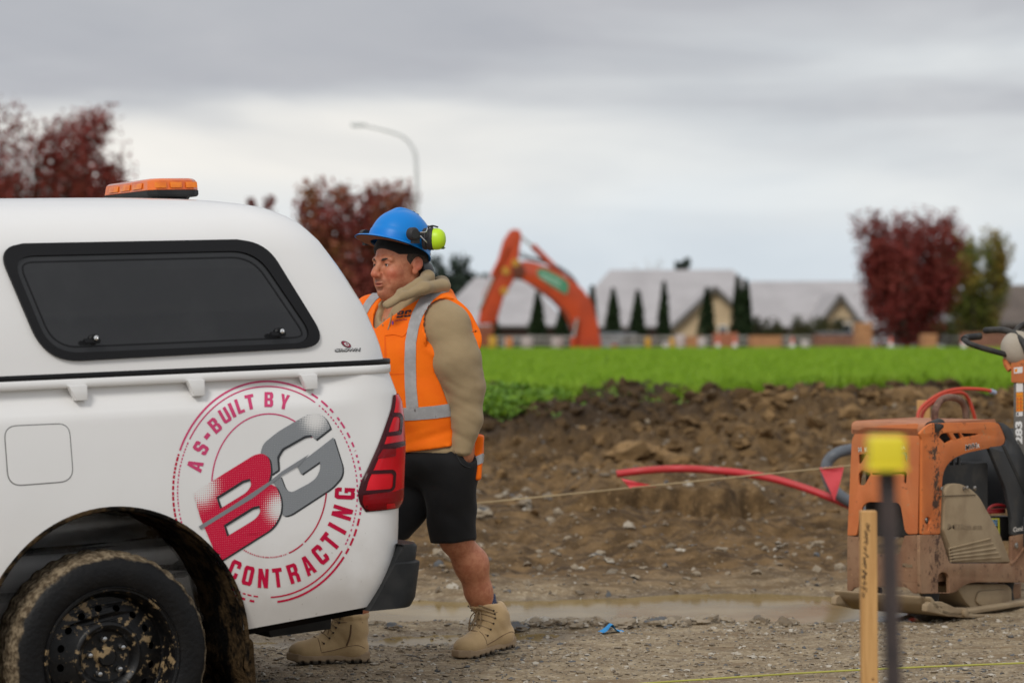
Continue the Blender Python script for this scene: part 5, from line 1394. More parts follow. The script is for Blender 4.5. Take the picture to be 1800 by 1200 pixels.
# a hand: palm, four fingers and a thumb as capsules
def hand_sdf(Pn, wrist, dirv, palm_n, thumb_dir, curl=.5):
    dv = np.array(Vector(dirv).normalized()); pn = np.array(Vector(palm_n).normalized()); sd_ = np.cross(dv, pn); sd_ = sd_ * np.sign(sd_ @ np.array(thumb_dir))
    w = np.array(wrist, float); Bh = np.stack([dv, sd_, pn], 1)
    d = boxs(Pn, w + dv * .048, (.050, .042, .016), Bh, .015)
    d = smin(d, capl(Pn, w - dv * .03, w + dv * .02, .03, .032), .02)
    for k, (o, L) in enumerate(((.030, .078), (.010, .086), (-.011, .080), (-.031, .062))):
        a = w + dv * .092 + sd_ * o; b = a + dv * L * .45 + pn * L * .45 * curl * .5; c = b + dv * L * .3 * (1 - curl * .4) + pn * L * .4 * curl; e_ = c + dv * L * .18 * (1 - curl) + pn * L * .25 * curl
        d = smin(d, chain(Pn, [a, b, c, e_], [.0098, .0092, .0085, .0075], .004), .004)
    a = w + dv * .02 + sd_ * .036; b = a + dv * .035 + sd_ * .022 + pn * .008; c = b + dv * .034 + sd_ * .004 + pn * .012
    return smin(d, chain(Pn, [a, b, c], [.0135, .0115, .009], .006), .012)
def body_sdf(Pn):
    d = head_sdf(Pn)
    d = smin(d, capl(Pn, neck0, neck1, .079, .085), .03)
    t1 = ell(Pn, chestC, (.150, .205, .20), TB_); t1 = smin(t1, ell(Pn, bellyC, (.165, .190, .16), TB_), .08); t1 = smin(t1, ell(Pn, hipC, (.15, .180, .13), TB_), .08)
    t1 = smin(t1, capl(Pn, Lsh, Rsh, .070, .070), .06)
    d = smin(d, t1, .05)
    d = smin(d, chain(Pn, [Lsh, Lmid, Lel, Lwr], [.066, .062, .048, .031], .03), .05); d = smin(d, chain(Pn, [Rsh, Rel, Rwr], [.066, .048, .031], .03), .05)
    d = smin(d, hand_sdf(Pn, Lwr, (-.22, .20, -1), (-.45, .75, 0), (-1, -.4, 0), .25), .02)
    d = smin(d, hand_sdf(Pn, Rwr, (-.15, -.1, -1), (.4, -.6, 0), (-1, -.2, 0), .5), .02)
    for hp_, kn, an, s in ((Lhip, Lkn, Lan, 1), (Rhip, Rkn, Ran, -1)):
        d = smin(d, capl(Pn, hp_, kn, .098, .066), .05)
        mid = kn + (an - kn) * .36 + np.array([.022, .012, 0]); m2 = kn + (an - kn) * .74 + np.array([.006, 0, 0])
        d = smin(d, chain(Pn, [kn, mid, m2, an], [.058, .062, .048, .041], .05), .03)
    return d
# skin with the colouring of the person: ruddier cheeks, nose and ears, lips, a short moustache and stubble
t = NT('skin'); at = t.n('ShaderNodeAttribute'); at.attribute_name = 'tone'; sc = t.n('ShaderNodeSeparateColor'); t.l(at.outputs[0], sc.inputs[0])
c = t.mix(t.step(t.noise(38, 6, .7), .35, .68), (.54, .225, .120), (.42, .145, .075)); c = t.mix(t.math('MULTIPLY', t.step(t.noise(210, 3), .60, .72), .35), c, (.30, .10, .055))
c = t.mix(t.math('MULTIPLY', sc.outputs[0], .75), c, (.56, .125, .07)); c = t.mix(t.math('MULTIPLY', sc.outputs[1], .6), c, (.12, .06, .042)); c = t.mix(sc.outputs[2], c, (.33, .085, .07))
t.set(col=c, rough=.48, spec=.4, sss=.06, normal=t.bump(t.noise(240, 4, .6), .28, .003)); t.b.inputs['Subsurface Radius'].default_value = (.012, .005, .003); SKIN = t.m
V1, F1 = surface_nets(body_sdf, (-.45, -.5, .0), (.45, .42, 1.56), .0085)
V2, F2 = surface_nets(lambda q: smin(head_sdf(q), capl(q, neck0, neck1, .079, .085), .03), HC - np.array([.19, .19, .19]), HC + np.array([.19, .19, .19]), .0028)
# one continuous skin: fine head grid above the collar, coarser body below, both sharing the neck
zc = HC[2] - .150
keep1 = (V1[F1][:, :, 2].mean(1) < zc + .01); keep2 = (V2[F2][:, :, 2].mean(1) > zc - .01)
V2 = relax(V2, F2, 1); V1 = relax(V1, F1, 2)
Vb = np.concatenate([V1, V2]); Fb = np.concatenate([F1[keep1], F2[keep2] + len(V1)])
me = mesh_np('body', Vb, Fb); bm = bmesh.new(); bm.from_mesh(me); bmesh.ops.delete(bm, geom=[v for v in bm.verts if not v.link_faces], context='VERTS'); bm.to_mesh(me); bm.free()
co = np.empty(len(me.vertices) * 3, np.float32); me.vertices.foreach_get('co', co); q = (co.reshape(-1, 3) - HC) @ HB / HS
def gs(c, r): return np.exp(-(((q - np.array(c)) / np.array(r)) ** 2).sum(1))
red = np.clip(sum(gs((.07, s * .048, -.042), (.035, .024, .022)) for s in (1, -1)) + gs((.118, 0, -.044), (.02, .02, .016)) + .9 * gs((-.01, .095, -.012), (.03, .016, .04)) + .3 * gs((.09, 0, .03), (.03, .05, .02)), 0, 1)
stub = 1.0 * gs((.098, 0, -.064), (.018, .024, .0055)) + .60 * np.clip(gs((.07, 0, -.10), (.04, .042, .022)) + gs((.03, .05, -.09), (.04, .03, .03)), 0, 1) * (.6 + .4 * vnoise(q[:, 0] * 400, q[:, 1] * 400, q[:, 2] * 400, seed=2))
lash = sum(gs((.089, s * .031, -.0085), (.012, .0125, .0026)) for s in (1, -1))
stub = np.clip(stub + 1.6 * lash, 0, 1.6); lips = np.clip(gs((.101, 0, -.0768), (.014, .019, .0062)) * 1.1, 0, .8)
arr = np.stack([red, stub, lips, np.ones_like(red)], 1).astype(np.float32)
ca_ = me.color_attributes.new('tone', 'FLOAT_COLOR', 'POINT'); ca_.data.foreach_set('color', arr.ravel())
body = link_mesh('body', me, SKIN, man, 180)
# eyes, brows, hair
EYEW = M('eye_white', (.55, .50, .46), .2); EYED = M('iris_dark', (.03, .018, .012), .12); HAIR = M('dark_hair', (.030, .020, .014), .8, (.055, .036, .025), 90, bump=.5, bscale=200)
for s in (1, -1):
    p = hp(.0755, s * .031, -.0075); bm = bmesh.new(); bmesh.ops.create_uvsphere(bm, u_segments=16, v_segments=10, radius=.0152); bm.transform(Matrix.Translation(p))
    ey_ = link_mesh('eye', bm_mesh(bm, 'eye'), EYEW, man, 180)
    gaze = HB @ np.array([1, .03, 0]); bm = bmesh.new(); bmesh.ops.create_uvsphere(bm, u_segments=12, v_segments=8, radius=.0078); bm.transform(Matrix.Translation(Vector(p) + Vector(gaze) * .0092))
    link_mesh('iris', bm_mesh(bm, 'iris'), EYED, ey_, 180)
    bw = [hp(.0925, s * .011, .0060), hp(.0920, s * .022, .0100), hp(.0855, s * .037, .0115), hp(.073, s * .051, .0050)]
    tube_obj('eyebrow', smooth_path(bw, 4), [.004, .0046, .005, .0054, .0056, .0058, .0056, .0052, .0046, .004, .003, .002, .0015], HAIR, man, 6)
def hair_sdf(Pn):
    q = (Pn - HC) @ HB / HS
    d = ell(q, (-.018, 0, .028), (.099, .0845, .088))
    d = smin(d, ell(q, (-.062, 0, -.035), (.045, .062, .052)), .02)
    cut = np.maximum(q[:, 0] - .034 + np.abs(q[:, 2] - .01) * .35, -(q[:, 2] + .082 + .4 * (q[:, 0] + .06)))
    side = np.maximum(q[:, 0] + .018, -q[:, 2] - .02)      # clear of the ear
    d = smax(d, cut, .006)
    burn = np.maximum(boxs(q, (.020, .074, .0), (.012, .012, .022), None, .006), -1)
    d = smax(d, -ell(q, (-.010, .090, -.014), (.021, .03, .031)), .004)
    pass
    return d * 1.18
sdf_mesh('hair', hair_sdf, HC - np.array([.17] * 3), HC + np.array([.17] * 3), .0045, HAIR, man, 1)

# --- hoodie, vest, shorts ----------------------------------------------------------
def torso(Pn, g=0.0):
    d = ell(Pn, chestC, (.162 + g, .214 + g, .205 + g), TB_)
    d = smin(d, ell(Pn, bellyC, (.180 + g, .200 + g, .165 + g), TB_), .09)
    d = smin(d, ell(Pn, hipC + np.array([0, 0, .01]), (.172 + g, .198 + g, .125 + g), TB_), .08)
    d = smin(d, capl(Pn, Lsh - lt * .01, Rsh, .082 + g, .082 + g), .07)
    d = smin(d, capl(Pn, mp_(758, 535, .0), Lsh - lt * .03, .092 + g, .085 + g), .05)
    return smin(d, capl(Pn, neck1 + np.array([0, 0, -.02]), neck1 + np.array([0, .03, .03]), .11 + g, .075 + g), .06)
def larm(Pn, g=0.0): return chain(Pn, [Lsh, Lmid, Lel, mp_(822, 738, -.155), mp_(814, 780, -.165)], [.092 + g, .098 + g, .075 + g, .055 + g, .044 + g], .035)
def rarm(Pn, g=0.0): return chain(Pn, [Rsh, Rel, Rwr], [.09 + g, .08 + g, .05 + g], .04)
def folds(Pn, A, sx, sy, sz, seed): return A * (vnoise(Pn[:, 0] * sx, Pn[:, 1] * sy, Pn[:, 2] * sz, seed) + .5 * vnoise(Pn[:, 0] * sx * 2.1 + 5, Pn[:, 1] * sy * 2.1, Pn[:, 2] * sz * 2.1, seed + 3))
hood_pts = [mp_(677, 535, -.20), mp_(706, 515, -.175), mp_(737, 499, -.130), mp_(752, 488, -.03), mp_(749, 485, .05), mp_(727, 498, .12), mp_(692, 522, .10), mp_(674, 538, .0)]
hood_out = [mp_(681, 538, -.210), mp_(710, 520, -.200), mp_(746, 506, -.170), mp_(778, 503, -.06), mp_(776, 500, .08), mp_(738, 505, .17), mp_(694, 528, .13)]
hood_ro = [.012, .017, .025, .032, .032, .030, .026]
hood_rs = [.012, .018, .025, .029, .029, .028, .026, .02]
def hoodie_sdf(Pn):
    d = smin(torso(Pn), larm(Pn), .016); d = smin(d, rarm(Pn), .035)
    el_ = np.exp(-((Pn[:, 2] - Lel[2] + .03) / .13) ** 2)
    ar = (np.exp(-((Pn[:, 0] - Lel[0]) / .2) ** 2) * (Pn[:, 1] < .05))
    tw = Pn[:, 2] * 1.0 + Pn[:, 0] * .55
    lowr = .35 + 1.2 * np.exp(-((Pn[:, 2] - mp_(0, 755)[2]) / .06) ** 2) + .5 * el_
    d = d + .0036 * ar * lowr * (vnoise(Pn[:, 0] * 4, Pn[:, 1] * 4, tw * 30 + 2 * vnoise(Pn[:, 0] * 6, Pn[:, 1] * 6, Pn[:, 2] * 6, 3), 5) + .5 * vnoise(Pn[:, 0] * 11, Pn[:, 1] * 11, tw * 62, 8)) + folds(Pn, .003, 9, 9, 12, 12)
    cuff = capl(Pn, mp_(815, 777, -.163), mp_(812, 795, -.166), .041, .040); d = smin(d, cuff, .006)
    hd = smin(chain(Pn, hood_out, hood_ro, .015), chain(Pn, hood_pts, hood_rs, .015), .010) + folds(Pn, .0045, 16, 16, 22, 33); d = smin(d, hd, .014)
    # stand-up neck opening
    d = smax(d, -capl(Pn, hp(.01, 0, -.05), hp(.055, 0, -.185), .072, .036), .012)
    d = smax(d, Pn[:, 2] * -1 + (mp_(760, 800)[2] - .01 + .03 * vnoise(Pn[:, 0] * 4, Pn[:, 1] * 4, Pn[:, 2] * 0, 2) * .3 + .16 * (Pn[:, 0] - .0) * (Pn[:, 1] < .3)), .01) if False else d
    hem = mp_(760, 797)[2] + .115 * (Pn[:, 0] - mp_(720, 797)[0])
    body_part = np.minimum(larm(Pn, .01), rarm(Pn, .01))
    return np.where(body_part < 0, d, smax(d, hem - .012 - Pn[:, 2], .01))
def clothmat(name, a, b, rough=.9, weave=700, sheen=.15, bs=.12):
    t = NT(name); n1 = t.noise(7, 5); w_ = t.noise(weave, 2)
    c = t.mix(t.step(n1, .35, .7), a, b); c = t.mix(t.math('MULTIPLY', t.step(w_, .45, .7), .18), c, tuple(x * .6 for x in a))
    t.set(col=c, rough=rough, spec=.2, sheen=sheen, normal=t.bump(t.math('ADD', t.math('MULTIPLY', w_, .4), t.noise(60, 4)), bs, .006)); return t.m
KHAK = clothmat('khaki_fleece', (.37, .275, .155), (.32, .235, .132)); ORNG = clothmat('hivis_orange', (1.0, .185, .004), (.95, .155, .004), .75, 900, .05)
BLKC = clothmat('black_shorts_cloth', (.010, .010, .011), (.015, .015, .016), .8, 900, .05); SUED = clothmat('tan_suede', (.56, .39, .205), (.47, .325, .165), .9, 500, .2, .25)
sdf_mesh('hoodie', hoodie_sdf, (-.42, -.42, .72), (.36, .42, 1.62), .0075, KHAK, man, 2)
pA, pB, pC = mp_(806, 541, -.11), mp_(748, 628, -.215), mp_(838, 592, -.14)
nA, nB_, nC = mp_(690, 538, -.22), mp_(731, 518, -.19), mp_(790, 513, .03)
nN = np.cross(nB_ - nA, nC - nA); nN /= np.linalg.norm(nN); nN *= np.sign(nN[2])
pN = np.cross(pB - pA, pC - pA); pN /= np.linalg.norm(pN); pN *= np.sign((mp_(800, 640, -.30) - pA) @ pN)
def vest_sdf(Pn):
    d = torso(Pn, .014)
    d = smin(d, capl(Pn, Lsh, mp_(797, 596, -.138), .108, .113), .03); d = smin(d, capl(Pn, Rsh, mp_(654, 600, .155), .10, .09), .03)
    d = d + folds(Pn, .0035, 6, 6, 10, 51) + .004 * np.exp(-((Pn[:, 2] - mp_(0, 770)[2]) / .05) ** 2) * vnoise(Pn[:, 0] * 9, Pn[:, 1] * 9, (Pn[:, 2] - .35 * Pn[:, 0]) * 40, 14)
    hole = np.maximum(-((Pn - pA) @ pN), larm(Pn, .026))
    hole = smin(hole, chain(Pn, [mp_(803, 643, -.15), Lel + np.array([0, -.02, 0]), mp_(823, 740, -.175), mp_(815, 795, -.185)], [.097, .080, .060, .05], .03), .008)
    d = smax(d, -hole, .006)
    d = smax(d, -chain(Pn, [mp_(655, 585, .15), Rel, Rwr], [.085, .10, .08], .03), .012)
    # neck opening and open V down the front
    d = smax(d, -smin(chain(Pn, hood_pts, [r_ + .008 for r_ in hood_rs], .02), capl(Pn, hp(-.02, 0, -.02), hp(.02, 0, -.17), .085, .075), .03), .012)
    nk = np.maximum(-((Pn - nA) @ nN), capl(Pn, mp_(738, 470, .0), mp_(722, 565, -.02), .152, .152))
    d = smax(d, -nk, .006)
    vtop = mp_(680, 528, -.13); vmid = mp_(676, 575, -.20); vlow = mp_(670, 650, -.26)
    d = smax(d, -chain(Pn, [vtop, vmid, vlow], [.066, .040, .008], .02), .008)
    hem = mp_(760, 792)[2] + .145 * (Pn[:, 0] - mp_(720, 792)[0])
    d = smax(d, hem - Pn[:, 2], .006)
    # back tail of the vest hanging behind the hip
    tail = boxs(Pn, mp_(838, 803, -.04), (.024, .09, .090), np.array(Euler((0, R(4), 0)).to_matrix()), .012) + folds(Pn, .003, 12, 12, 12, 61)
    return smin(d, tail, .012)
vest = sdf_mesh('vest', vest_sdf, (-.40, -.42, .72), (.36, .40, 1.56), .0065, ORNG, man, 2)
def shorts_sdf(Pn):
    d = ell(Pn, hipC + np.array([.0, 0, -.02]), (.180, .196, .120), TB_)
    kl, kr = mp_(796, 945, -.025), mp_(664, 948, -.02)
    l = capl(Pn, mp_(790, 838, -.065), kl + (kl - mp_(790, 838, -.065)) * .3, .112, .090); r = capl(Pn, mp_(744, 838, .075), kr + (kr - mp_(744, 838, .075)) * .3, .115, .092)
    l = smax(l, mp_(800, 951)[2] - .09 * (Pn[:, 0] - .1) * -1 - Pn[:, 2], .008) ; r = smax(r, mp_(700, 948)[2] - Pn[:, 2], .008)
    legs = smin(l, r, .018); d = smin(d, legs, .05)
    d = d + folds(Pn, .006, 7, 7, 7, 71) + .004 * vnoise(Pn[:, 0] * 8, Pn[:, 1] * 8, (Pn[:, 2] + Pn[:, 0] * .8) * 18, 73)
    inn = smin(capl(Pn, kl + np.array([0, 0, .10]), kl + (kl - mp_(790, 838, -.065)) * .5, .070, .078), capl(Pn, kr + np.array([0, 0, .10]), kr + (kr - mp_(744, 838, .075)) * .5, .072, .08), .01)
    d = smax(d, -inn, .006)
    d = smin(d, capl(Pn, mp_(812, 815, -.135), mp_(802, 870, -.10), .052, .055), .05)
    d = smax(d, Pn[:, 2] - mp_(760, 772)[2], .01)
    return smax(d, -hand_open(Pn), .004)
def hand_open(Pn): return capl(Pn, mp_(822, 770, -.175), mp_(826, 800, -.165), .040, .030)
sdf_mesh('shorts', shorts_sdf, (-.32, -.36, .36), (.34, .36, .92), .0075, BLKC, man, 2)
tube_obj('pocket_seam', smooth_path([mp_(799, 792, -.19), mp_(812, 815, -.2), mp_(828, 822, -.175)], 5), .0022, M('seam_black', (.02, .02, .021), .8), man, 5)

# reflective tape, cut from the vest surface between planes so the edges are clean
vb = bmesh.new(); vb.from_mesh(vest.data)
SILV = NT('reflective_tape'); SILV.set(col=SILV.mix(SILV.step(SILV.noise(35, 3), .35, .7), (.33, .33, .335), (.39, .39, .395)), rough=.45, spec=.5, normal=SILV.bump(SILV.voro(330)[0], .12, .002)); SILV = SILV.m
camL = mray(0, 0)[0]
def strip(poly, name, front=True, off=.0032):
    "poly: convex outline in photo pixels, cut out of the vest by the planes through its sides"
    bm = bmesh.new(); me_ = vest.data.copy(); bm.from_mesh(me_); bpy.data.meshes.remove(me_)
    n = len(poly); cx = sum(p[0] for p in poly) / n; cy = sum(p[1] for p in poly) / n; dc = mray(cx, cy)[1]
    for i in range(n):
        d1, d2 = mray(*poly[i])[1], mray(*poly[(i + 1) % n])[1]; nn = d1.cross(d2).normalized()
        if nn.dot(dc) > 0: nn = -nn
        bmesh.ops.bisect_plane(bm, geom=bm.verts[:] + bm.edges[:] + bm.faces[:], plane_co=camL, plane_no=nn, clear_outer=True)
    bm.normal_update()
    dead = [f for f in bm.faces if (f.normal.dot((f.calc_center_median() - camL).normalized()) > -.02)]
    bmesh.ops.delete(bm, geom=dead, context='FACES'); bm.normal_update()
    nm = {v: v.normal.copy() for v in bm.verts}
    for v in bm.verts: v.co += nm[v] * off
    be = [e for e in bm.edges if len(e.link_faces) == 1]; low = {}
    for e in be:
        for v in e.verts:
            if v not in low: low[v] = bm.verts.new(v.co - nm[v] * off * 1.3)
    for e in be: bm.faces.new((e.verts[0], e.verts[1], low[e.verts[1]], low[e.verts[0]]))
    if not bm.faces: bm.free(); return None
    bmesh.ops.recalc_face_normals(bm, faces=bm.faces)
    return link_mesh(name, bm_mesh(bm, name), SILV, vest, 50)
def band(cl, wd, name):
    "quads along a centre line with widths, one strip object per band (joined)"
    L, Rr = [], []
    for i, p in enumerate(cl):
        a, b = Vector(cl[max(i - 1, 0)]), Vector(cl[min(i + 1, len(cl) - 1)]); t_ = (b - a).normalized(); n_ = Vector((-t_.y, t_.x)); w = wd[i] / 2
        L.append(Vector(p) + n_ * w); Rr.append(Vector(p) - n_ * w)
    obs = [o for o in (strip([tuple(L[i]), tuple(L[i + 1]), tuple(Rr[i + 1]), tuple(Rr[i])], name) for i in range(len(cl) - 1)) if o]
    if len(obs) > 1:
        bm = bmesh.new()
        for o in obs: bm.from_mesh(o.data)
        bmesh.ops.remove_doubles(bm, verts=bm.verts, dist=.0012)
        bm.to_mesh(obs[0].data)
        bm.free()
        shade(obs[0].data, 50)
        for o in obs[1:]: bpy.data.objects.remove(o)
    return obs[0] if obs else None
band([(787, 506), (772, 509), (757, 519), (744, 534), (734, 553), (727, 575), (722, 602), (721, 640), (722, 680), (725, 716)], [14, 16, 18, 19, 19, 19, 19, 20, 20, 21], 'reflective_tape')
band([(700, 728), (730, 727), (765, 724), (800, 719)], [22, 22, 22, 22], 'reflective_tape')
band([(664, 517), (656, 524), (648, 534), (640, 548), (634, 565)], [13, 13, 13, 13, 13], 'reflective_tape')
band([(832, 812), (852, 803)], [15, 15], 'reflective_tape')
# chest pocket flap, seams, printed logo on the vest
VB = BVHTree.FromBMesh(vb); vb.free()
ORND = clothmat('hivis_orange_edge', (.88, .13, .006), (.80, .11, .006), .75, 900, .05)
def vdrape(name, polys, mat, off=.003, skirt=0, L=8): return drape(name, polys, mat, vest, off, skirt, L, VB, mray)
fl = vdrape('pocket_flap', [rounded([(677, 576), (719, 571), (715, 586), (708, 592), (694, 588), (676, 590)], 2, 2)], ORNG, .0035, .004)
vdrape('pocket_seam', [[(672, 657), (712, 656.5), (712, 657.8), (672, 658.4)]], ORND, .0012)
vdrape('pocket_seam', [[(676, 592), (678, 592), (680, 640), (678, 656), (676, 656)]], ORND, .0012)
LOGO = M('vest_print', (.035, .012, .02), .6); LOGP = M('vest_print_red', (.35, .02, .05), .6)
def vtext(s, cx, cy, wd, ht, mat, slant, rot, bold=.05): return drape_text(s, cx, cy, wd, ht, mat, vest, .0014, slant, rot, bold, 'vest_logo', VB, mray)
for ch_, x_ in (('B', 697), ('G', 710)):
    vdrape('vest_logo', [[(x_ + a * 11.5 + b * 2.6, 559 - b * 12 - a * 1.2 - (x_ - 697) * .1) for a, b in p_] for p_ in GLYPH[ch_]], LOGO, .0016, 0, 4)
vdrape('vest_logo', [[(694, 555.2), (724, 551.6), (724, 552.8), (694, 556.4)]], ORNG, .0030)
vtext('CONTRACTING', 705, 562.5, 22, 3.2, LOGP, .2, R(-6), .02)
vdrape('vest_logo', [rotell(690.5, 567.5, 1.6, 3.6, 0)], M('vest_print_purple', (.25, .05, .3), .6), .0016)
# drawstrings of the hood
for a in ([(688, 541), (689, 552), (687, 566), (683, 580)], [(676, 541), (674, 556), (674, 572)]):
    pts = []
    HO = bvh_of(bpy.data.objects['hoodie'])
    for px, py in a:
        o_, d_ = mray(px, py); h, nn, _, _ = HO.ray_cast(o_, d_.normalized())
        h2, n2, _, _ = VB.ray_cast(o_, d_.normalized())
        if h2 is not None and (h is None or (h2 - o_).length < (h - o_).length): h, nn = h2, n2
        if h is not None: pts.append(h + nn * .004)
    if len(pts) > 1: tube_obj('drawstring', smooth_path(pts, 4), .0028, KHAK, man, 6)

# --- hard hat with ear muffs ------------------------------------------------------
HT = basis(38, 18); hc0 = mp_(703, 428, .0)
hm = Matrix([[*HT[0], hc0[0]], [*HT[1], hc0[1]], [*HT[2], hc0[2]], [0, 0, 0, 1]]) @ Matrix.Diagonal((.87, .91, .885, 1))
BLUE = NT('hat_blue'); n1 = BLUE.noise(22, 5, .65)
BLUE.set(col=BLUE.mix(BLUE.step(n1, .66, .74), (.002, .205, .63), (.13, .19, .20)), rough=.38, spec=.28, normal=BLUE.bump(BLUE.noise(60, 3), .05, .003)); BLUE = BLUE.m
hat = empty('hard_hat', parent=man); hat.matrix_local = hm
NA, NP = 96, 26; V = []; 
def hat_pt(th, ph):
    c, s = math.cos(th), math.sin(th); rx = .154 if c > 0 else .150; ry = .130
    z = .152 * math.sin(ph); k = math.cos(ph) ** .82
    x, y = rx * c * k, ry * s * k
    rid = math.exp(-(y / .026) ** 4) * sstep(.35, .8, z / .152) * (1 - sstep(.055, .10, x))
    z += .012 * float(rid)
    if z < .036: f = 1.022; x *= f; y *= f
    return x, y, z
for j in range(NP + 1):
    ph = (math.pi / 2) * (j / NP) ** 1.0
    for i in range(NA):
        V.append(hat_pt(2 * math.pi * i / NA, ph * .9995))
Fh = [[j * NA + i, j * NA + (i + 1) % NA, (j + 1) * NA + (i + 1) % NA, (j + 1) * NA + i] for j in range(NP) for i in range(NA)]
# brim: a flange all round with the peak in front
base = len(V); ring_ = []
for k, (e0, dz) in enumerate(((.0, -.010), (.45, -.014), (.9, -.018), (1.0, -.022), (.9, -.0235), (.3, -.017), (-.25, -.016))):
    for i in range(NA):
        th = 2 * math.pi * i / NA; c, s = math.cos(th), math.sin(th)
        pk = .010 + .062 * max(0, c) ** 1.6; x, y, _ = hat_pt(th, 0)
        L_ = math.hypot(x, y); V.append((x * (1 + e0 * pk / L_), y * (1 + e0 * pk / L_), dz - (.012 * max(0, c) ** 2 * max(e0, 0) ** 2) - (.018 * max(0, -c) ** 2)))
for k in range(7):
    a0 = 0 if k == 0 else base + (k - 1) * NA; b0 = base + k * NA
    for i in range(NA): Fh.append([b0 + i, b0 + (i + 1) % NA, a0 + (i + 1) % NA, a0 + i])
me = mesh_np('shell', V, Fh); bm = bmesh.new(); bm.from_mesh(me); bmesh.ops.remove_doubles(bm, verts=bm.verts, dist=1e-4); bmesh.ops.recalc_face_normals(bm, faces=bm.faces); bm.to_mesh(me); bm.free()
link_mesh('shell', me, BLUE, hat, 50)
link_mesh('brim_underside', mesh_np('brim_underside', [((1 + e * (.010 + .062 * max(0, math.cos(t_)) ** 1.6 - .003) / .15) * hat_pt(t_, 0)[0], (1 + e * (.010 + .062 * max(0, math.cos(t_)) ** 1.6 - .003) / .15) * hat_pt(t_, 0)[1], -.0255 - .012 * max(0, math.cos(t_)) ** 2 * max(e, 0) ** 2) for e in (-.3, .9) for t_ in [R(-75 + 150 * k / 30) for k in range(31)]],
          [[k, k + 1, 32 + k, 31 + k] for k in range(30)]), M('brim_brown', (.20, .085, .05), .7), hat, 60)
VNT = M('vent_dark', (.004, .02, .06), .6)
for x_ in (-.02, -.045):
    box_obj('vent_slot', (x_, .012, .1605 - (.0028 if x_ < -.03 else 0)), (.014, .006, .006), VNT, hat, .002)
# black winter liner between hat and face
def liner_sdf(Pn):
    q = (Pn - HC) @ HB / HS
    d = ell(q, (-.012, 0, .034), (.108, .090, .092))
    low = .028 + .032 * np.clip((q[:, 0] - .055) / .045, 0, 1) - .012 * np.clip(-q[:, 0] / .08, 0, 1)
    d = smax(d, low - q[:, 2], .006)
    return (d + .001 * vnoise(q[:, 0] * 60, q[:, 1] * 60, q[:, 2] * 60, 4)) * 1.18
sdf_mesh('cap_liner', liner_sdf, HC - np.array([.18] * 3), HC + np.array([.18] * 3), .005, clothmat('black_liner', (.008, .008, .008), (.012, .012, .012)), man, 2)
# ear muffs turned back behind the hat, on wire arms from a black pivot
LIME = M('muff_lime', (.53, .80, .015), .4, (.5, .74, .015), 8); MBLK = M('muff_black', (.022, .021, .022), .6); WIRE = M('wire', (.65, .66, .68), .3, metal=.8)
def muff(side):
    piv = Vector(mp_(727, 411, -.155)) if side > 0 else Vector(mp_(727, 411, -.155)) - Vector(hl) * .31
    cup = Vector(mp_(757, 420, -.095)) if side > 0 else Vector(mp_(748, 420, .16))
    ax = Vector((1, -.22, -.03)).normalized() if side > 0 else Vector((.8, .6, 0)).normalized()
    m = frame(cup, ax.cross(Vector((0, 0, 1))).normalized(), Vector((0, 0, 1)), ax); m2 = m.copy()
    o = empty('ear_muff', parent=man)
    def lath(name, prof, mat, sx=.82):
        bm = bmesh.new(); b_lathe(bm, prof, 28, Matrix.Diagonal((sx, 1, 1, 1))); bm.transform(m); return link_mesh(name, bm_mesh(bm, name), mat, o, 50)
    lath('cushion', [(.02, -.030), (.040, -.030), (.044, -.024), (.044, -.016), (.040, -.012), (.0, -.012)], MBLK)
    lath('cup_base', [(.041, -.012), (.045, -.008), (.045, .012), (.041, .0135), (0, .0135)], MBLK)
    lath('cup', [(.0432, .0136), (.0440, .022), (.0425, .036), (.037, .048), (.027, .057), (.012, .0615), (0, .062)], LIME)
    bm = bmesh.new(); b_box(bm, (0, -.034, .050), (.018, .012, .02)); bmesh.ops.bevel(bm, geom=bm.edges[:], offset=.004, segments=2, affect='EDGES'); bm.transform(m); link_mesh('knob', bm_mesh(bm, 'knob'), M('knob_green', (.10, .14, .02), .6), o, 40)
    pm = frame(piv, Vector(hx_), Vector((0, 0, 1)), Vector(hl) * side)
    bm = bmesh.new(); b_lathe(bm, [(.026, -.016), (.026, .006), (.020, .012), (.0, .013)], 20); b_box(bm, (-.012, -.018, -.004), (.034, .040, .018)); b_box(bm, (-.030, -.004, .0), (.03, .026, .014)); bm.transform(pm)
    link_mesh('pivot', bm_mesh(bm, 'pivot'), MBLK, o, 40)
    e1, e2 = cup + Vector((-.012, -.03 * side, .044)), cup + Vector((-.012, -.03 * side, -.018))
    for e_, dz in ((e1, .006), (e2, -.008)):
        a = piv + Vector(hl) * side * .010 + Vector((.02, 0, dz)); tube_obj('wire_arm', smooth_path([a, a.lerp(e_, .5) + Vector(hl) * side * .012 + Vector((0, 0, -.008)), e_], 5), .0022, WIRE, o, 6)
    tube_obj('wire_arm', smooth_path([e1, cup + Vector((.006, -.02, .052)), cup + Vector((.03, -.01, .047))], 4), .0035, MBLK, o, 6)
muff(1); muff(-1)
# strap ratchet showing behind the ear
sdf_mesh('head_band', lambda Pn: np.maximum(np.abs(ell((Pn - HC) @ HB / HS, (-.03, 0, -.028), (.100, .084, .05))) * 1.2 - .006, ((Pn - HC) @ HB)[:, 0] + .045), HC - np.array([.18] * 3), HC + np.array([.18] * 3), .005, M('band_black', (.03, .03, .032), .5), man, 1)

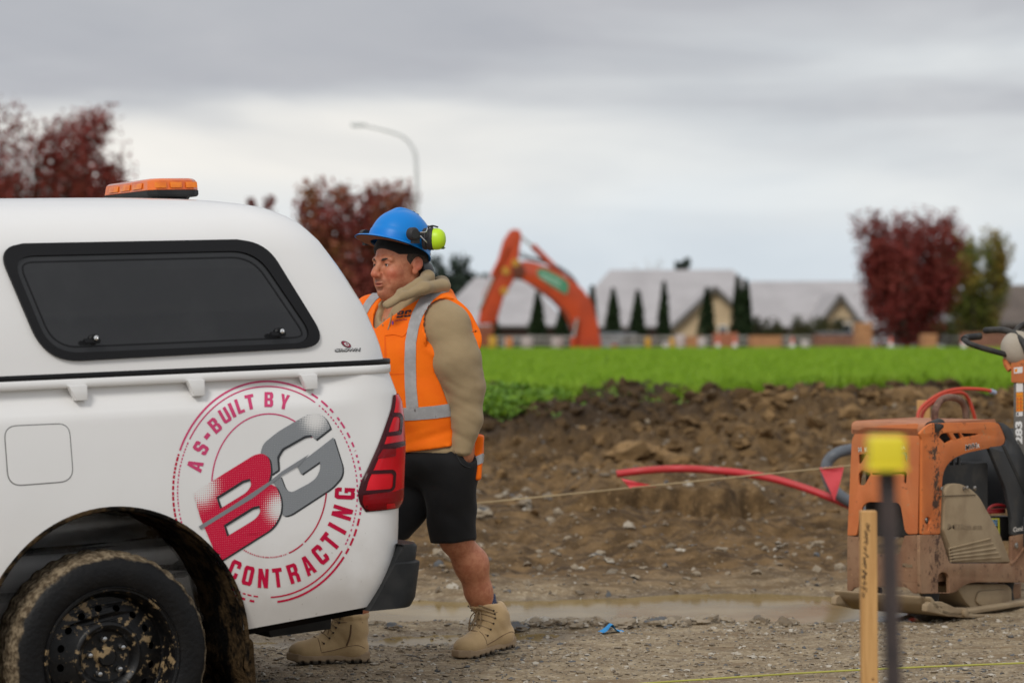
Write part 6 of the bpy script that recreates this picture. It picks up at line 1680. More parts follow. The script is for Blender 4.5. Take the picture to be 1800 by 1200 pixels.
# --- boots and socks ---------------------------------------------------------------
SOLE = NT('boot_sole'); x = SOLE.xyz(); SOLE.set(col=SOLE.mix(SOLE.step(SOLE.math('ADD', x[2], SOLE.math('MULTIPLY', SOLE.math('SUBTRACT', SOLE.noise(40, 4), .5), .03)), .006, .022), (.045, .036, .027), (.34, .24, .145)), rough=.85, normal=SOLE.bump(SOLE.noise(90, 4), .4, .004)); SOLE = SOLE.m
LACE = M('lace_tan', (.27, .185, .10), .9); STIT = M('stitch_brown', (.15, .09, .045), .8); EYEL = M('eyelet', (.06, .045, .03), .4, metal=.6)
SOCK = NT('sock'); v_ = SOCK.voro(160); SOCK.set(col=SOCK.mix(SOCK.step(v_[0], .25, .5), (.30, .30, .34), (.035, .045, .10)), rough=.95); SOCK = SOCK.m
def boot(origin, yaw, pitch, ankle, medial):
    "origin: ground point under the ankle; local x forward, y left, z up"
    Bt = basis(yaw, pitch); o = empty('boot', parent=man)
    o.matrix_local = Matrix([[*Bt[0], origin[0]], [*Bt[1], origin[1]], [*Bt[2], origin[2]], [0, 0, 0, 1]])
    lean = (np.array(ankle) - np.array(origin)) @ Bt
    tx, ty = lean[0], lean[1]
    def up(q):
        d = ell(q, (.150, 0, .052), (.078, .052, .040)); d = smin(d, ell(q, (.155, 0, .045), (.068, .050, .046)), .01)
        d = smin(d, capl(q, (.10, 0, .060), (-.045, 0, .058), .050, .048, (0, 1, 0), .92), .03)
        d = smin(d, capl(q, (.055, 0, .095), (.015, 0, .14), .044, .052), .03)
        d = smin(d, chain(q, [(-.030, 0, .07), (-.018 + tx * .4, ty * .4, .135), (tx * .85, ty * .85, .205)], [.050, .058, .066], .03), .03)
        d = smax(d, .022 - q[:, 2], .006)
        top = .196 + .05 * (q[:, 0] - tx) ; d = smax(d, q[:, 2] - top, .008)
        d = smin(d, chain(q, [(tx * .85 + .062 * math.cos(a), ty * .85 + .058 * math.sin(a), .190 + .003 * math.cos(a)) for a in np.linspace(0, 6.283, 13)], [.011] * 13, .004), .008)
        d = d + .0028 * vnoise(q[:, 0] * 22, q[:, 1] * 22, q[:, 2] * 34 - q[:, 0] * 20, 5) * sstep(.05, .09, q[:, 2]) * (1 - sstep(.10, .13, q[:, 0])) - .002 * np.exp(-((q[:, 0] - .098 - .25 * (q[:, 2] - .06)) / .004) ** 2) * (q[:, 2] < .10) * -1
        d = smax(d, -capl(q, (tx * .85, ty * .85, .17), (tx * .95, ty * .95, .25), .048, .05), .008)
        return d
    u = sdf_mesh('upper', up, (-.12, -.09, .015), (.25, .09, .235), .0048, SUED, o, 2)
    def so(q):
        hw = np.interp(q[:, 0], [-.10, -.06, .0, .06, .13, .19, .235], [.026, .041, .040, .042, .054, .048, .020])
        pl = np.maximum(np.abs(q[:, 1]) - hw, np.maximum(-.098 - q[:, 0], q[:, 0] - .236))
        bot = .0 + .018 * sstep(.165, .24, q[:, 0]) ; topz = .036 + .010 * (1 - sstep(-.09, .0, q[:, 0])) + .012 * sstep(.12, .22, q[:, 0])
        d = smax(pl, np.maximum(q[:, 2] - topz, bot - q[:, 2]), .006)
        lug = np.sin(q[:, 0] * 190) * .5 + .5; d = np.where(q[:, 2] < .014, np.maximum(d, (lug - .72) * .02 + (np.abs(q[:, 1]) < hw - .016) * -.03), d)
        arch_ = ell(q, (.02, 0, -.004), (.032, .2, .016)); return smax(d, -arch_, .003)
    sdf_mesh('sole', so, (-.115, -.075, -.008), (.255, .075, .07), .0042, SOLE, o, 1)
    UBV = bvh_of(u)
    def onup(x, y, z, dx, dy, dz, off=.002):
        dv = Vector((dx, dy, dz)).normalized(); h, nn, _, _ = UBV.ray_cast(Vector((x, y, z)) + dv * .3, -dv); return None if h is None else h + dv * off
    # laces criss-crossing up the front
    prev = None
    rows = [(.098, .086), (.078, .108), (.060, .128), (.048, .148), (.044 + tx * .4, .166), (.046 + tx * .6, .182)]
    for k, (x_, z_) in enumerate(rows):
        pt = []
        for s in (-1, 1):
            h = onup(x_ - .03, s * .026, z_ - .012, .7, s * .75, .35, .003); pt.append(h)
            if h is not None:
                bm = bmesh.new(); bmesh.ops.create_uvsphere(bm, u_segments=8, v_segments=6, radius=.0042); bm.transform(Matrix.Translation(h)); link_mesh('eyelet', bm_mesh(bm, 'eyelet'), EYEL, u, 60)
        mid = onup(x_ - .03, 0, z_ - .006, .9, 0, .45, .005)
        if pt[0] and pt[1] and mid:
            tube_obj('lace', smooth_path([pt[0] + Vector((0, 0, 0)), mid, pt[1]], 4), .0026, LACE, o, 6)
            if prev:
                tube_obj('lace', smooth_path([prev[0], (prev[0] + pt[1]) / 2 + Vector((.010, 0, .006)), pt[1]], 4), .0024, LACE, o, 6); tube_obj('lace', smooth_path([prev[1], (prev[1] + pt[0]) / 2 + Vector((.012, 0, .007)), pt[0]], 4), .0024, LACE, o, 6)
            prev = pt
    if prev:
        c0 = (prev[0] + prev[1]) / 2 + Vector((.012, 0, .0)); sg = medial * -1
        for dy, dz, dx in ((.030, -.075, .03), (-.024, -.085, .034), (.012, -.11, .05)):
            tube_obj('lace', smooth_path([c0, c0 + Vector((dx * .8, dy * 1.0, dz * .35)), c0 + Vector((dx * 1.25, dy, dz)), c0 + Vector((dx * .9, dy * .3, dz * .5)), c0], 5) if dz > -.1 else smooth_path([c0, c0 + Vector((dx, dy, dz * .5)), c0 + Vector((dx * 1.3, dy, dz))], 5), .0026, LACE, o, 6)
    # seams: toe cap, side zip, collar
    for yv in (-1, 1):
        seam = [onup(x_, 0, z_, 0, yv, .15, .0006) for x_, z_ in ((.112, .100), (.108, .085), (.104, .065), (.100, .045))]
        seam2 = [onup(x_, 0, z_, 0, yv, 0, .0006) for x_, z_ in ((-.075, .062), (-.045, .075), (.0, .070), (.05, .056), (.1, .048))]
        seam3 = [onup(x_ + tx * .8 * (z_ - .05) / .15, ty * .6, z_, 0, yv, 0, .0006) for x_, z_ in ((.062, .165), (.02, .168), (-.05, .166))]
        for sm in (seam, seam2, seam3):
            sm = [q for q in sm if q]
            if len(sm) > 1: tube_obj('seam', smooth_path(sm, 4), .0014, STIT, o, 5)
    zp = [onup(x_ + tx * .7 * (z_ - .05) / .15, ty * .5, z_, 0, medial, 0, .001) for x_, z_ in ((-.004, .160), (-.006, .13), (-.004, .10), (.002, .075))]
    zp = [q for q in zp if q]
    if len(zp) > 1: tube_obj('zip', smooth_path(zp, 5), .0035, STIT, o, 6, flat=.6)
    bm = bmesh.new(); b_tube(bm, [(tx * .8, ty * .8, .17), (tx * .95, ty * .95, .205), (tx * 1.06 - .004, ty * 1.06, .232)], [.048, .0475, .0465], 20); link_mesh('sock', bm_mesh(bm, 'sock'), SOCK, o, 60)
    return o
fR = mp_(607, 1160, -.14); fR[2] = gz1(MO.x + fR[0], MO.y + fR[1]) + .002
fL = mp_(872, 1142, .10); fL[2] = gz1(MO.x + fL[0], MO.y + fL[1]) + .016
boot(fR, 8, 0, mp_(619, 1080, -.14), 1)
boot(fL, 46, -6, mp_(852, 1060, .10), -1)
# ================================================================== plate compactor
# local axes: a along the front face (0 at the near corner, negative to its far left end), b along the side (away to the right), c up
KTH = R(40)
KO = Vector((X(1640, 11.9), 11.9, 0)); KO.z = gz1(KO.x, KO.y) + .01
ka = Vector((math.cos(KTH), -math.sin(KTH), 0)); kb = Vector((math.sin(KTH), math.cos(KTH), 0)); ku = Vector((0, 0, 1))
KM = frame(KO, ka, kb, ku); KMi = KM.inverted(); K3 = KMi.to_3x3()
cp = empty('plate_compactor', label='worn orange plate compactor with black rear guard and tall grey handle', cat='plate compactor'); cp.matrix_world = KM
def kray(px, py): return KMi @ Vector((0, 0, CAMZ)), K3 @ Vector(((px - CX) / F, 1, -(py - CY) / F))
def FP(px, py, b=0.0):
    "front face (plane b) coordinates a, c"
    c, d = kray(px, py); q = c + d * ((b - c.y) / d.y); return (q.x, q.z)
def SP(px, py, a=0.0):
    "side face (plane a) coordinates b, c"
    c, d = kray(px, py); q = c + d * ((a - c.x) / d.x); return (q.y, q.z)
def fz_(b=0): return frame((0, b, 0), (1, 0, 0), (0, 0, 1), (0, -1, 0))
def sz_(a=0): return frame((a, 0, 0), (0, 1, 0), (0, 0, 1), (1, 0, 0))
def k1(p): return [(1480 + x / 5.453, 730 + y / 5.453) for x, y in p]        # from the enlarged upper view
def k2(p): return [(1480 + x / 5.625, 920 + y / 5.625) for x, y in p]        # from the enlarged lower view
def rusty(name, col, col2, lo=.60, hi=.70, sc=16, mud=.3):
    t = NT(name); n1 = t.noise(sc, 6, .68); n2 = t.noise(5, 4); n3 = t.noise(90, 4)
    x = t.xyz(); rc = t.math('SQRT', t.math('ADD', t.math('MULTIPLY', x[0], x[0]), t.math('MULTIPLY', x[1], x[1]))); wear = t.math('MULTIPLY', t.math('SUBTRACT', 1, t.step(rc, .01, .075)), .13)
    n1 = t.math('ADD', n1, wear)
    c = t.mix(t.step(n2, .35, .7), col, col2); c = t.mix(t.step(n1, lo, hi), c, (.075, .034, .020)); c = t.mix(t.math('MULTIPLY', t.step(t.math('ADD', t.noise(58, 5, .7), t.math('MULTIPLY', wear, .8)), .64, .70), .9), c, (.06, .028, .018)); c = t.mix(t.math('MULTIPLY', t.step(t.noise(33, 5, .7), .62, .68), .8), c, (.42, .26, .13))
    c = t.mix(t.math('MULTIPLY', t.step(t.noise(2.6, 5, .6, 0, t.mapv((1, 1, .55))), .42, .72), mud), c, (.25, .185, .115))
    t.set(col=c, rough=t.math('ADD', .5, t.math('MULTIPLY', n1, .35)), spec=.35, normal=t.bump(t.math('ADD', n1, t.math('MULTIPLY', n3, .3)), .25, .006)); return t.m
KOR = rusty('compactor_orange', (.66, .185, .045), (.56, .15, .04)); KORF = rusty('compactor_orange_faded', (.61, .19, .062), (.54, .155, .05), .62, .72)
KGR = rusty('compactor_grey_paint', (.30, .175, .10), (.20, .095, .050), .56, .70, 30, .35); KCL = M('clay_coated', (.34, .255, .155), .85, (.27, .195, .115), 7, bump=.3, bscale=60)
KBK = M('guard_black', (.028, .030, .033), .5, (.055, .05, .045), 9, lo=.5, hi=.75, bump=.2, bscale=120); KIN = M('engine_dark', (.012, .012, .012), .7, (.03, .027, .022), 12)
W0, T0 = .40, .014       # width of the machine, sheet thickness
aL = FP(1494, 900)[0]    # far left end of the front face
# cowl front panel with slots and the arched opening
fo1 = rounded(k1([(92, 235), (118, 175), (190, 110), (720, 75), (745, 230), (725, 1135), (625, 1138), (600, 1100), (560, 870), (530, 835), (250, 828), (200, 860), (170, 980), (140, 1150), (50, 1150)]), [6, 8, 8, 3, 4, 3, 4, 5, 8, 6, 6, 8, 5, 4, 3], 4)
slots = [rounded(k1([(160, 375), (240, 362), (180, 460), (160, 462)]), 2, 2), rounded(k1([(240, 358), (590, 345), (622, 360), (618, 440), (600, 445), (590, 382), (570, 372), (250, 384)]), 1.5, 2),
         rounded(k1([(158, 560), (195, 518), (236, 540), (278, 552), (215, 668), (162, 668)]), 4, 3), rounded(k1([(280, 550), (500, 540), (600, 536), (618, 552), (612, 650), (596, 652), (592, 570), (570, 558), (285, 566)]), 1.5, 2)]
cw = empty('cowl', parent=cp)
plate('front_panel', [[FP(*p) for p in fo1]] + [[FP(*p) for p in s] for s in slots], T0, fz_(.007), KORF, cw, .003)
# cowl side panel with vents and the large opening
so1 = rounded(k1([(745, 230), (720, 170), (790, 100), (840, 72), (1440, 62), (1490, 80), (1545, 230), (1520, 285), (1180, 355), (1050, 405), (975, 480), (940, 580), (932, 760), (920, 1135), (738, 1140)]), [2, 3, 3, 3, 4, 6, 8, 6, 6, 20, 22, 10, 4, 4, 3], 4)
vents = [rounded(k1([(905, 205), (935, 172), (995, 165), (1038, 232), (965, 268)]), 1.5, 2), rounded(k1([(1040, 170), (1105, 165), (1128, 215), (1080, 228)]), 1.2, 2), rounded(k1([(1120, 168), (1282, 175), (1270, 185), (1150, 207)]), 1, 2),
         rounded(k1([(772, 985), (800, 965), (826, 985), (824, 1025), (812, 1040), (808, 1095), (792, 1098), (790, 1040), (772, 1020)]), 1.2, 2)]
plate('side_panel', [[SP(*p) for p in so1]] + [[SP(*p) for p in s] for s in vents], T0, sz_(.007), KOR, cw, .003)
plate('side_panel', [[(max(b_, .03), c_ - .022) for b_, c_ in [SP(*p) for p in so1]]], T0, sz_(aL + .014), KOR, cw, .003)
zt = FP(1560, 742)[1]; bR = SP(1752, 745)[0]
# rounded top sheet with the dark corner notch pipe
pf = rounded([(0, -.045), (.0, zt * 0 - .01), (.03, 0), (bR, .004), (bR + .02, -.03)], [0, .02, .03, .01, 0], 5)
top_path = [(b, zt + c) for b, c in pf]
tp = top_path + [(b - .0, c - .012) for b, c in top_path[::-1]]
plate('top_sheet', [tp], abs(aL) - .02, sz_(aL / 2), rusty('top_brown', (.50, .20, .095), (.40, .15, .07), .58, .70, 15, .35), cw, .003)
for s_ in slots: pass
c_, d_ = FP(1625, 762)
bm = bmesh.new(); q0 = Vector((-.006, -.012, FP(1624, 752)[1])); q1 = Vector((-.02, .09, FP(1632, 745)[1] - .008))
b_tube(bm, [q0, q1], [.030, .032], 18); link_mesh('lift_slot', bm_mesh(bm, 'lift_slot'), KIN, cw, 40)
# dark interior: engine block, tank, fan housing behind the slots
en = empty('engine', parent=cp)
z0 = SP(1700, 940)[1]
box_obj('crankcase', (aL / 2, bR * .55, z0 + .16), (abs(aL) - .05, bR * .8, .34), KIN, en, .02)
box_obj('fuel_tank', (aL / 2, bR * .5, zt - .085), (abs(aL) - .06, bR * .75, .10), KIN, en, .03)
tkz = SP(*k1([(1110, 500)])[0])
for k in range(3): box_obj('tank_rib', (.0 - .035, tkz[0] - .03 + .05 * k, tkz[1]), (.012, .018, .09), M('tank_grey', (.035, .035, .036), .6), en, .004)
# belt cover: clay coloured plate with ribs and bolts
bc = rounded(k1([(938, 800), (945, 700), (990, 655), (1080, 645), (1180, 690), (1270, 770), (1340, 900)]) + k2([(1500, 60), (1605, 330), (1618, 380), (1070, 382), (1010, 200), (955, 60)]), [4, 8, 14, 14, 14, 10, 4, 4, 4, 3, 3, 4, 4], 4)
bco = plate('belt_cover', [[SP(px, py, -.012) for px, py in bc]], .036, sz_(-.002), KCL, cp, .008)
for k in range(5):
    a_, b_ = k2([(1062 + k * 4, 248 + k * 30)])[0], k2([(1470 + k * 26, 150 + k * 46)])[0]
    q = [SP(*a_, .018), SP(*b_, .018)]; tube_obj('rib', [(.016, *q[0]), (.016, *q[1])], .0055, KCL, bco, 6)
pl_ = k1([(935, 768), (1275, 755), (1278, 762), (936, 776)]); plate('seam', [[SP(*p, .016) for p in pl_]], .004, sz_(.0172), M('seam_brown', (.12, .085, .05), .9), bco)
BOLT = M('bolt_steel', (.42, .40, .37), .35, (.2, .17, .14), 40, metal=.7)
def bolt(px, py, a, r, par, name='bolt'):
    b_, c_ = SP(px, py, a); bm = bmesh.new(); b_lathe(bm, [(r, 0), (r, .006), (r * .55, .009), (r * .55, .005), (0, .005)], 12, frame((a, b_, c_), (0, 1, 0), (0, 0, 1), (1, 0, 0)))
    link_mesh(name, bm_mesh(bm, name), BOLT, par, 40)
for q in ((1165, 700), (1195, 690), (950, 700)): bolt(*k1([q])[0], .016, .009, bco)
bolt(*k1([(1268, 698)])[0], .0, .012, en); bolt(*k1([(800, 1000)])[0], .012, .009, cw)
def ktext(s, pa, pb, ht, mat, par, a=.0145, slant=0, bold=.03, front=False, off=0):
    "raised print running from pixel pa to pixel pb along its base line"
    bm, x0, x1, y0, y1 = text_mesh(s, bold)
    A = Vector(FP(*pa)) if front else Vector(SP(*pa, a)); B = Vector(FP(*pb)) if front else Vector(SP(*pb, a)); t_ = (B - A).normalized(); n_ = Vector((-t_.y, t_.x)); 
    if n_.y < 0: n_ = -n_
    for v in bm.verts:
        u = (v.co.x - x0) / (x1 - x0); w = (v.co.y - y0) / (y1 - y0); p = A + (B - A) * u + (n_ + t_ * slant) * (w * ht)
        v.co = Vector((p.x, -.0016, p.y)) if front else Vector((a, p.x, p.y))
    bmesh.ops.recalc_face_normals(bm, faces=bm.faces)
    return link_mesh('lettering', bm_mesh(bm, 'lettering'), mat, par)
PRW = M('print_white', (.72, .68, .62), .5); PRK = M('print_black', (.02, .018, .018), .5); EMB = M('cast_letters', (.26, .19, .115), .85); PRR = M('print_red', (.55, .06, .03), .5)
ktext('MVH', k1([(1182, 335)])[0], k1([(1290, 312)])[0], .026, PRW, cw, .0148, .12, .07)
ktext('MVH', k1([(1186, 330)])[0], k1([(1286, 309)])[0], .021, PRK, cw, .0153, .12, .03)
ktext('R', k1([(1296, 310)])[0], k1([(1320, 306)])[0], .018, PRW, cw, .0148, .12, .05)
ktext('M', k1([(160, 350)])[0], k1([(192, 347)])[0], .022, PRW, cw, front=True, bold=.06); ktext('M', k1([(163, 347)])[0], k1([(189, 344)])[0], .018, PRK, cw, front=True, off=1, bold=.0)
ktext('I', k1([(200, 345)])[0], k1([(214, 344)])[0], .022, PRR, cw, front=True, bold=.06); ktext('K', k1([(222, 346)])[0], k1([(256, 343)])[0], .02, PRW, cw, front=True, bold=.05); ktext('SA', k1([(556, 328)])[0], k1([(608, 325)])[0], .018, PRW, cw, front=True, bold=.04)
ktext('Mikasa', k1([(1010, 1092)])[0], k1([(1350, 1090)])[0], .026, EMB, bco, .0175, .2, .02)
# battery seen inside, red lead
bq = [SP(*p, -.05) for p in k1([(1390, 985), (1510, 985), (1510, 1160), (1480, 1160)])]
bat = plate('battery', [[SP(*p, -.06) for p in k1([(1350, 975), (1585, 960), (1590, 1200), (1400, 1200)])]], .06, sz_(-.075), PRK, en, .004)
plate('battery_cap', [[SP(*p, -.04) for p in k1([(1380, 905), (1570, 890), (1575, 935), (1370, 945)])]], .05, sz_(-.065), M('battery_red', (.30, .012, .014), .5), bat, .005)
YLB = M('label_yellow', (.55, .52, .06), .5)
plate('battery_label', [[SP(*p, -.043) for p in k1([(1398, 985), (1508, 982), (1512, 1175), (1498, 1175), (1494, 996), (1400, 998)])]], .002, sz_(-.0425), YLB, bat)
ktext('KIDE', k1([(1384, 1058)])[0], k1([(1490, 1056)])[0], .030, M('print_blue', (.16, .30, .45), .5), bat, -.040, 0, .04)
tube_obj('red_lead', smooth_path([(-.03, *SP(*p, -.03)) for p in k1([(1375, 925), (1430, 870), (1500, 855), (1570, 870)])], 5), .007, M('lead_red', (.28, .012, .014), .4), bat, 6)
# black rear guard: top cap and slanting bars
gd = empty('rear_guard', parent=cp)
plate('side_plate', [[SP(*p) for p in rounded(k1([(1470, 62), (1530, 72), (1580, 110), (1745, 420), (1800, 520), (1800, 1140), (1600, 1150), (1600, 1000), (1545, 700), (1380, 300), (1530, 285), (1552, 228)]), [3, 6, 10, 4, 3, 3, 4, 6, 8, 4, 4, 6], 3)]], .02, sz_(.006), KBK, gd, .004)
plate('guard_groove', [[SP(*p, .017) for p in k1([(1535, 290), (1560, 290), (1790, 780), (1790, 850)])]], .003, sz_(.0165), KIN, gd)
plate('side_plate', [[SP(*p) for p in k1([(1470, 62), (1580, 110), (1800, 520), (1800, 1140), (1600, 1150), (1545, 700), (1380, 300)])]], .02, sz_(aL + .012), KBK, gd, .004)
bE = SP(1800, 850)[0]
box_obj('rear_panel', (aL / 2, bE + .02, zt - .24), (abs(aL), .02, .40), KBK, gd, .006, rot=Euler((R(-18), 0, 0)).to_matrix())
ktext('Combi', k1([(1640, 1115)])[0], k1([(1748, 1100)])[0], .022, PRW, gd, .0168, .2, .03)
# grey base frame
fb = empty('frame', parent=cp)
zb = lambda x, y: FP(*k2([(x, y)])[0])
plate('front_frame', [[FP(*p) for p in rounded(k2([(50, 125), (160, 130), (215, 300), (560, 300), (615, 118), (735, 110), (745, 690), (700, 690), (640, 625), (180, 620), (110, 640), (68, 690), (48, 690)]), [2, 2, 4, 4, 2, 2, 3, 6, 8, 6, 8, 3, 2], 3)]], .016, fz_(.009), KGR, fb, .003)
plate('side_frame', [[SP(*p) for p in rounded(k2([(735, 110), (945, 108), (985, 240), (1030, 390), (1640, 390), (1650, 120), (1800, 90), (1900, 90), (1900, 580), (1280, 575), (1180, 600), (1085, 675), (1050, 685), (745, 690)]), [2, 3, 4, 6, 6, 4, 2, 2, 2, 10, 14, 6, 4, 3], 3)]] +
      [[SP(*p) for p in rounded(k2([(918, 680 - 2), (918, 520), (940, 480), (985, 475), (1025, 510), (1030, 678)]), [0, 8, 8, 8, 8, 0], 3)]], .018, sz_(.009), KGR, fb, .003)
plate('side_frame', [[(max(b_, .02), c_) for b_, c_ in [SP(*p) for p in k2([(735, 110), (945, 108), (1030, 390), (1640, 390), (1650, 120), (1900, 90), (1900, 580), (1280, 575), (1050, 685), (745, 690)])]]], .018, sz_(aL + .012), KGR, fb, .003)
tube_obj('frame_gusset', [(.014, *SP(*p, .014)) for p in k2([(1660, 400), (1700, 370), (1790, 245)])], .010, KGR, fb, 8)
box_obj('deck', (aL / 2, bE * .5, SP(*k2([(1300, 480)])[0])[1]), (abs(aL) - .04, bE, .05), KGR, fb)
bolt(*k2([(1718, 215)])[0], .018, .014, fb); ktext('Mikasa', k2([(600, 430)])[0], k2([(700, 430)])[0], .02, EMB, fb, front=True)
# rubber mounts, exciter housing, vibrating plate
pt_ = empty('base_plate', parent=cp)
for a_, b_ in ((.07, .10), (aL - .07, .10), (.07, bE - .05), (aL - .07, bE - .05)):
    bm = bmesh.new(); zz0 = SP(1660, 1060)[1]; b_lathe(bm, [(.036, -.05), (.04, -.04), (.034, 0), (.04, .04), (.036, .05)], 16, Matrix.Translation((a_ - .14 if a_ > 0 else a_ + .14, b_, zz0))); link_mesh('rubber_mount', bm_mesh(bm, 'rubber_mount'), KIN, pt_, 50)
ez = rounded(k2([(1130, 620), (1200, 595), (1640, 590), (1690, 640), (1690, 870), (1650, 882), (1330, 884), (1220, 770)]), [6, 10, 8, 6, 4, 3, 4, 6], 3)
exc = plate('exciter', [[SP(*p, -.03) for p in ez]], .24, sz_(-.15), KCL, pt_, .014)
plate('exciter_boss', [[SP(*p, -.03) for p in rounded(k2([(1330, 660), (1610, 650), (1650, 700), (1630, 800), (1350, 810), (1310, 770)]), 10, 4)]], .014, sz_(-.026), KCL, exc, .006)
plate('bracket', [[SP(*p, -.05) for p in k2([(1640, 590), (1780, 585), (1780, 735), (1690, 750)])]], .1, sz_(-.10), KGR, pt_, .01)
# the plate itself: flat sole turned up at the front, swept across the width
prof = [SP(*p, .02) for p in k2([(1900, 942), (1300, 945), (1180, 955), (1060, 962)])]
b0, bEE = prof[-1][0], bE + .06
sole = [(bEE, .012), (.16, .012), (.08, .018), (.02, .034), (-.055, .075), (-.075, .098), (-.088, .118), (-.070, .122), (-.040, .100), (.02, .062), (.09, .042), (.17, .034), (bEE, .034)]
plate('sole', [rounded(sole, .012, 2)], abs(aL) + .07, sz_(aL / 2), KCL, pt_, .006)
sd = rounded([SP(*p, .03) for p in k2([(830, 870), (835, 800), (870, 770), (985, 768), (1060, 800), (1120, 830), (1220, 830), (1290, 890), (1700, 890), (1760, 840), (1830, 830), (1900, 835), (1900, 925), (1200, 930), (1040, 910)])], .008, 3)
hol = [SP(*p, .03) for p in ellipse(*k2([(966, 846)])[0], 3.2, 3.8, 14)]
plate('side_web', [sd, hol], .03, sz_(.02), KCL, pt_, .006); plate('side_web', [sd], .03, sz_(aL - .02), KCL, pt_, .006)
bm = bmesh.new(); b_, c_ = SP(*k2([(1215, 880)])[0], .04); b_lathe(bm, [(.02, -.01), (.02, .012), (.014, .016), (0, .016)], 14, frame((.036, b_, c_), (0, 1, 0), (0, 0, 1), (1, 0, 0))); link_mesh('plug', bm_mesh(bm, 'plug'), KCL, pt_, 40)
fw = [FP(*p) for p in k2([(80, 765), (180, 740), (560, 735), (740, 745), (860, 770), (830, 870), (600, 790), (300, 790), (120, 830)])]
# lifting loop on top, handle pole and handle bars
hoop = [(1643, 742), (1644, 722), (1652, 705), (1668, 698), (1686, 702), (1696, 716), (1699, 742)]
tube_obj('lift_hoop', smooth_path([(aL * .45, *SP(px, py, aL * .45)) for px, py in hoop], 5), .0165, rusty('hoop_brown', (.20, .115, .085), (.16, .08, .06), .5, .65), cp, 12)
hn = empty('handle', parent=cp)
hb = bE - .02; am = aL * .5
def HP(px, py, b=None):
    c, d = kray(px, py); q = c + d * (((hb if b is None else b) - c.y) / d.y); return q
# pole facing the front: its near-left edge follows photo column 1781
pL, pR = HP(1781, 800).x, HP(1781, 800).x + .105
pz = HP(1781, 665).z
KPG = M('pole_grey', (.115, .11, .10), .6, (.15, .14, .125), 12, bump=.1, bscale=200)
box_obj('pole', ((pL + pR) / 2, hb + .05, (pz + .30) / 2 + .05), (pR - pL, .10, pz - .30), KPG, hn, .008)
box_obj('collar', ((pL + pR) / 2, hb + .05, pz + .035), (pR - pL + .016, .12, HP(1781, 630).z - pz + .015), KOR, hn, .008)
tube_obj('strut', smooth_path([HP(1776, 650), HP(1770, 641), HP(1768, 630)], 4), .016, KOR, hn, 10)
HGR = M('handle_head_grey', (.42, .37, .30), .7, (.36, .31, .24), 8)
bm = bmesh.new(); hc = HP(1793, 612); bmesh.ops.create_uvsphere(bm, u_segments=24, v_segments=14, radius=1); bm.transform(Matrix.Translation((hc.x - .03, hb + .03, hc.z)) @ Matrix.Diagonal((.085, .07, .085, 1))); link_mesh('handle_head', bm_mesh(bm, 'handle_head'), HGR, hn, 60)
HBK = M('grip_black', (.014, .014, .014), .6, (.04, .036, .03), 14, bump=.2, bscale=150)
def HQ(px, py, b): return HP(px, py, hb + b)
tube_obj('handle_bar', smooth_path([HQ(1769, 623, -.02), HQ(1750, 618, -.06), HQ(1728, 612, -.10), HQ(1707, 605, -.14), HQ(1698, 600, -.13), HQ(1695, 595, -.09)], 5), .0135, HBK, hn, 10)
tube_obj('handle_grip', smooth_path([HQ(1695, 596, -.11), HQ(1700, 593, -.06), HQ(1712, 592, -.02), HQ(1723, 591, .02)], 4), .0165, HBK, hn, 10)
tube_obj('handle_bar', smooth_path([HQ(1732, 581, .10), HQ(1745, 580, .08), HQ(1762, 580, .05), HQ(1778, 584, .02), HQ(1790, 592, .0), HQ(1800, 605, -.02), HQ(1806, 620, -.02)], 5), .0160, HBK, hn, 10)
tube_obj('handle_bar', smooth_path([HQ(1782, 592, .10), HQ(1788, 580, .12), HQ(1797, 572, .14), HQ(1812, 568, .14), HQ(1830, 575, .12), HQ(1838, 600, .05)], 5), .0150, HBK, hn, 10)
# stickers and the number on the pole
fzp = frame((0, hb - .0008, 0), (1, 0, 0), (0, 0, 1), (0, -1, 0))
def stick(pts, mat, name='sticker', d=0.0):
    return plate(name, [[(HP(*p, hb - .001).x, HP(*p, hb - .001).z) for p in pts]], .0012, frame((0, hb - .001 - d, 0), (1, 0, 0), (0, 0, 1), (0, -1, 0)), mat, hn)
SORG = M('sticker_orange', (.80, .27, .01), .5); SWHT = M('sticker_white', (.72, .70, .68), .5); SYEL = M('sticker_yellow', (.75, .65, .10), .5); SGRY = M('sticker_ink', (.10, .10, .11), .5)
def q6(p): return [(1680 + x / 6, 560 + y / 6) for x, y in p]
stick(q6([(638, 645), (708, 640), (710, 770), (638, 774)]), SWHT); stick(q6([(660, 658), (700, 655), (700, 678), (660, 682)]), SYEL, d=.001)
for k in range(5): stick(q6([(638, 778 + 41 * k), (710, 774 + 41 * k), (710, 811 + 41 * k), (638, 815 + 41 * k)]), SORG)
for k in range(4): stick(q6([(648, 832 + 38 * k), (662, 831 + 38 * k), (662, 850 + 38 * k), (648, 851 + 38 * k)]), PRR, d=.001); stick(q6([(680, 832 + 38 * k), (695, 831 + 38 * k), (695, 850 + 38 * k), (680, 851 + 38 * k)]), PRR, d=.001)
stick(q6([(638, 985), (706, 978), (706, 1025), (638, 1030)]), SWHT); stick(q6([(646, 992), (664, 990), (662, 1018), (646, 1020)]), SGRY, d=.001)
st_ = plate('sticker', [[(HP(*p, hb - .01).x, HP(*p, hb - .01).z) for p in q6([(615, 515), (708, 505), (706, 570), (616, 580)])]], .0012, frame((0, hb - .0112, 0), (1, 0, 0), (0, 0, 1), (0, -1, 0)), SWHT, hn)
plate('sticker', [[(HP(*p, hb - .012).x, HP(*p, hb - .012).z) for p in q6([(622, 530), (650, 525), (648, 560), (624, 564)])]], .0012, frame((0, hb - .0122, 0), (1, 0, 0), (0, 0, 1), (0, -1, 0)), SORG, hn)
bm, x0, x1, y0, y1 = text_mesh('283', .045)
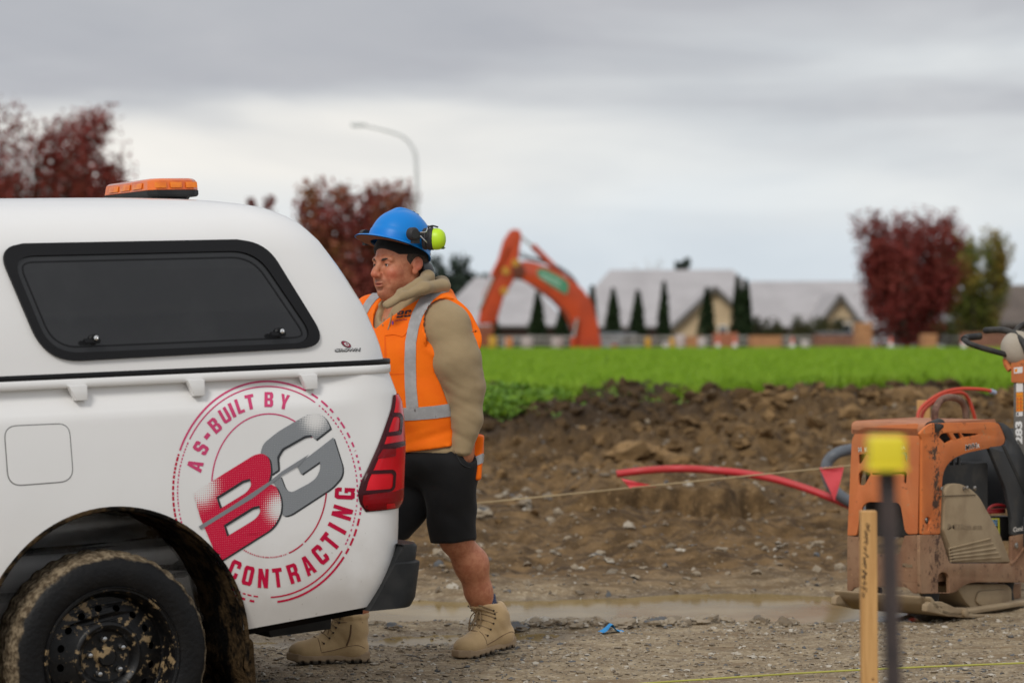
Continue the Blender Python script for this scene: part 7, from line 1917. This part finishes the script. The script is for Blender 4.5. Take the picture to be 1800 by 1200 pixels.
A, B, C_ = HP(1797.5, 780, hb - .001), HP(1797, 740, hb - .001), HP(1785, 780, hb - .001)
for v in bm.verts:
    u, w = (v.co.x - x0) / (x1 - x0), (v.co.y - y0) / (y1 - y0); p = A + (B - A) * u + (C_ - A) * w; v.co = Vector((p.x, hb - .0016, p.z))
link_mesh('number', bm_mesh(bm, 'number'), M('number_white', (.8, .79, .77), .5), hn)
box_obj('handle_foot', ((pL + pR) / 2, hb + .05, .36), (pR - pL + .04, .14, .16), KBK, hn, .02)

# ================================================================== site bits and pieces
ROPE = M('string_tan', (.42, .32, .18), .9); FLAG = NT('flag_pink'); FLAG.set(col=(.98, .19, .22), rough=.6, spec=.2)
tr = FLAG.n('ShaderNodeBsdfTranslucent'); tr.inputs[0].default_value = (1.0, .22, .25, 1); ms = FLAG.n('ShaderNodeMixShader'); ms.inputs[0].default_value = .15
FLAG.l(FLAG.b.outputs[0], ms.inputs[1]); FLAG.l(tr.outputs[0], ms.inputs[2]); FLAG.l(ms.outputs[0], FLAG.t.nodes['Material Output'].inputs[0]); FLAG = FLAG.m
def flagmesh(name, pts, d, label):
    o = empty(name, P(*pts[0], d), 0, label, 'flag', 'pink flags on the string line'); bm = bmesh.new()
    a, b, c = [P(*p, d) - o.location for p in pts]; n = 8; vs = {}
    for i in range(n + 1):
        for j in range(n + 1 - i):
            u, w = i / n, j / n; p = a + (b - a) * u + (c - a) * w; p = p + Vector((0, .014 * math.sin(7 * w + 3 * u) * (u + w), 0)); vs[i, j] = bm.verts.new(p)
    for i in range(n):
        for j in range(n - i):
            bm.faces.new((vs[i, j], vs[i + 1, j], vs[i, j + 1]))
            if j < n - i - 1: bm.faces.new((vs[i + 1, j], vs[i + 1, j + 1], vs[i, j + 1]))
    bmesh.ops.solidify(bm, geom=bm.faces[:], thickness=.0012)
    link_mesh('cloth', bm_mesh(bm, 'cloth'), FLAG, o, 60)
    tube_obj('hem', [a, b], .004, FLAG, o, 6)
flagmesh('flag', [(1441, 823), (1484, 819), (1467, 881)], 14.6, 'pink triangular flag hanging straight beside the compactor')
flagmesh('flag', [(1107, 857), (1153, 854), (1091, 840)], 14.9, 'pink triangular flag blown flat along the string, the left one')
sl = [P(560, 912, 14.9), P(830, 885, 14.9), P(1110, 857, 14.9), P(1290, 838.5, 14.8), P(1445, 823, 14.6), P(1622, 806, 14.5)]
tag(tube_obj('string_line', smooth_path(sl, 6), .0042, ROPE, None, 6), 'thin tan string line with two pink flags stretched above the dirt', 'string line')
YST = M('string_yellow', (.40, .38, .07), .7)
tag(tube_obj('string_line', smooth_path([P(1040, 1207, 9.3), P(1300, 1189, 9.35), P(1545, 1175, 9.4), P(1800, 1164.5, 9.5), P(2000, 1157, 9.55)], 6), .0034, YST, None, 6), 'yellow string line low over the gravel at the bottom right', 'string line')
WOOD = NT('peg_timber'); x = WOOD.xyz(); g = WOOD.noise(5, 5, .6, .4, WOOD.mapv((14, 14, .9)))
WOOD.set(col=WOOD.mix(WOOD.step(g, .35, .7), (.60, .34, .125), (.46, .235, .075)), rough=.75, normal=WOOD.bump(g, .15, .003)); WOODM = WOOD.m
def peg(px0, px1, py, d, label, dep=.045, lean=0, grp=None):
    w = (px1 - px0) / F * d; top = P((px0 + px1) / 2, py, d); zg = gz1(top.x, d) - .12; h = top.z - zg
    o = empty('timber_peg', (top.x, d, zg), 0, label, 'timber peg', grp); bm = bmesh.new(); b_box(bm, (0, 0, h / 2 + .04), (w, dep, h - .08)); 
    lo_v = [bm.verts.new((0, 0, -.06))]; bmesh.ops.bevel(bm, geom=bm.edges[:], offset=.002, segments=1, affect='EDGES'); bm.transform(Matrix.Rotation(lean, 4, 'Y'))
    link_mesh('stake', bm_mesh(bm, 'stake'), WOODM, o, 30); return o, w, h
o, w, h = peg(1516, 1544, 897, 7.5, 'pale timber peg with black handwriting in front of the compactor', lean=R(-.35))
INK = M('marker_ink', (.03, .02, .012), .7)
rg = random.Random(5); z = h - .035
for k in range(13):
    L_ = rg.uniform(.004, .011)
    for q in range(2):
        zc_ = z - k * .0165 - q * .006; x_ = -w / 2 + .009 + rg.uniform(-.003, .005) - .002 * k * .4
        tube_obj('handwriting', smooth_path([(x_ - .003 - L_ * .3, -.0236, zc_), (x_ + L_ * .4, -.0236, zc_ - rg.uniform(-.003, .004)), (x_ + rg.uniform(-.003, .004), -.0236, zc_ - .006), (x_ + L_ * .5, -.0236, zc_ - .008)], 3), .0011, INK, o, 4)
for kx, kz, r_ in ((.004, h - .48, .004), (.010, h - .55, .0028)):
    bm = bmesh.new(); b_lathe(bm, [(r_, 0), (r_ * .6, .0006), (0, .0008)], 10, frame((kx, -.0226, kz), (1, 0, 0), (0, 0, 1), (0, -1, 0))); link_mesh('knot', bm_mesh(bm, 'knot'), M('knot_brown', (.20, .09, .03), .8), o)
peg(1612, 1634, 703, 14.5, 'timber peg standing behind the compactor, wound with red cable')
# near steel picket with yellow cap, out of focus
IRON = M('picket_iron', (.040, .032, .032), .75, (.07, .05, .045), 12, bump=.3, bscale=80); CAPY = M('cap_yellow', (.76, .62, .02), .45)
d = 4.05; a, b = P(1556, 815, d), P(1584, 1230, d); b = b + (b - a) * .9; zg = gz1(b.x, d)
pk = empty('steel_picket', (b.x, d, zg), 0, 'dark steel picket with square yellow cap, close and out of focus', 'picket')
bm = bmesh.new(); b.z = zg - .2; ax = (a - b).normalized()
for k, rz in enumerate((0, 120, 240)):
    n_ = Matrix.Rotation(R(rz), 3, ax) @ Vector((1, 0, 0)); n_ = (n_ - ax * n_.dot(ax)).normalized()
    t_ = ax.cross(n_); A0, B0 = a - pk.location, b - pk.location
    q = [B0 - t_ * .002, B0 + n_ * .016 - t_ * .0015, B0 + n_ * .016 + t_ * .0015, B0 + t_ * .002]; q2 = [p + (A0 - B0) for p in q]; vs = [bm.verts.new(p) for p in q + q2]
    for f in ((0, 1, 5, 4), (1, 2, 6, 5), (2, 3, 7, 6), (3, 0, 4, 7), (4, 5, 6, 7)): bm.faces.new([vs[i] for i in f])
link_mesh('post', bm_mesh(bm, 'post'), IRON, pk, 30)
c = P(1557, 795, d) - pk.location
cap = box_obj('cap', c, (.056, .056, .052), CAPY, pk, .007, seg=3); box_obj('cap_rim', c + Vector((0, 0, -.024)), (.061, .061, .008), CAPY, cap, .003)

# pipes and cables
RPIPE = M('red_conduit', (.55, .028, .035), .45, (.50, .035, .035), 5); GPIPE = M('grey_duct', (.13, .145, .165), .5, (.10, .11, .125), 6)
pp = [P(1084, 833, 16.6), P(1130, 827, 16.6), P(1190, 823.5, 16.5), P(1250, 826, 16.5), P(1310, 832, 16.4), P(1370, 844, 16.3), P(1430, 863, 16.2), P(1490, 887, 16.1), P(1530, 905, 16.0)]
pp.append(Vector((pp[-1].x + .3, 15.8, gz1(pp[-1].x + .3, 15.8) - .03)))
rp = empty('conduit', pp[0], 0, 'red plastic conduit arching over the dirt with its open end left', 'pipe')
bm = bmesh.new(); b_tube(bm, [p - pp[0] for p in smooth_path(pp, 7)], .0235, 14); link_mesh('pipe', bm_mesh(bm, 'pipe'), RPIPE, rp, 60)
bm = bmesh.new(); t_ = (pp[1] - pp[0]).normalized(); b_tube(bm, [-t_ * .001, t_ * .02], .017, 12); link_mesh('bore', bm_mesh(bm, 'bore'), M('bore_dark', (.06, .01, .01), .8), rp, 40)
pp = [P(1530, 787, 16.2), P(1495, 790, 16.1), P(1470, 797, 16.0), P(1455, 812, 16.0), P(1453, 832, 16.0), P(1462, 855, 16.0), P(1480, 873, 16.0), P(1505, 890, 16.0)]
pp.append(Vector((pp[-1].x + .25, 16, gz1(pp[-1].x + .25, 16) - .04))); pp.insert(0, P(1580, 800, 16.4)); pp.insert(0, Vector((P(1600, 800, 16.4).x + .2, 16.5, gz1(P(1600, 800, 16.4).x + .2, 16.5) - .03)))
gp_ = tube_obj('duct', smooth_path(pp, 7), [.036 if k % 2 else .034 for k in range((len(pp) - 1) * 7 + 1)], GPIPE, None, 14); tag(gp_, 'grey corrugated duct curling out of the dirt behind the compactor', 'pipe')
CAB = M('red_cable', (.55, .055, .025), .5)
cab_o = empty('cable', P(1612, 740, 14.45), 0, 'loop of red cables behind the compactor lifting hoop', 'cable')
for k, q in enumerate(([(1612, 742), (1617, 720), (1636, 702), (1660, 689), (1690, 683), (1725, 684), (1742, 687)], [(1618, 748), (1624, 722), (1645, 703), (1668, 692), (1690, 690), (1702, 700), (1712, 728), (1716, 748)])):
    pts = smooth_path([P(px, py, 14.3 + .05 * k + .02 * i) - cab_o.location for i, (px, py) in enumerate(q)], 5)
    s0 = pts[0]; pts.insert(0, Vector((s0.x - .05, s0.y, gz1(cab_o.location.x, 14.4) - cab_o.location.z - .02)))
    if k: pts.append(Vector((pts[-1].x + .05, pts[-1].y, gz1(cab_o.location.x + .4, 14.5) - cab_o.location.z - .02)))
    tube_obj('strand', pts, .010, CAB, cab_o, 8)
tube_obj('plug', [P(1741, 687, 14.42) - cab_o.location, P(1749, 690, 14.44) - cab_o.location], .014, M('plug_blue', (.35, .40, .52), .5), cab_o, 8)

# blue rag on the gravel
c = P(1075, 1102, 11.55); c.z = gz1(c.x, 11.55) + .008; n = 16
u, w = np.meshgrid(np.linspace(-1, 1, n), np.linspace(-1, 1, n)); hx = .056 * (1 - .25 * w ** 2); 
Zr = .020 * np.abs(vnoise(u * 1.7 + 3, w * 1.7, seed=8)) * (1.3 - np.abs(u)) + .022 * np.exp(-((u + .05) / .35) ** 2) * (1 - .3 * w) - .004
rag = link_mesh('rag', grid_mesh('rag', hx * u + .006 * vnoise(u * 3, w * 3, seed=4), .05 * w + .008 * vnoise(u * 3, w * 3, seed=5), Zr), M('rag_blue', (.025, .27, .62), .7, (.03, .32, .68), 30), smooth=60, loc=c)
tag(rag, 'crumpled bright blue rag lying on the gravel by the puddle', 'rag')
